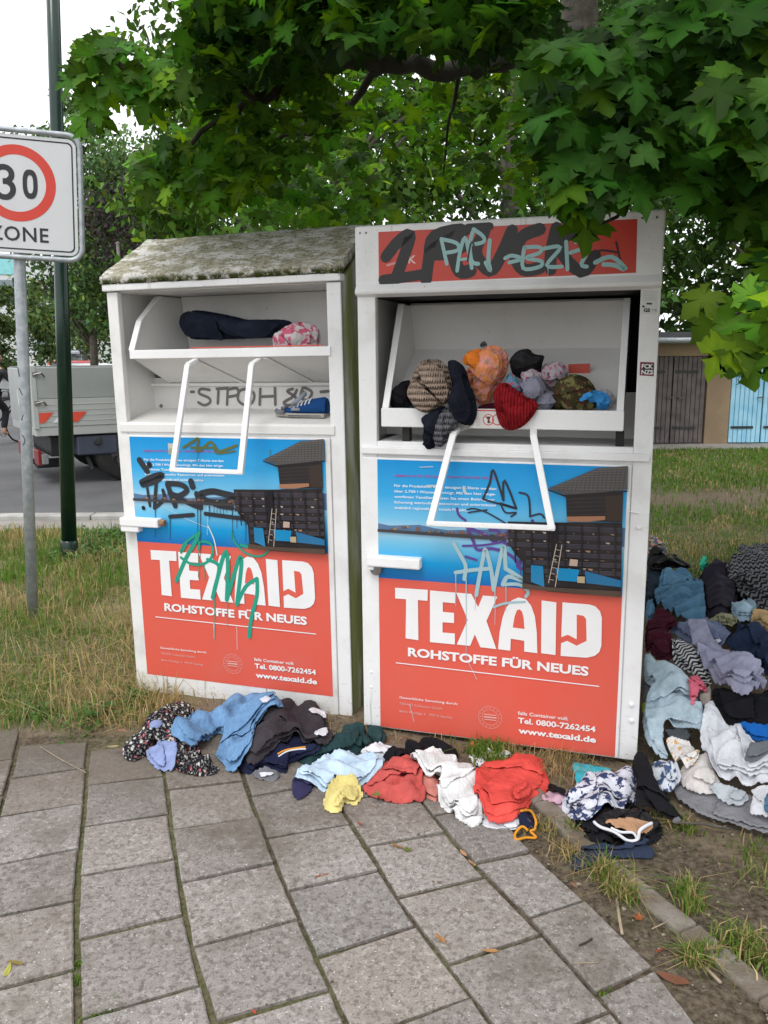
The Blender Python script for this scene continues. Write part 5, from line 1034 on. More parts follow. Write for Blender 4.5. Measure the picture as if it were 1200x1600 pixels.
H_('tan_shoe', [(138, 645), (190, 655), (255, 690), (215, 712), (165, 695)], KHAKI, 'tan suede shoe tip under the maroon sweater', 'shoe', lump=.03, comp=(1, 1), h=.009)
H_('black_cloth', [(430, 790), (560, 810), (660, 830), (733, 818), (880, 800), (880, 1060), (660, 1015), (540, 990), (470, 962)], BLACKC, 'large black cloth between the lilac fleece and the white dress', 'cloth', comp=(1.15, 1.1), lump=.03)
H_('zigzag_shirt', [(228, 530), (300, 556), (350, 600), (385, 640), (432, 720), (436, 785), (380, 750), (325, 712), (245, 665)], ZIG, 'white top with black zigzag stripes left of the lilac fleece', 'shirt', comp=(1.3, 1.2), lump=.04)
H_('lilac_fleece', [(308, 447), (400, 447), (425, 510), (445, 560), (540, 620), (565, 650), (662, 680), (740, 780), (640, 832), (540, 812), (440, 742), (380, 650), (332, 540)], LILAC, 'long lilac grey fleece sweater across the middle of the heap', 'sweater', comp=(1.45, 1.1), ang=.9, amp=.026, lump=.06)
H_('blue_anorak', [(540, 990), (620, 985), (740, 1010), (880, 1040), (880, 1110), (700, 1085), (620, 1055)], BBLUE, 'royal blue nylon anorak below the black cloth', 'anorak', lump=.035)
H_('beige_sock', [(368, 850), (400, 800), (437, 778), (432, 860), (402, 892)], f('beige_cotton', (.42, .37, .33)), 'beige sock under the hot pink ribbon', 'sock', h=.009, lump=.025)
H_('pale_jeans', [(88, 610), (130, 628), (160, 690), (230, 700), (302, 720), (345, 860), (400, 930), (432, 990), (372, 1032), (280, 1010), (190, 1000), (180, 1090), (222, 1170), (172, 1162), (100, 1070), (78, 980), (98, 862), (150, 802), (90, 765)], PALEJ, 'bleached pale blue jeans tumbling down beside the right bin', 'jeans', comp=(1.4, 1.2), amp=.024, lump=.06)
H_('pink_ribbon', [(313, 750), (340, 732), (372, 728), (417, 790), (402, 830), (368, 800), (350, 880), (328, 880), (325, 800)], HOTP, 'hot pink ribbon tied in a loop on the pale jeans', 'ribbon', h=.008, lump=.02)
H_('navy_sock', [(188, 1000), (250, 1003), (312, 1015), (337, 1052), (292, 1082), (220, 1052)], f('slate_sock', (.07, .08, .09)), 'dark slate sock between pale jeans and white spotted cloth', 'sock', h=.009, lump=.03)
H_('cream_blouse', [(270, 1240), (310, 1190), (400, 1145), (450, 1220), (472, 1280), (470, 1325), (390, 1352), (290, 1322)], CREAM, 'cream crumpled blouse at the foot of the heap', 'blouse', comp=(1.5, 1.35), amp=.02, lump=.04)
H_('spotted_cloth', [(195, 1050), (240, 1060), (342, 1100), (382, 1142), (352, 1190), (300, 1232), (250, 1182)], DOTS, 'white cloth with orange spots below the pale jeans', 'cloth', lump=.03)
H_('white_dress', [(380, 1040), (400, 960), (408, 880), (440, 830), (462, 900), (520, 1000), (620, 1035), (672, 1090), (622, 1170), (740, 1208), (880, 1220), (880, 1330), (650, 1330), (560, 1290), (440, 1222), (400, 1112)], WHITE, 'long white dress trailing down the front of the heap', 'dress', comp=(1.4, 1.15), amp=.024, lump=.05)
H_('grey_shirt', [(600, 1200), (640, 1100), (682, 1078), (880, 1080), (880, 1215), (640, 1205)], f('flat_grey_cotton', (.16, .17, .19)), 'flat grey cloth lying on the white dress', 'cloth', comp=(1.1, 1.05), lump=.02)
H_('sheer_white_veil', [(420, 1300), (500, 1290), (640, 1350), (600, 1400), (540, 1412), (490, 1380)], SHEERW, 'sheer white veil at the foot of the heap', 'veil', lump=.015)
H_('striped_shirt', [(118, 1245), (130, 1200), (170, 1175), (232, 1182), (282, 1250), (270, 1290), (220, 1332), (160, 1330)], STRN, 'blue and white patterned shirt at the front corner of the bin', 'shirt', comp=(1.4, 1.3), lump=.05)
H_('white_trouser_leg', [(636, 1440), (660, 1360), (682, 1318), (733, 1312), (800, 1330), (760, 1450), (740, 1510), (700, 1480), (660, 1472)], WHITE, 'white trouser leg hanging from the right of the heap', 'trousers', lump=.05)
H_('denim_shorts', [(700, 1440), (733, 1340), (850, 1330), (880, 1520), (740, 1510)], SLATE, 'blue denim shorts at the lower right of the heap', 'shorts', lump=.05)
H_('olive_coat', [(820, 560), (900, 470), (1100, 500), (1180, 640), (1080, 760), (900, 760)], f('olive_canvas', (.10, .11, .06)), 'olive canvas coat at the outer end of the heap', 'coat', comp=(1.3, 1.15), lump=.06)
H_('grey_towel', [(830, 780), (1000, 740), (1180, 860), (1120, 1020), (900, 1040)], GREY, 'grey towel at the outer end of the heap', 'towel', comp=(1.3, 1.15), lump=.05)
H_('striped_jumper', [(840, 1090), (1000, 1040), (1150, 1120), (1080, 1290), (880, 1280)], ZIG, 'zigzag striped jumper at the outer end of the heap', 'sweater', comp=(1.3, 1.15), lump=.05)
H_('blue_jumper', [(860, 300), (1000, 240), (1200, 330), (1150, 470), (920, 450)], GBLUE, 'grey-blue jumper behind the zigzag shawl', 'sweater', comp=(1.3, 1.15), lump=.06)
lay('black_belt', [(682, 72), (720, 92), (750, 180), (782, 240), (862, 322), (862, 352), (822, 332), (742, 280), (690, 300), (678, 240), (690, 180), (668, 140)], BLACKC, 'black strap with grey ends fallen from the heap onto the soil', 'strap', z5, HEAP, comp=(1.15, 1.1), lump=.02, h=.009)
lay('grey_strap_end', [(820, 330), (858, 322), (862, 350), (835, 352)], GREY, 'grey end of the black strap on the soil', 'strap', z5, HEAP, h=.007, lump=.004, amp=.002, comp=(1, 1))
# stripe on the navy trousers and lettering on cloth
cord('stripe', [(812, 372), (850, 352), (900, 340), (946, 338)], ORANGE, .0035, bpy.context.scene.objects['navy_trousers'], z3, .004)
cord('stripe', [(816, 380), (856, 360), (905, 348), (948, 346)], WHITE, .003, bpy.context.scene.objects['navy_trousers'], z3, .004)

# ---------------------------------------------------------------- clothes lying in the chutes: folded lumps facing out of the opening
def pinch(V, seed, sp=.046, depth=.62):
    x, y = V[:, 0], V[:, 1]; r = np.random.default_rng(seed); tot = np.zeros(len(V))
    for k_ in range(3):
        a = r.uniform(0, 3.14); u = x*math.cos(a)+y*math.sin(a); v = -x*math.sin(a)+y*math.cos(a)
        u = u+.05*vnoise(u*.6+k_, v, .07, seed+k_)+.028*vnoise(u, v, .035, seed+9+k_); t = (u/(sp*(1+.5*k_))+r.uniform(0, 1)) % 1; t = np.minimum(t, 1-t)*sp*(1+.5*k_)
        on = np.clip(vnoise(u*.5, v, .06, seed+20+k_)*4+(.9 if k_ == 0 else .2), 0, 1); tot = np.maximum(tot, np.exp(-(t/.0055)**2)*on*(1 if k_ < 2 else .6)+.35*np.exp(-(t/.014)**2)*on)
    W = V.copy(); W[:, 2] = V[:, 2]*(1-depth*np.clip(tot, 0, 1)); return W
def stuffed(name, pts, mat, label, cat, fr, zf, d0, lump, group=None, comp=(1.25, 1.15), amp=.024, h=.0055, tiltz=0.0, flaps=3, **kw):
    """pts traced on the plane at depth d0 in the bin; bulges towards the opening; the back is closed"""
    cseed[0] += 1; P = []
    for p in zf(pts): q_ = loc(fr, *p, 'n', d0); P.append((q_[0], q_[2]))
    kw.setdefault('seed', cseed[0]); kw.setdefault('ang', (cseed[0]*1.7) % 3.14)
    V, F, uv = drape(P, lambda x, y: 0*x, h=h, comp=comp, amp=amp*1.5, lump=lump*.62, plateau=True, fs=.55, **kw)
    V = pinch(V, cseed[0]); V0 = V.copy(); F0, uv0 = F, uv
    b = V.copy(); b[:, 2] = -.35*np.abs(b[:, 2]); n = len(V); VV = np.concatenate([V, b]); FF = np.concatenate([F, F[:, ::-1]+n]); uvv = np.concatenate([uv, uv])
    W_ = np.stack([VV[:, 0], d0-VV[:, 2]+tiltz*(VV[:, 1]-VV[:, 1].min()), VV[:, 1]], -1)
    o = npmesh(name, W_, FF, None, mat, None, uvv, True); o.matrix_world = fmat(fr)
    m = o.modifiers.new('sub', 'SUBSURF'); m.levels = m.render_levels = 1
    r = np.random.default_rng(cseed[0]*5); A = np.array(P); x0, y0 = A.min(0)-.02; G = np.zeros((int((A[:, 1].max()-y0+.04)/.012)+2, int((A[:, 0].max()-x0+.04)/.012)+2))
    def put(W): np.maximum.at(G, (np.clip(((W[:, 1]-y0)/.012+.5).astype(int), 0, G.shape[0]-1), np.clip(((W[:, 0]-x0)/.012+.5).astype(int), 0, G.shape[1]-1)), W[:, 2]+.003)
    put(V0); look = lambda x, y: G[np.clip(((y-y0)/.012+.5).astype(int), 0, G.shape[0]-1), np.clip(((x-x0)/.012+.5).astype(int), 0, G.shape[1]-1)]
    for k_ in range(flaps if len(V0) > 120 else 0):
        Q = clip_poly(P, r, .25, .6)
        if Q is None: continue
        kw.update(seed=cseed[0]*9+k_, ang=r.uniform(0, 3.1)); res = drape(Q, look, h=h, comp=(1.2, 1.1), amp=amp*.9, lump=.016, fs=.6, plateau=True, **kw)
        if res is None: continue
        W, F2, uv2 = res; W = W.copy(); W[:, 2] += .004; put(W); W2 = np.stack([W[:, 0], d0-W[:, 2]+tiltz*(W[:, 1]-V0[:, 1].min()), W[:, 1]], -1); finish('fold', W2, F2, uv2, mat, .003, parent=o)
    return tag(o, label, cat, group)
z8b = Z(600, 500, .333333); CH = 'clothes stuffed in the right bin chute'
S = lambda n, pts, m, l, c, d0, lump, **kw: stuffed(n, pts, m, l, c, FB, z8b, d0, lump, CH, **kw)
ANT = f('dark_brown_camouflage', (.055, .048, .022), 'blotch', (.16, .15, .06), (.10, .035, .03)); OR = f('orange_scarf_cloth', (.80, .22, .03)); ORP = f('orange_pink_check', (.82, .30, .12), 'blotch', (.74, .30, .26), (.36, .25, .20)); BK = f('beige_chunky_knit', (.44, .33, .26), 'knit'); RK = f('red_ribbed_knit', (.30, .012, .018), 'rib'); GK = f('grey_fine_knit', (.17, .17, .19), 'knit')
S('pattern_blouse', [(735, 250), (742, 212), (790, 195), (825, 188), (872, 242), (845, 282), (795, 342), (750, 295)], f('pink_white_print', (.52, .48, .52), 'floral', (.55, .14, .24), (.10, .10, .16)), 'pink and white patterned blouse behind the brown bundle', 'blouse', .17, .05)
S('white_lace_cloth', [(1000, 335), (1040, 318), (1085, 350), (1082, 420), (1040, 420)], f('white_lace', (.46, .46, .50), 'check', (.60, .60, .64)), 'whitish lace cloth at the right end of the chute', 'cloth', .13, .035)
S('black_jumper', [(48, 335), (80, 290), (125, 278), (128, 340), (155, 400), (150, 425), (60, 425), (42, 400)], BLACKC, 'black jumper at the left end of the chute', 'sweater', .12, .05)
S('dark_leather_bundle', [(586, 185), (630, 140), (680, 132), (700, 160), (757, 165), (742, 200), (732, 262), (665, 282), (602, 262)], f('soft_black_leather', (.022, .022, .025), rough=.5), 'crumpled black leathery bundle on top of the chute pile', 'garment', .15, .07, amp=.02)
S('orange_check_scarf', [(440, 210), (450, 140), (480, 122), (530, 118), (578, 148), (586, 220), (552, 290), (512, 342), (492, 402), (428, 386), (418, 330), (375, 280), (372, 240)], ORP, 'orange and pink checked scarf hanging forward in the chute', 'scarf', .10, .085, amp=.018)
S('orange_scarf', [(366, 190), (385, 155), (440, 130), (470, 150), (478, 220), (462, 300), (448, 318), (440, 240), (405, 215), (375, 210)], OR, 'bright orange folded scarf left of the checked scarf', 'scarf', .055, .05, amp=.016)
S('grey_pompom', [(448, 125), (455, 103), (475, 98), (486, 118), (470, 135)], GK, 'small grey knitted pompom above the orange scarf', 'pompom', .11, .03, h=.007)
S('brown_camouflage_jacket', [(738, 420), (740, 390), (805, 342), (800, 292), (880, 248), (952, 268), (988, 312), (1000, 360), (1000, 420)], ANT, 'dark brown camouflage jacket at the right of the chute', 'jacket', .09, .07, amp=.02)
S('blue_bag', [(898, 372), (930, 345), (965, 328), (1030, 335), (1062, 362), (1052, 420), (1000, 420), (992, 372), (930, 382)], f('bright_blue_nylon', (.05, .30, .70), rough=.4), 'bright blue nylon bag beside the camouflage jacket', 'bag', .05, .035)
S('lilac_shirt', [(628, 292), (665, 282), (700, 258), (735, 270), (762, 312), (762, 350), (722, 388), (662, 362)], f('lilac_grey_cotton', (.26, .26, .34)), 'lilac-grey shirt in the middle of the chute', 'shirt', .06, .05)
S('blue_check_cloth', [(572, 275), (582, 250), (605, 250), (642, 300), (660, 358), (605, 350), (575, 315)], f('blue_red_check', (.12, .30, .42), 'floral', (.50, .10, .16), (.04, .05, .12)), 'blue and red patterned cloth above the red knitted hat', 'cloth', .045, .035)
S('dark_red_cloth', [(440, 402), (520, 385), (530, 420), (440, 425)], MAROON, 'dark red cloth under the checked scarf', 'cloth', .05, .03)
S('black_sweater', [(292, 195), (330, 183), (380, 220), (402, 300), (430, 370), (438, 440), (412, 502), (352, 482), (330, 430), (300, 410), (332, 330)], f('blue_black_jersey', (.012, .014, .024)), 'blue-black sweater hanging over the chute lip', 'sweater', -.02, .05, amp=.016)
S('navy_sleeve', [(205, 430), (290, 395), (292, 450), (245, 560), (238, 602), (195, 606), (183, 560)], f('blue_black_jersey', (.012, .014, .024)), 'navy sleeve dangling below the beige snood', 'garment', -.022, .03)
S('grey_knit_sock', [(268, 412), (350, 404), (362, 470), (312, 542), (272, 600), (235, 582), (245, 520)], GK, 'grey knitted sock dangling over the lip of the chute', 'sock', -.026, .03)
S('sock_toe', [(345, 480), (400, 490), (402, 505), (370, 522), (345, 512)], f('dirty_white_cotton', (.36, .35, .32)), 'dirty white toe of a sock below the black sweater', 'sock', -.024, .02, h=.007)
S('beige_knit_snood', [(112, 340), (122, 300), (150, 240), (188, 183), (262, 183), (312, 232), (318, 272), (337, 322), (322, 380), (272, 402), (222, 436), (160, 422), (130, 372)], BK, 'chunky beige knitted snood at the left of the chute', 'snood', -.005, .085, amp=.02, comp=(1.3, 1.2))
S('red_knitted_hat', [(515, 345), (535, 300), (572, 290), (640, 340), (732, 392), (702, 450), (652, 502), (592, 522), (550, 502), (528, 450)], RK, 'dark red ribbed knitted hat hanging over the chute lip', 'hat', -.02, .05, comp=(1.12, 1.08), amp=.014, ang=.8, flaps=1)
S('red_print_cloth', [(640, 230), (700, 225), (745, 255), (735, 300), (690, 300), (650, 275)], f('pink_white_print', (.52, .48, .52)), 'scrap of pink printed cloth between the leathery bundle and the lilac shirt', 'cloth', .10, .05)
S('grey_shirt_fold', [(735, 345), (790, 330), (812, 370), (780, 425), (715, 425), (712, 385)], f('lilac_grey_cotton', (.26, .26, .34)), 'grey shirt end squashed between the red hat and the camouflage jacket', 'shirt', .06, .05)
S('violet_top', [(120, 400), (160, 395), (215, 428), (200, 440), (130, 430)], f('teal_knit', (.03, .07, .09), 'knit'), 'dark teal knit edge under the beige snood', 'sweater', .02, .03)
SL = lambda n, pts, m, l, c, d0, lump, **kw: stuffed(n, pts, m, l, c, FA, z5a, d0, lump, 'things left in the mossy bin chute', **kw)
SL('dark_blue_trousers', [(370, 445), (385, 425), (430, 413), (480, 420), (560, 435), (660, 460), (800, 453), (852, 468), (820, 500), (790, 535), (650, 540), (520, 545), (400, 545), (385, 500)], f('dark_slate_jersey', (.020, .026, .045)), 'folded dark blue trousers lying in the mossy bin chute', 'trousers', .36, .055, comp=(1.3, 1.2), amp=.03, flaps=5)
SL('plastic_bag', [(785, 560), (790, 530), (830, 482), (890, 463), (950, 480), (972, 510), (966, 592), (787, 592)], f('white_pink_bag', (.60, .55, .56), 'blotch', (.50, .10, .17), rough=.4), 'knotted white and pink plastic bag in the mossy bin chute', 'bag', .14, .07)
# shoe on the shelf of the old bin
za5 = lambda x, y, d=.13: loc(FA, *z5a([(x, y)])[0], 'n', d)
sh = empty('shoe', fmat(FA), 'blue canvas lace-up shoe standing on the shelf of the mossy bin', 'shoe')
A_, B_ = za5(778, 905), za5(1006, 880); Ls = B_[0]-A_[0]; z0 = 1.386; y0 = .13
def shoe_ring(t):
    w = .036*(math.sin(min(t*2.6, 1.57))**.6)*(1-.12*math.sin(t*3.1)*1.2)+.004; hgt = np.interp(t, [0, .12, .35, .55, .75, .95, 1], [.022, .036, .050, .072, .088, .095, .088]); return w, hgt
for nm, lo, hi, mat in (('sole', 0, .018, f('white_rubber_sole', (.66, .63, .56), rough=.6)), ('upper', .018, None, f('blue_canvas', (.02, .10, .32)))):
    Vv, Ff = [], []; nr, ns = 22, 18
    for i in range(nr):
        t = i/(nr-1); w, hg = shoe_ring(t); x = A_[0]+Ls*t; w2 = w+(.004 if nm == 'sole' else 0)
        for j in range(ns):
            a = 2*math.pi*j/ns; cy, cz = math.cos(a), math.sin(a)
            if nm == 'sole': zz = lo+(hi-lo)*(.5+.5*max(-1, min(1, cz*2.2)))
            else:
                zz = lo-.004+(hg-lo)*(.5+.5*cz); cy *= (1-.55*max(0, zz/hg-.25)); 
            Vv.append((x, y0-w2*cy, z0+zz+(.006*(1-t)**3)))
    for i in range(nr-1):
        for j in range(ns): Ff.append((i*ns+j, i*ns+(j+1) % ns, (i+1)*ns+(j+1) % ns, (i+1)*ns+j))
    me = bpy.data.meshes.new(nm); me.from_pydata(Vv, [], Ff+[tuple(range(ns)), tuple(range(nr*ns-1, (nr-1)*ns-1, -1))]); me.update(); me.uv_layers.new(name='UVMap'); link(nm, me, mat, sh, True)
mb = MB()
for i in range(5):
    t = .40+i*.075; w, hg = shoe_ring(t); x = A_[0]+Ls*t; mb.tube([(x-.004, y0-w*.75, z0+hg*.72), (x, y0-w*.45, z0+hg*.95), (x+.004, y0, z0+hg+.003), (x, y0+w*.5, z0+hg*.9)], .0035, 6)
mb.build('lace', WHITE, sh, smooth=True)
mb = MB(); mb.box(A_[0]+Ls*.35, A_[0]+Ls*.52, y0-.034, y0-.028, z0+.03, z0+.044); mb.tube([(A_[0]+Ls*.36, y0-.02, z0+.058), (A_[0]+Ls*.5, y0-.028, z0+.082), (A_[0]+Ls*.6, y0-.012, z0+.105), (A_[0]+Ls*.5, y0+.01, z0+.09)], .010, 8); mb.build('tongue', f('grey_lining', (.28, .31, .36)), sh, smooth=True)
mb = MB(); mb.tube([(A_[0]+Ls*.03, y0-.012, z0+.030), (A_[0]+Ls*.10, y0-.030, z0+.026), (A_[0]+Ls*.22, y0-.038, z0+.024)], .010, 8); mb.tube([(A_[0]+Ls*.20, y0-.02, z0+.042), (A_[0]+Ls*.12, y0, z0+.040), (A_[0]+Ls*.20, y0+.02, z0+.042)], .008, 8); mb.build('toe_cap', f('grey_suede', (.20, .21, .23)), sh, smooth=True)
mb = MB(); mb.box(A_[0]+Ls*.30, A_[0]+Ls*.97, y0-.0425, y0-.038, z0+.008, z0+.0105); mb.build('sole_stripe', NAVY, sh)
# ---------------------------------------------------------------- trees
def leafmat(name, tr=.42, tint=(1.35, 1.25, .55)):
    k = NT(name); k.base(k.attr()); k.set(rough=.5, spec=.12)
    t = k.n('BsdfTranslucent'); k.l(k.mix(1.0, k.attr(), tint, 'MULTIPLY'), t.inputs[0]); m = k.n('MixShader', _0=tr)
    k.l(k.b.outputs[0], m.inputs[1]); k.l(t.outputs[0], m.inputs[2]); k.l(m.outputs[0], k.o.inputs[0]); return k.m
MAT['leaf'] = leafmat('maple_leaf', .50, (1.7, 1.5, .5)); MAT['farleaf'] = leafmat('distant_foliage', .30, (1.1, 1.15, .6))
MAT['bark'] = M('grey_bark', (.085, .075, .06), (.15, .135, .11), 9, .9, .9, 35, bdist=.02); MAT['darkbark'] = M('dark_bark', (.028, .024, .019), (.06, .05, .04), 9, .9, .8, 40, bdist=.01)
hp = [(.0, .0), (.16, -.06), (.27, -.16), (.33, -.04), (.50, -.02), (.40, .12), (.36, .20), (.50, .25), (.55, .36), (.73, .45), (.58, .50), (.54, .62), (.43, .57), (.27, .54), (.21, .64), (.32, .72), (.20, .79), (.14, .90), (0, 1.05)]
MAPLE = np.array(hp+[(-x, y) for x, y in hp[-2:0:-1]]); hp = [(0, 0), (.45, 0), (.36, .2), (.68, .47), (.25, .54), (0, 1)]
MAPLE_S = np.array(hp+[(-x, y) for x, y in hp[-2:0:-1]]); OVAL = np.array([(0, 0), (.34, .35), (.0, 1), (-.34, .35)])
nrm = lambda v: v/(np.linalg.norm(v, axis=-1, keepdims=True)+1e-9)
def leaves(P, T, N, size, shape, col, droop=.35, fan=True):
    n = len(P); T = nrm(T); N = nrm(N-(N*T).sum(-1, keepdims=True)*T); S = np.cross(T, N); K = len(shape)
    if fan: sh = np.concatenate([[(0, .36)], shape]); 
    else: sh = shape
    sz = np.broadcast_to(size, (n,))[:, None, None]; jr = np.random.default_rng(n); J = jr.normal(0, .030 if K > 12 else .05, (n, len(sh), 2)); x, y = (sh[None, :, 0]*jr.uniform(.78, 1.12, (n, 1))+J[..., 0])[..., None], (sh[None, :, 1]+J[..., 1])[..., None]; bend = jr.normal(0, .16, (n, 1, 1))
    r2 = (x*x*1.1+(y-.3)**2*.8); crease = np.abs(x)*.16
    V = P[:, None]+sz*(S[:, None]*x+T[:, None]*y - N[:, None]*(droop*jr.uniform(.4, 1.9, (n, 1, 1))*r2) + N[:, None]*(crease*jr.uniform(0, 2.2, (n, 1, 1)) + bend*x))
    if fan: i = np.arange(K); F = np.stack([0*i, 1+i, 1+(i+1) % K], -1)[None]+np.arange(n)[:, None, None]*(K+1); F = F.reshape(-1, 3)
    else: F = np.arange(n)[:, None]*K+np.arange(K)[None]
    cc = np.repeat(np.asarray(col)[:, None], len(sh), 1)*(1+jr.normal(0, .10, (n, len(sh), 1)))
    if fan: cc[:, 0] *= 1.45; cc[:, 1] *= 1.3
    return V.reshape(-1, 3), F, np.clip(cc, .002, 1).reshape(-1, 3)
def rndvec(r, n): return nrm(r.normal(0, 1, (n, 3)))
def merge(L):
    V, F, C, o = [], [], [], 0
    for v, f_, c in L: V.append(v); F.append(f_+o); C.append(c); o += len(v)
    return np.concatenate(V), np.concatenate(F), np.concatenate(C)
def greens(r, n, base, spread=.35, yellow=.12):
    b = np.array(base)*r.uniform(1-spread, 1+spread, (n, 1)); y = r.random((n, 1)) < yellow
    b = b*np.exp(r.normal(0, .28, (n, 1)))
    return np.where(y, b*np.array([2.1, 1.55, .8]), b*(1+r.normal(0, .08, (n, 3))))
# the maple whose boughs hang over the bins
maple = empty('maple_tree', Vector((1.55, 6.6, 0)), 'Norway maple whose large-leaved boughs hang over both bins', 'tree')
def addp(o, par): o.parent = par; o.matrix_parent_inverse = par.matrix_world.inverted(); return o
bpy.context.view_layer.update()
m = MB(); m.tube([(1.55, 6.6, -.1), (1.53, 6.6, .6), (1.50, 6.55, 1.8), (1.45, 6.5, 3.2), (1.40, 6.6, 4.6), (1.5, 6.7, 6.5), (1.45, 6.8, 9)], [.22, .17, .15, .14, .12, .09, .04], 16); addp(m.build('trunk', MAT['bark'], smooth=True), maple)
def bough(pts, r0, r1):
    P = [atY(*p) if abs(p[0]) > 12 or abs(p[1]) > 12 else np.array(p) for p in pts]; Q = []
    for i in range(len(P)-1):
        for t in np.linspace(0, 1, 6)[:-1]: Q.append(P[i]*(1-t)+P[i+1]*t+np.array([0, 0, 1])*.02*math.sin(7*i+t*9))
    Q.append(P[-1]); m = MB(); m.tube(Q, list(np.linspace(r0, r1, len(Q))), 8); addp(m.build('branch', MAT['darkbark'], smooth=True), maple)
T0 = (1.45, 6.5, 3.4)
bough([T0, (890, 85, 5.0), (800, 100, 4.6), (700, 75, 4.4), (620, 40, 4.2)], .075, .035)
bough([T0, (900, 60, 4.8), (760, 95, 4.3), (720, 110, 4.2), (600, 100, 4.0), (540, 90, 3.9), (470, 125, 3.8), (400, 150, 3.7), (330, 140, 3.6), (250, 120, 3.6), (160, 95, 3.5), (110, 85, 3.5)], .06, .006)
bough([T0, (1000, 20, 4.0), (1100, 60, 3.0), (1150, 150, 2.7), (1060, 260, 2.5), (940, 350, 2.35)], .035, .004)
bough([T0, (1100, 0, 4.0), (1290, 100, 2.8), (1300, 300, 2.4), (1230, 440, 2.1), (1150, 490, 2.0)], .035, .003)
bough([(400, 150, 3.7), (330, 200, 3.9), (250, 250, 4.0), (210, 290, 4.0)], .016, .004)
bough([(600, 100, 4.0), (520, 190, 4.4), (440, 220, 4.6), (330, 300, 4.6)], .02, .004); bough([(720, 110, 4.2), (700, 200, 4.5), (690, 300, 4.7)], .012, .003); bough([(540, 95, 3.9), (500, 30, 3.6), (420, -40, 3.4)], .02, .006)
bough([(800, 100, 4.6), (775, 30, 4.4), (770, -60, 4.2)], .03, .02); bough([T0, (1010, 290, 6.0), (1090, 300, 5.8), (1230, 310, 5.4)], .05, .02); bough([(1000, 20, 4.0), (900, 130, 3.0), (840, 230, 2.8)], .03, .006)
bough([(470, 125, 3.8), (440, 60, 3.6), (380, 20, 3.5), (290, 30, 3.5)], .015, .004); bough([(160, 95, 3.5), (150, 150, 3.5), (135, 200, 3.5)], .006, .003)
r = np.random.default_rng(21)
def region(poly, Y0, Y1, n):
    A = np.array(poly, float); out = []
    while len(out) < n:
        p = r.uniform(A.min(0), A.max(0)); 
        if inside(np.array([p[0]]), np.array([p[1]]), poly)[0]: out.append(atY(p[0], p[1], r.uniform(Y0, Y1)))
    return np.array(out)
L = []
def hang(P, size, base, yellow=.1, face=.8, shape=MAPLE, droop=.35, spread=.35):
    n = len(P); T = np.stack([r.normal(0, .45, n), -.45+r.normal(0, .3, n), -.75+r.normal(0, .25, n)], -1); N = np.stack([r.normal(0, .3, n), -face+r.normal(0, .2, n), .75+r.normal(0, .2, n)], -1)
    L.append(leaves(P, T, N, size*r.uniform(.62, 1.15, n), shape, greens(r, n, base, spread, yellow), droop))
def canopy(P, size, base, yellow=.15, shape=MAPLE, spread=.4):
    n = len(P); T = nrm(np.stack([r.normal(0, 1, n), r.normal(-.2, 1, n), r.normal(-.55, .35, n)], -1)); N = np.stack([r.normal(0, .35, n), r.normal(0, .35, n), np.ones(n)], -1)
    L.append(leaves(P, T, N, size*r.uniform(.6, 1.1, n), shape, greens(r, n, base, spread, yellow), .3))
GR_, GD, GY = (.029, .088, .010), (.019, .060, .009), (.10, .17, .018)  # greens darken deeper in the mass, lighten at left: shade and backlight in colour
right = [(850, 60), (960, 30), (1060, -80), (1400, -80), (1400, 400), (1200, 350), (1130, 320), (1060, 285), (1000, 265), (960, 280), (910, 295), (880, 285), (860, 255), (835, 210), (830, 150)]
hang(region(right, 2.2, 2.9, 1000), .104, GR_, .08); hang(region(right, 2.9, 4.4, 1300), .108, GD, .02)
hang(region([(865, 290), (1000, 260), (1030, 275), (985, 295), (945, 318), (915, 335), (870, 332)], 2.25, 2.4, 24), .104, GR_, .3)
hang(region([(1115, 450), (1400, 390), (1400, 560), (1215, 545), (1165, 560), (1105, 520)], 1.8, 2.1, 75), .115, (.065, .155, .013), .35)
hang(region([(1200, 330), (1400, 300), (1400, 600), (1240, 570), (1190, 440)], 1.9, 2.6, 90), .11, GR_, .2)
hang(region([(1100, 100), (1400, 60), (1400, 280), (1220, 260), (1120, 210)], 2.05, 2.25, 130), .104, (.045, .12, .012), .10)
top = [(300, -60), (880, -60), (860, 60), (700, 90), (620, 60), (520, 90), (420, 110), (340, 140), (295, 120), (285, 40)]
canopy(region(top, 2.9, 4.0, 950), .10, GD, .2); canopy(region([(420, -60), (860, -60), (840, 40), (600, 70), (520, 50), (430, 40)], 2.6, 3.4, 480), .104, GR_, .18)
canopy(region([(320, 30), (520, 30), (540, 200), (450, 260), (380, 240), (300, 160)], 3.4, 4.8, 480), .098, (.045, .12, .012), .22)
canopy(region([(560, 30), (860, 60), (850, 300), (760, 320), (640, 250), (540, 200)], 4.2, 6.0, 420), .098, (.045, .12, .012), .2)
hang(region([(115, 85), (145, 45), (250, 85), (300, 70), (320, 140), (250, 150), (235, 180), (215, 165), (190, 125), (155, 180), (130, 195), (122, 150)], 3.3, 3.8, 125), .100, (.055, .145, .014), .25, .5)
hang(region([(205, 255), (290, 195), (400, 170), (420, 280), (340, 320), (270, 305), (225, 305)], 3.8, 4.6, 300), .10, (.055, .145, .014), .25, .5)
hang(region([(420, 230), (560, 200), (620, 330), (500, 345), (380, 340), (330, 290)], 4.6, 6.2, 340), .095, (.05, .13, .014), .2, .5)
n = 8500; P = np.stack([r.uniform(.6, 5.2, n), r.uniform(-.3, 8.5, n), r.uniform(3.9, 6.6, n)], -1)          # rest of the crown outside the frame, unseen, added to shade the right side
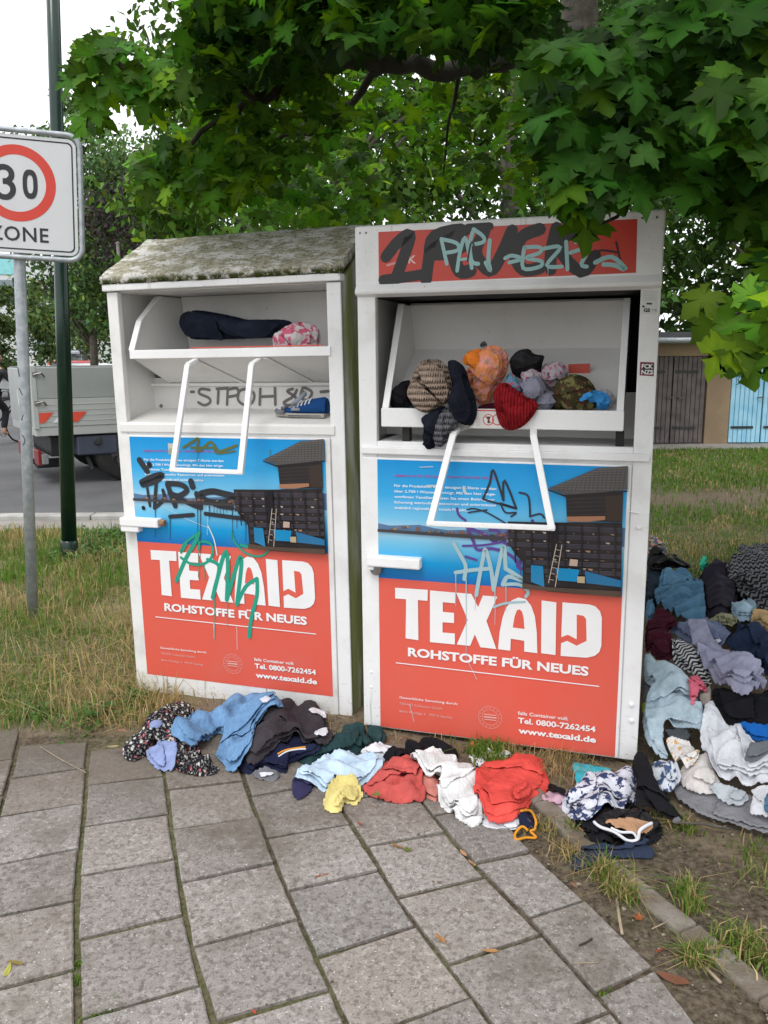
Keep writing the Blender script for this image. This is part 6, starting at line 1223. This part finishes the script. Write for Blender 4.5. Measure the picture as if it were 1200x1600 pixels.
q3 = (P-CAMP)@np.stack([RGT, UPV, FWD], 1); vis = (q3[:, 2] > 0) & (np.abs(q3[:, 0]/q3[:, 2])*F_PX < 640) & (np.abs(q3[:, 1]/q3[:, 2])*F_PX < 840); P = P[~vis]
canopy(P, .15, GD, .1, MAPLE_S)
V, F, C = merge(L); addp(npmesh('crown', V, F, C, MAT['leaf']), maple)
# trees, shrubs and hedge beyond
def tree(name, x, y, h, rx, ry, z0, n, ls, base, label, cat='tree', trunk=.12, shape=OVAL, clump=.55, yellow=.08, group='trees beyond the bins', dens=None, mat=None, hold=None):
    root = empty(name, Vector((x, y, -.05)), label, cat, group); r = np.random.default_rng(int(abs(x*31+y*17))+n)
    nc = dens or max(14, int(n/95)); u = rndvec(r, nc); rad = r.uniform(.35, 1.0, (nc, 1))**.5; cc = u*rad*np.array([rx, ry, (h-z0)/2])+np.array([0, 0, (h+z0)/2]); cs = r.uniform(.5, 1.2, nc)*clump
    ci = r.integers(0, nc, n); off = rndvec(r, n)*(r.random((n, 1))**.45)*cs[ci][:, None]*np.array([1.15, 1.15, .75]); P = cc[ci]+off; P = P[P[:, 2] > .1]; ci = ci[:len(P)]; n = len(P); off = off[:n]
    T = rndvec(r, n)+np.array([0, 0, -.5]); N = nrm(off+1e-6)*.7+rndvec(r, n)*.6+np.array([0, 0, .6]); cb = r.uniform(.65, 1.35, (nc, 1))[ci]
    V, F, C = leaves(P, T, N, ls*r.uniform(.6, 1.3, n), shape, greens(r, n, base, .35, yellow)*cb, .2, fan=False)
    npmesh('crown', V, F, C, mat or MAT['farleaf'], root)
    if trunk:
        m = MB(); m.tube([(0, 0, -.1), (r.normal(0, .1), 0, h*.3), (r.normal(0, .2), 0, h*.6), (0, 0, h*.9)], [trunk, trunk*.8, trunk*.5, .02], 9); m.build('trunk', MAT['bark'], root, smooth=True)
        for k_ in range(6):
            a = r.uniform(0, 6.28); z = h*r.uniform(.22, .6); m = MB(); m.tube([(0, 0, z), (math.cos(a)*rx*.35, math.sin(a)*ry*.3, z+h*.12), (math.cos(a)*rx*.75, math.sin(a)*ry*.6, z+h*.2)], [trunk*.4, trunk*.25, .015], 6); m.build('branch', MAT['bark'], root, smooth=True)
    return root
G3, G4, G5 = (.075, .155, .024), (.050, .108, .024), (.030, .060, .025)
tree('broadleaf_tree', -.9, 11.2, 8.2, 2.4, 1.2, .8, 17000, .125, G3, 'leafy green tree rising behind the mossy bin roof', trunk=.13)
tree('broadleaf_tree', 1.9, 13.3, 9.5, 2.8, 2.0, 1.2, 18000, .13, G4, 'tree with a bare grey trunk showing between the two bins and the maple bough', trunk=.16)
tree('broadleaf_tree', 4.6, 17.5, 9.5, 3.2, 2.0, 2.7, 13000, .15, G4, 'dark tree behind the brown garage doors', trunk=.16)
tree('broadleaf_tree', 8.4, 18.5, 9.0, 3.0, 2.0, 2.6, 11000, .15, G4, 'dark tree behind the light blue garage doors', trunk=.16)
tree('broadleaf_tree', -2.3, 16.2, 9.2, 1.9, 1.2, .5, 11000, .15, (.05, .11, .025), 'tall green tree behind the left edge of the mossy roof', trunk=.12)
tree('purple_tree', -4.75, 17.0, 5.2, .75, .8, 3.1, 3000, .10, (.060, .050, .052), 'small dark purple-leaved tree left of the mossy bin roof', trunk=.07, yellow=0)
tree('slender_tree', -7.5, 22.0, 7.9, 1.7, 1.5, 2.3, 15000, .14, (.11, .19, .07), 'tall slender tree rising behind the 30 zone sign', trunk=.12, yellow=.05)
tree('slender_tree', -6.1, 23.5, 7.3, 1.8, 1.5, 2.3, 15000, .14, (.075, .13, .05), 'darker slender tree between the sign and the mossy bin', trunk=.12, yellow=.02)
tree('round_tree', -15.5, 34.0, 5.4, 3.0, 2.2, .6, 6000, .22, (.075, .12, .04), 'round dark tree far down the street at the left edge', trunk=.15)
tree('round_tree', -16.4, 47.0, 6.4, 2.7, 2.0, .6, 4600, .22, (.07, .115, .04), 'round tree far down the street right of the sign pole', trunk=.15)
tree('slender_tree', -6.0, 19.5, 6.3, 1.0, 1.0, 2.1, 8000, .12, (.07, .13, .045), 'light green young tree just left of the mossy roof corner', trunk=.06, yellow=.08)
for x, y, s, lb in ((-1.9, 10.2, 2.5, 'bright green shrub just above the left end of the mossy roof'), (-.5, 10.4, 2.6, 'bright green shrub above the middle of the mossy roof'), (.9, 10.6, 2.5, 'bright green shrub behind the gap between the bins')):
    tree('shrub', x, y, s+.5, 1.0, .8, .1, 2600, .10, (.075, .15, .028), lb, 'shrub', .03, clump=.35, group='shrubs behind the bins')
L = []
for seed, x0, x1, y, hgt, n, b in ((1, -36, -4, 54, 4.2, 9000, (.04, .075, .03)), (2, -4, 24, 24, 7.5, 14000, (.04, .08, .024)), (3, -2, 14, 19.5, 4.0, 6000, (.045, .09, .024))):
    r = np.random.default_rng(seed); X = r.uniform(x0, x1, n); top_ = hgt*(.75+.5*(vnoise(X, X*0, 2.5, seed)+.5)); P = np.stack([X, y+r.normal(0, .9, n), top_*r.random(n)**.8], -1)
    L.append(leaves(P, rndvec(r, n), rndvec(r, n)+np.array([0, -.4, .6]), .28*r.uniform(.6, 1.3, n), OVAL, greens(r, n, b, .4, .1), .2, False))
V, F, C = merge(L); tag(npmesh('far_wood', V, F, C, MAT['farleaf']), 'far-off belt of trees closing the view behind everything', 'woodland', kind='stuff')

# ---------------------------------------------------------------- garages
rgx = lambda px, Y=15.5: float(atY(px, 620, Y)[0])
GZ = lambda py, Y=15.5: float(atY(1100, py, Y)[2])
ga = empty('garage_row', Vector((0, 15.5, 0)), 'low row of sandy rendered garages with brown and light blue wooden doors', 'garage')
MAT['render'] = M('sandy_render', (.30, .215, .13), (.22, .16, .10), 1.4, .9, .5, 50); MAT['brownwood'] = M('weathered_brown_boards', (.125, .105, .102), (.075, .062, .06), 5, .8, .4, 70); MAT['bluewood'] = M('light_blue_boards', (.32, .60, .76), (.22, .50, .68), 4, .65, .3, 70)
zt = GZ(556); x0 = rgx(1000)-3.5; xe = rgx(1200)+6
m = MB()
for a, b in ((x0, x0+.6), (rgx(985)-.5, rgx(985)), (rgx(1104), rgx(1141)), (rgx(1248), rgx(1285)), (rgx(1390), xe)): m.box(a, b, 0, .25, -.1, zt)
m.box(x0, xe, 0, .25, zt, GZ(530)); m.box(x0, xe, 2.2, 2.3, -.1, zt+.2); m.build('wall', MAT['render'], ga)
m = MB(); m.box(x0-.2, xe+.2, -.28, 2.6, GZ(527), GZ(519)); m.build('roof', M('grey_roof_edge', (.075, .08, .085), (.05, .05, .052), 3, .7), ga)
m = MB(); m.tube([(x0-.2, -.34, GZ(532)), (xe, -.34, GZ(532))], .055, 10); m.build('gutter', MAT['galv'], ga, smooth=True)
for a, b, mt_, nm in ((1000, 1050, 'brownwood', 0), (1051.5, 1102, 'brownwood', 1), (1143, 1193, 'bluewood', 2), (1194.5, 1246, 'bluewood', 3), (1288, 1338, 'brownwood', 4)):
    a, b = rgx(a), rgx(b); m = MB(); nb = 7
    for i in range(nb):
        xa, xb = a+(b-a)*i/nb, a+(b-a)*(i+1)/nb-.012; m.box(xa, xb, .02, .05, .0, zt-.01-.004*(i % 2))
    m.box(a, b, .05, .06, .0, zt-.01); d_ = m.build('door', MAT[mt_], ga)
    for z in (.28, zt-.28): m = MB(); m.box(a+.03, a+(b-a)*.75, .005, .018, z-.022, z+.022); m.build('hinge', MAT['black_plastic'], d_)
    m = MB(); hx = b-.10 if nm % 2 == 0 else a+.10; m.tube([(hx, .015, zt*.52), (hx, -.03, zt*.52), (hx+.10, -.03, zt*.53)], .012, 6); m.build('handle', MAT['steel'], d_)
d = Decal(.016, -.0005); bx = rgx(1150)
for s_ in ([(0, 1.20), (.06, 1.22), (.02, 1.14), (.07, 1.10), (.0, 1.06)], [(.12, 1.2), (.09, 1.12), (.16, 1.12)], [(.2, 1.22), (.2, 1.04)], [(.2, 1.22), (.28, 1.18), (.2, 1.12)]): d.stroke([(bx+x, z) for x, z in s_], .018, (.05, .12, .18))
d.build('scrawl', ga)

# ---------------------------------------------------------------- flatbed truck behind the poles
TY = 10.7; TR = R_(31)
tx = lambda px: float(atY(px, 620, TY)[0]); tz = lambda py: float(atY(115, py, TY)[2])
tk = empty('flatbed_truck', Matrix.Translation((tx(54), TY, -.03)) @ Matrix.Rotation(TR, 4, 'Z'), 'grey aluminium flatbed truck parked at the kerb behind the lamp post', 'truck')
X0 = tx(54)
def q2(px):
    d_ = ray(px, 620); k_ = d_[0]/d_[1]; return float((k_*TY-X0)/(math.cos(TR)-k_*math.sin(TR)))
zz_ = lambda py: tz(py)+.03; LB = 3.4; WB_ = 2.05
ALU, ALU2 = M('aluminium_board', (.34, .355, .35), (.30, .315, .31), 2, .38, .1, 40, metal=.2), M('light_aluminium_board', (.44, .455, .44), (.40, .41, .40), 2, .38, .1, 40, metal=.2)
zb0, zb1, zb2, zb3 = zz_(682), zz_(668), zz_(624), zz_(574)
m = MB(); m.box(.0, LB, -.02, .03, zb2+.004, zb3); m.build('upper_side_board', ALU, tk, .008)
m = MB(); m.box(.0, LB, -.02, .03, zb1+.004, zb2); 
for i in range(1, 5): m.box(0, LB, -.026, -.018, zb1+(zb2-zb1)*i/5-.004, zb1+(zb2-zb1)*i/5+.004)
m.build('lower_side_board', ALU2, tk, .004)
m = MB(); m.box(-.02, LB, -.01, WB_, zb0, zb1); m.build('bed_floor', ALU2, tk, .008)
m = MB(); m.box(-.03, .0, .03, WB_, zb1, zb3-.02); m.build('tailgate', ALU, tk, .008)
m = MB(); m.box(.0, LB, WB_-.03, WB_, zb1, zb3); m.build('far_side_board', ALU, tk)
m = MB(); m.box(-.035, .03, -.03, .05, zb1-.02, zb3+.02); m.build('corner_post', ALU2, tk, .005)
d = Decal(-.028, -.001); zl, zh = zz_(661), zz_(645)
for xa, xb, cl in ((.03, .19, (.62, .07, .04)), (.19, .33, (.70, .70, .70)), (.33, .50, (.62, .07, .04))): d.poly([(xa, zl), (xb-(.10 if xa < .1 else 0), zl), (xb+(.02 if xa < .1 else .12), zh), (xa+(0 if xa < .1 else .12), zh)], cl)
d.build('warning_stripe', tk)
d = Decal(-.001, -.001)
for i in range(5): d.poly([(.1+i*.16, 0), (.18+i*.16, 0), (.12+i*.16, .22), (.04+i*.16, .22)], (.62, .07, .04) if i % 2 else (.68, .68, .68))
o = d.build('rear_warning_stripe', tk); o.rotation_euler = (0, 0, R_(-90)); o.location = (-.032, 1.3, zz_(640))
for z in (zz_(585), zz_(630)): m = MB(); m.tube([(.0, -.03, z), (.09, -.06, z+.02), (.13, -.045, z-.03)], .012, 7); m.box(-.01, .05, -.04, -.02, z-.03, z+.03); m.build('latch', MAT['steel'], tk)
DK = M('chassis_black', (.02, .021, .024), (.035, .035, .04), 6, .7)
m = MB(); m.box(.35, 6.2, .45, .57, zb0-.22, zb0-.02); m.box(.35, 6.2, WB_-.57, WB_-.45, zb0-.22, zb0-.02); m.box(.2, .3, .3, WB_-.3, zb0-.3, zb0-.05); m.box(.9, 3.3, .5, WB_-.5, .42, zb0-.1); m.box(.35, 1.6, .3, WB_-.3, zb0-.2, zb0-.02); m.build('chassis', DK, tk)  # frame rails, plus solid boxes added to darken the underside
m = MB(); m.box(.05, .13, .12, WB_-.12, zz_(728), zz_(712)); m.build('rear_bumper', M('bumper_grey', (.22, .23, .22), rough=.5), tk, .01)
for y in (.16, WB_-.5): m = MB(); m.box(.01, .055, y, y+.34, zz_(730), zz_(706)); m.build('tail_light', M('tail_light_red', (.20, .012, .015), rough=.3), tk, .006)
m = MB(); m.tube([(.5, WB_/2, zz_(735)), (.2, WB_/2, zz_(740)), (.02, WB_/2, zz_(730))], .045, 8); m.box(.1, .5, WB_/2-.12, WB_/2+.12, zz_(745), zz_(732)); m.build('tow_hitch', DK, tk)
m = MB(); m.box(q2(116), q2(180), .02, .5, zz_(716), zz_(685)); m.build('fuel_tank', M('slate_tank', (.045, .055, .085), (.06, .07, .10), 3, .45), tk, .02)
m = MB(); m.lathe([(.05, 0), (.055, -.015), (.045, -.03), (0, -.03)], (q2(148), .02, zz_(694)), 'y', 16); m.build('tank_cap', DK, tk)
m = MB(); m.lathe([(.0, -.015), (.30, -.01), (.30, .005)], (0, 0, 0), 'y', 8)
def wheel(x, y):
    w = MB(); w.lathe([(.20, -.11), (.34, -.115), (.385, -.08), (.39, 0), (.385, .08), (.34, .115), (.20, .11)], (x, y, .39), 'y', 28); wo_ = w.build('wheel', MAT['rubber'], tk, smooth=True)
    w = MB(); w.lathe([(.20, -.10), (.19, -.06), (.08, -.03), (.07, -.08), (0, -.085)], (x, y, .39), 'y', 20); w.build('rim', MAT['steel'], wo_, smooth=True)
for x in (q2(192), q2(192)+3.3):
    for y in (.16, WB_-.16): wheel(x, y)
m = MB(); m.tube([(q2(134), .15, zz_(720)), (q2(134)+.05, .12, zz_(740))], .03, 6); m.box(q2(176), q2(180), .1, .34, zz_(765), zz_(722)); m.build('mud_flap', DK, tk)
CW = M('truck_white_paint', (.66, .67, .68), (.60, .61, .62), 2, .3); cx = LB+.15
m = MB(); m.prism([(cx, .05, .55), (cx+1.75, .05, .55), (cx+1.85, .05, 1.15), (cx+1.35, .05, 1.35), (cx+.95, .05, 2.05), (cx, .05, 2.10)], (0, WB_-.1, 0)); cabn = m.build('cab', CW, tk, .04)
GLS = M('dark_glass', (.02, .025, .03), rough=.08); m = MB(); m.prism([(cx+.25, .045, 1.32), (cx+1.15, .045, 1.32), (cx+.86, .045, 1.92), (cx+.25, .045, 1.95)], (0, -.006, 0)); m.prism([(cx+1.36, .2, 1.37), (cx+.98, .2, 2.02), (cx+.98, WB_-.2, 2.02), (cx+1.36, WB_-.2, 1.37)], (.012, 0, .006)); m.build('window', GLS, cabn)
# ---------------------------------------------------------------- cars and a van far down the street
def car(name, x, y, rot, L_, H_c, Wd, paint, label, cat='car', van=False):
    root = empty(name, Matrix.Translation((x, y, -.03)) @ Matrix.Rotation(R_(rot), 4, 'Z'), label, cat, 'vehicles parked down the street'); h = L_/2
    prof = [(-h, .30), (-h, .75), (-h+.12, .92), (-h+.5, H_c*.98), (h*.25, H_c), (h*.62, .98), (h-.1, .82), (h, .6), (h, .30)] if van else [(-h, .28), (-h, .70), (-h+.25, .88), (-h+.8, H_c*.97), (-.1, H_c), (h*.30, H_c*.93), (h*.55, .90), (h-.15, .76), (h, .55), (h, .28)]
    m = MB(); m.prism([(a, -Wd/2, z) for a, z in prof], (0, Wd, 0)); m.build('body', paint, root, .06)
    m = MB(); zb_, zt_ = .92, H_c*.92; m.box(-h+.75, h*.30, -Wd/2-.012, Wd/2+.012, zb_, zt_)
    m.prism([(-h+.05, -Wd/2+.15, .96), (-h+.48 if van else -h+.72, -Wd/2+.2, zt_), (-h+.48 if van else -h+.72, Wd/2-.2, zt_), (-h+.05, Wd/2-.15, .96)], (-.04, 0, .03)); m.build('window', GLS, root, .01)
    for a in (-h*.62, h*.62):
        for s_ in (-1, 1): m = MB(); m.lathe([(.0, -.09), (.26, -.10), (.31, -.07), (.31, .07), (.26, .10), (0, .09)], (a, s_*(Wd/2-.08), .31), 'y', 20); m.build('wheel', MAT['rubber'], root, smooth=True)
    for s_ in (-1, 1): m = MB(); m.box(h-.08, h+.01, s_*.55-.14, s_*.55+.14, .60, .72); m.build('headlight', M('lamp_glass', (.6, .6, .62), rough=.1) if 'lamp_glass' not in bpy.data.materials else bpy.data.materials['lamp_glass'], root, .02)
    for s_ in (-1, 1): m = MB(); m.box(-h-.01, -h+.06, s_*.62-.1, s_*.62+.1, .62, .80); m.build('tail_light', bpy.data.materials['tail_light_red'], root, .02)
    return root
def cx_(px, Y): return float(atY(px, 565, Y)[0])
SILV = M('silver_blue_paint', (.42, .46, .54), (.40, .44, .52), 2, .25); REDP = M('red_car_paint', (.42, .03, .02), (.40, .03, .02), 2, .25)
car('van', cx_(90, 42), 42, 93, 4.6, 1.95, 1.85, SILV, 'silver-blue van showing above the truck bed left of the lamp post', 'van', True)
car('parked_car', cx_(117, 40), 40, 94, 4.1, 1.48, 1.7, REDP, 'red car showing above the truck bed right of the lamp post')
car('parked_car', cx_(138, 36), 36, 92, 4.1, 1.38, 1.7, CW, 'white car roof just right of the red car')
car('parked_car', cx_(168, 32), 32, 91, 4.2, 1.38, 1.75, CW, 'white car roof nearest the mossy bin')
car('parked_car', cx_(40, 36), 36, 93, 4.1, 1.38, 1.7, CW, 'white car roof behind the sign pole')
# ---------------------------------------------------------------- building far left, pale post
bl = empty('apartment_block', Vector((-26, 62, 0)), 'tall pale apartment block far behind the sign', 'building', None)
m = MB(); m.box(0, 5.0, 0, 10, 0, 8.6); m.box(-16, -.2, 2, 12, 0, 9.0); m.build('wall', M('pale_facade', (.60, .62, .62), (.54, .56, .56), .3, .8), bl)
wm = M('window_grey', (.20, .25, .28), rough=.2)
for k_ in range(2):
    for i in range(3): m = MB(); m.box(.8+i*1.6, 1.8+i*1.6, -.05, .02, 1.2+k_*3, 2.7+k_*3); m.build('window', wm, bl)
m = MB(); m.box(-16, -.2, 1.94, 2.0, 7.6, 9.0); m.build('turquoise_panel', M('turquoise_panel', (.25, .60, .62), rough=.6), bl)
for i in range(6): m = MB(); m.box(-15+i*2.5, -13.6+i*2.5, 1.9, 1.96, 5.5, 7.2); m.build('window', wm, bl)
p = atY(186, 410, 16.0); po = empty('concrete_post', Vector((p[0], 16.0, 0)), 'thin pale concrete post just left of the mossy roof', 'post'); m = MB(); m.tube([(0, 0, -.1), (0, 0, p[2]+.32)], [.045, .032], 10); m.build('shaft', MAT['footway'], po); m = MB(); m.lathe([(.04, 0), (.045, .03), (0, .05)], (0, 0, p[2]+.32), 'z', 10); m.build('cap', MAT['footway'], po)
# ---------------------------------------------------------------- cyclist at the left edge
CY = 16.2; cxm = float(atY(-6, 620, CY)[0]); gz = -.03
bk_ = empty('bicycle', Matrix.Translation((cxm, CY, gz)) @ Matrix.Rotation(R_(72), 4, 'Z'), 'dark city bicycle ridden away up the road at the left edge', 'bicycle')
for x in (-.52, .52):
    m = MB(); m.tube([(x+.33*math.cos(a), 0, .34+.33*math.sin(a)) for a in np.linspace(0, 2*math.pi, 29)], .017, 7, False); w_ = m.build('wheel', MAT['rubber'], bk_, smooth=True)
    m = MB()
    for a in np.linspace(0, 2*math.pi, 13)[:-1]: m.tube([(x, 0, .34), (x+.32*math.cos(a), 0, .34+.32*math.sin(a))], .0025, 4)
    m.build('spokes', MAT['steel'], w_)
m = MB()
for a, b in (((-.52, .34), (-.12, .32)), ((-.12, .32), (-.22, .85)), ((-.52, .34), (-.20, .78)), ((-.12, .32), (.36, .72)), ((-.20, .76), (.34, .86)), ((.33, .95), (.52, .34))): m.tube([(a[0], 0, a[1]), (b[0], 0, b[1])], .016, 7)
m.build('frame', MAT['black_plastic'], bk_, smooth=True)
m = MB(); m.tube([(.33, 0, .93), (.32, 0, 1.04)], .013, 6); m.tube([(.20, -.28, 1.05), (.30, -.2, 1.05), (.33, 0, 1.04), (.30, .2, 1.05), (.20, .28, 1.05)], .012, 6); m.build('handlebar', MAT['steel'], bk_, smooth=True)
m = MB(); m.lathe([(0, .0), (.07, .0), (.09, .03), (.06, .06), (0, .06)], (-.25, 0, .88), 'z', 12); m.build('saddle', MAT['black_plastic'], bk_, smooth=True)
m = MB(); m.tube([(-.12, -.09, .32), (-.12, .09, .32)], .02, 8); m.tube([(-.12, -.09, .32), (-.05, -.10, .17), (-.05, -.18, .17)], .012, 6); m.tube([(-.12, .09, .32), (-.19, .10, .47), (-.19, .18, .47)], .012, 6); m.build('crank', MAT['steel'], bk_, smooth=True)
m = MB(); m.box(-.60, -.575, -.04, .04, .62, .68); m.build('rear_light', bpy.data.materials['tail_light_red'], bk_, .006)
def skin(name, verts, edges, radii, mat, parent, root=0, lv=2):
    me = bpy.data.meshes.new(name); me.from_pydata(verts, edges, []); o = link(name, me, mat, parent, True); sk = o.modifiers.new('skin', 'SKIN'); sk.use_smooth_shade = True
    for i, v_ in enumerate(me.skin_vertices[0].data): v_.radius = radii[i] if hasattr(radii[i], '__len__') else (radii[i], radii[i]); v_.use_root = (i == root)
    s = o.modifiers.new('sub', 'SUBSURF'); s.levels = s.render_levels = lv; return o
skn = M('skin', (.50, .30, .22), (.46, .27, .19), 6, .5)
pr = empty('person', bk_.matrix_world.copy(), 'cyclist in dark clothes with a backpack riding away at the left edge', 'person')
V = [(-.22, 0, .97), (-.12, 0, 1.20), (.02, 0, 1.42), (.06, 0, 1.52), (.10, 0, 1.62), (.13, 0, 1.74), (.0, -.19, 1.40), (.16, -.24, 1.20), (.26, -.24, 1.07), (.0, .19, 1.40), (.16, .24, 1.20), (.26, .24, 1.07), (-.20, -.10, .93), (.10, -.12, .66), (-.03, -.13, .24), (.07, -.13, .20), (-.20, .10, .93), (.14, .12, .88), (-.12, .13, .55), (-.04, .13, .50)]
E_ = [(0, 1), (1, 2), (2, 3), (3, 4), (4, 5), (2, 6), (6, 7), (7, 8), (2, 9), (9, 10), (10, 11), (0, 12), (12, 13), (13, 14), (14, 15), (0, 16), (16, 17), (17, 18), (18, 19)]
Rr = [(.07, .10), (.07, .09), (.07, .10), .06, .085, .095, .06, .045, .035, .06, .045, .035, .09, .065, .045, .04, .09, .065, .045, .04]
skin('body', V, E_, Rr, skn, pr)
skin('jacket', [V[0], V[1], V[2], V[6], V[7], (.24, -.245, 1.10), V[9], V[10], (.24, .245, 1.10)], [(0, 1), (1, 2), (2, 3), (3, 4), (4, 5), (2, 6), (6, 7), (7, 8)], [(.155, .185), (.14, .17), (.145, .185), .072, .056, .046, .072, .056, .046], M('dark_jacket', (.03, .03, .035), (.05, .05, .055), 8, .8), pr)
skin('trousers', [V[0], V[12], V[13], (-.02, -.13, .29), V[16], V[17], (-.11, .13, .60)], [(0, 1), (1, 2), (2, 3), (0, 4), (4, 5), (5, 6)], [(.15, .17), .10, .078, .058, .10, .078, .058], M('black_trousers', (.015, .016, .022), rough=.85), pr)
skin('hair', [(.07, 0, 1.68), (.10, 0, 1.78), (.12, 0, 1.82)], [(0, 1), (1, 2)], [.09, .108, .07], M('brown_hair', (.06, .04, .025), rough=.7), pr)
bp = empty('backpack', bk_.matrix_world.copy(), 'dark grey backpack worn by the cyclist', 'backpack')
m = MB(); m.lathe([(.0, 0), (.11, .01), (.15, .10), (.155, .30), (.12, .42), (.05, .47), (0, .47)], (-.24, 0, 1.06), 'z', 16); m.build('bag_body', M('backpack_grey', (.06, .05, .06), rough=.8), bp, smooth=True)
m = MB(); m.lathe([(.0, 0), (.07, .01), (.09, .08), (.07, .17), (0, .18)], (-.33, 0, 1.12), 'z', 12); m.build('front_pocket', M('backpack_pocket', (.08, .07, .08), rough=.8), bp, smooth=True)
# ---------------------------------------------------------------- fallen leaves, twigs, crumbs on the slabs
def litter(name, px, py, size, rot, col, label, cat, shape, curl=.4, z=.006):
    p = ground(px, py); t = R_(rot); r = np.random.default_rng(int(px+py))
    z_ = max(float(heap.at(p[0], p[1])), 0)+z
    sh = np.array(shape, float)-np.array([0, .5]); K = len(sh); c = np.concatenate([[(0, 0)], sh]); V = np.stack([size*(c[:, 0]*math.cos(t)-c[:, 1]*math.sin(t)), size*(c[:, 0]*math.sin(t)+c[:, 1]*math.cos(t)), size*curl*(c[:, 0]**2*1.2+c[:, 1]**2*.6)+r.normal(0, size*.03, K+1)], -1)
    i = np.arange(K); F = np.stack([0*i, 1+i, 1+(i+1) % K], -1); o = npmesh(name, V, F, np.array([col])*r.uniform(.8, 1.2, (K+1, 1)), MAT['grass']); o.location = (p[0], p[1], z_); return tag(o, label, cat, 'fallen leaves on the paving')
NAR = [(0, 0), (.13, .2), (.17, .5), (.10, .8), (0, 1.05), (-.12, .75), (-.14, .4), (-.10, .15)]
for a in (('fallen_leaf', 622, 1326, .05, 60, (.30, .17, .07), 'brown curled leaf beside the green one in mid paving', 'leaf', NAR), ('fallen_leaf', 636, 1330, .028, 10, (.16, .20, .04), 'small green leaf beside a brown curled one in mid paving', 'leaf', MAPLE_S),
          ('fallen_leaf', 586, 1258, .034, 80, (.20, .24, .06), 'small green leaf just below the yellow top', 'leaf', MAPLE_S), ('fallen_leaf', 562, 1292, .032, 40, (.38, .10, .05), 'red-brown leaf on the slab below the yellow top', 'leaf', NAR), ('fallen_leaf', 503, 1371, .045, 110, (.36, .13, .05), 'rust-red curled leaf on the slab left of centre', 'leaf', NAR),
          ('fallen_leaf', 688, 1470, .052, 30, (.48, .25, .10), 'orange-brown curled leaf on a middle slab', 'leaf', NAR), ('fallen_leaf', 766, 1489, .048, 85, (.48, .25, .10), 'orange-brown leaf lying on a joint right of centre', 'leaf', NAR), ('fallen_leaf', 724, 1337, .042, 25, (.52, .30, .16), 'upper of two tan leaves caught in the joint below the coral jacket', 'leaf', NAR),
          ('fallen_leaf', 738, 1352, .038, 35, (.50, .28, .14), 'lower of two tan leaves caught in the joint below the coral jacket', 'leaf', NAR), ('fallen_leaf', 995, 1440, .03, 60, (.46, .14, .05), 'orange leaf beside the grass tuft on the edging', 'leaf', MAPLE_S), ('fallen_leaf', 1052, 1535, .085, 60, (.24, .10, .06), 'long brown curled leaf on the lower right slab', 'leaf', NAR),
          ('fallen_leaf', 192, 1155, .05, 70, (.52, .24, .17), 'salmon-coloured leaf at the left end of the clothes', 'leaf', NAR), ('fallen_leaf', 178, 1180, .05, 95, (.45, .36, .20), 'yellowish leaf left of the floral scarf', 'leaf', NAR), ('fallen_leaf', 12, 1520, .05, 5, (.50, .48, .10), 'yellow leaf at the lower left edge of the paving', 'leaf', NAR),
          ('fallen_leaf', 25, 1508, .05, 75, (.28, .22, .07), 'brown-green stalk leaf beside the yellow one at lower left', 'leaf', NAR), ('fallen_leaf', 397, 1585, .02, 40, (.60, .07, .05), 'tiny bright red scrap at the bottom edge of the paving', 'scrap', NAR), ('fallen_leaf', 1030, 1490, .03, 120, (.34, .08, .04), 'dark red leaf in the dirt beside the lower right edging', 'leaf', NAR), ('fallen_leaf', 895, 1390, .03, 20, (.36, .16, .10), 'pinkish-brown leaf in the dirt below the dark blue sleeve', 'leaf', NAR), ('fallen_leaf', 907, 1322, .03, 20, (.30, .14, .08), 'small brown leaf on the edging under the black bag', 'leaf', NAR)): litter(*a)
def twig(pts, rad, col, label):
    P = [ground(*p) for p in pts]; P = [(p[0], p[1], max(float(heap.at(p[0], p[1])), 0)+.008) for p in P]; m = MB(); m.tube(P, rad, 6); tag(m.build('twig', col, smooth=True), label, 'twig', 'twigs on the paving')
TW = M('dry_twig', (.36, .29, .20), (.24, .18, .12), 30, .8)
twig([(963, 1412), (967, 1440), (972, 1466)], .0045, TW, 'pale thick twig standing out from the grass tuft on the edging'); twig([(1100, 1515), (1112, 1528), (1126, 1542)], .0045, TW, 'pale twig lying in the dirt at lower right'); twig([(1055, 1440), (1030, 1452), (1018, 1458)], .002, TW, 'thin straw across the concrete edging'); twig([(63, 1170), (95, 1190), (135, 1212)], .0018, TW, 'long thin straw on the upper left slab'); twig([(895, 1510), (935, 1509)], .0015, TW, 'thin straw on the lower right slab'); twig([(905, 1482), (915, 1478), (925, 1472)], .003, MAT['darkbark'], 'short dark twig on the lower right slab'); twig([(1050, 1305), (1100, 1302), (1140, 1312)], .004, MAT['bark'], 'brown twig on the bare soil below the heap')
p = ground(740, 1163, .03); m = MB(); m.lathe([(0, -.016), (.010, -.014), (.016, -.004), (.015, .006), (.006, .013), (0, .011)], (p[0], p[1], .03), 'z', 14); tag(m.build('rowan_berry', M('orange_red_fruit', (.60, .10, .02), rough=.4), smooth=True), 'orange-red berry on the soil under the poster of the right bin', 'berry')
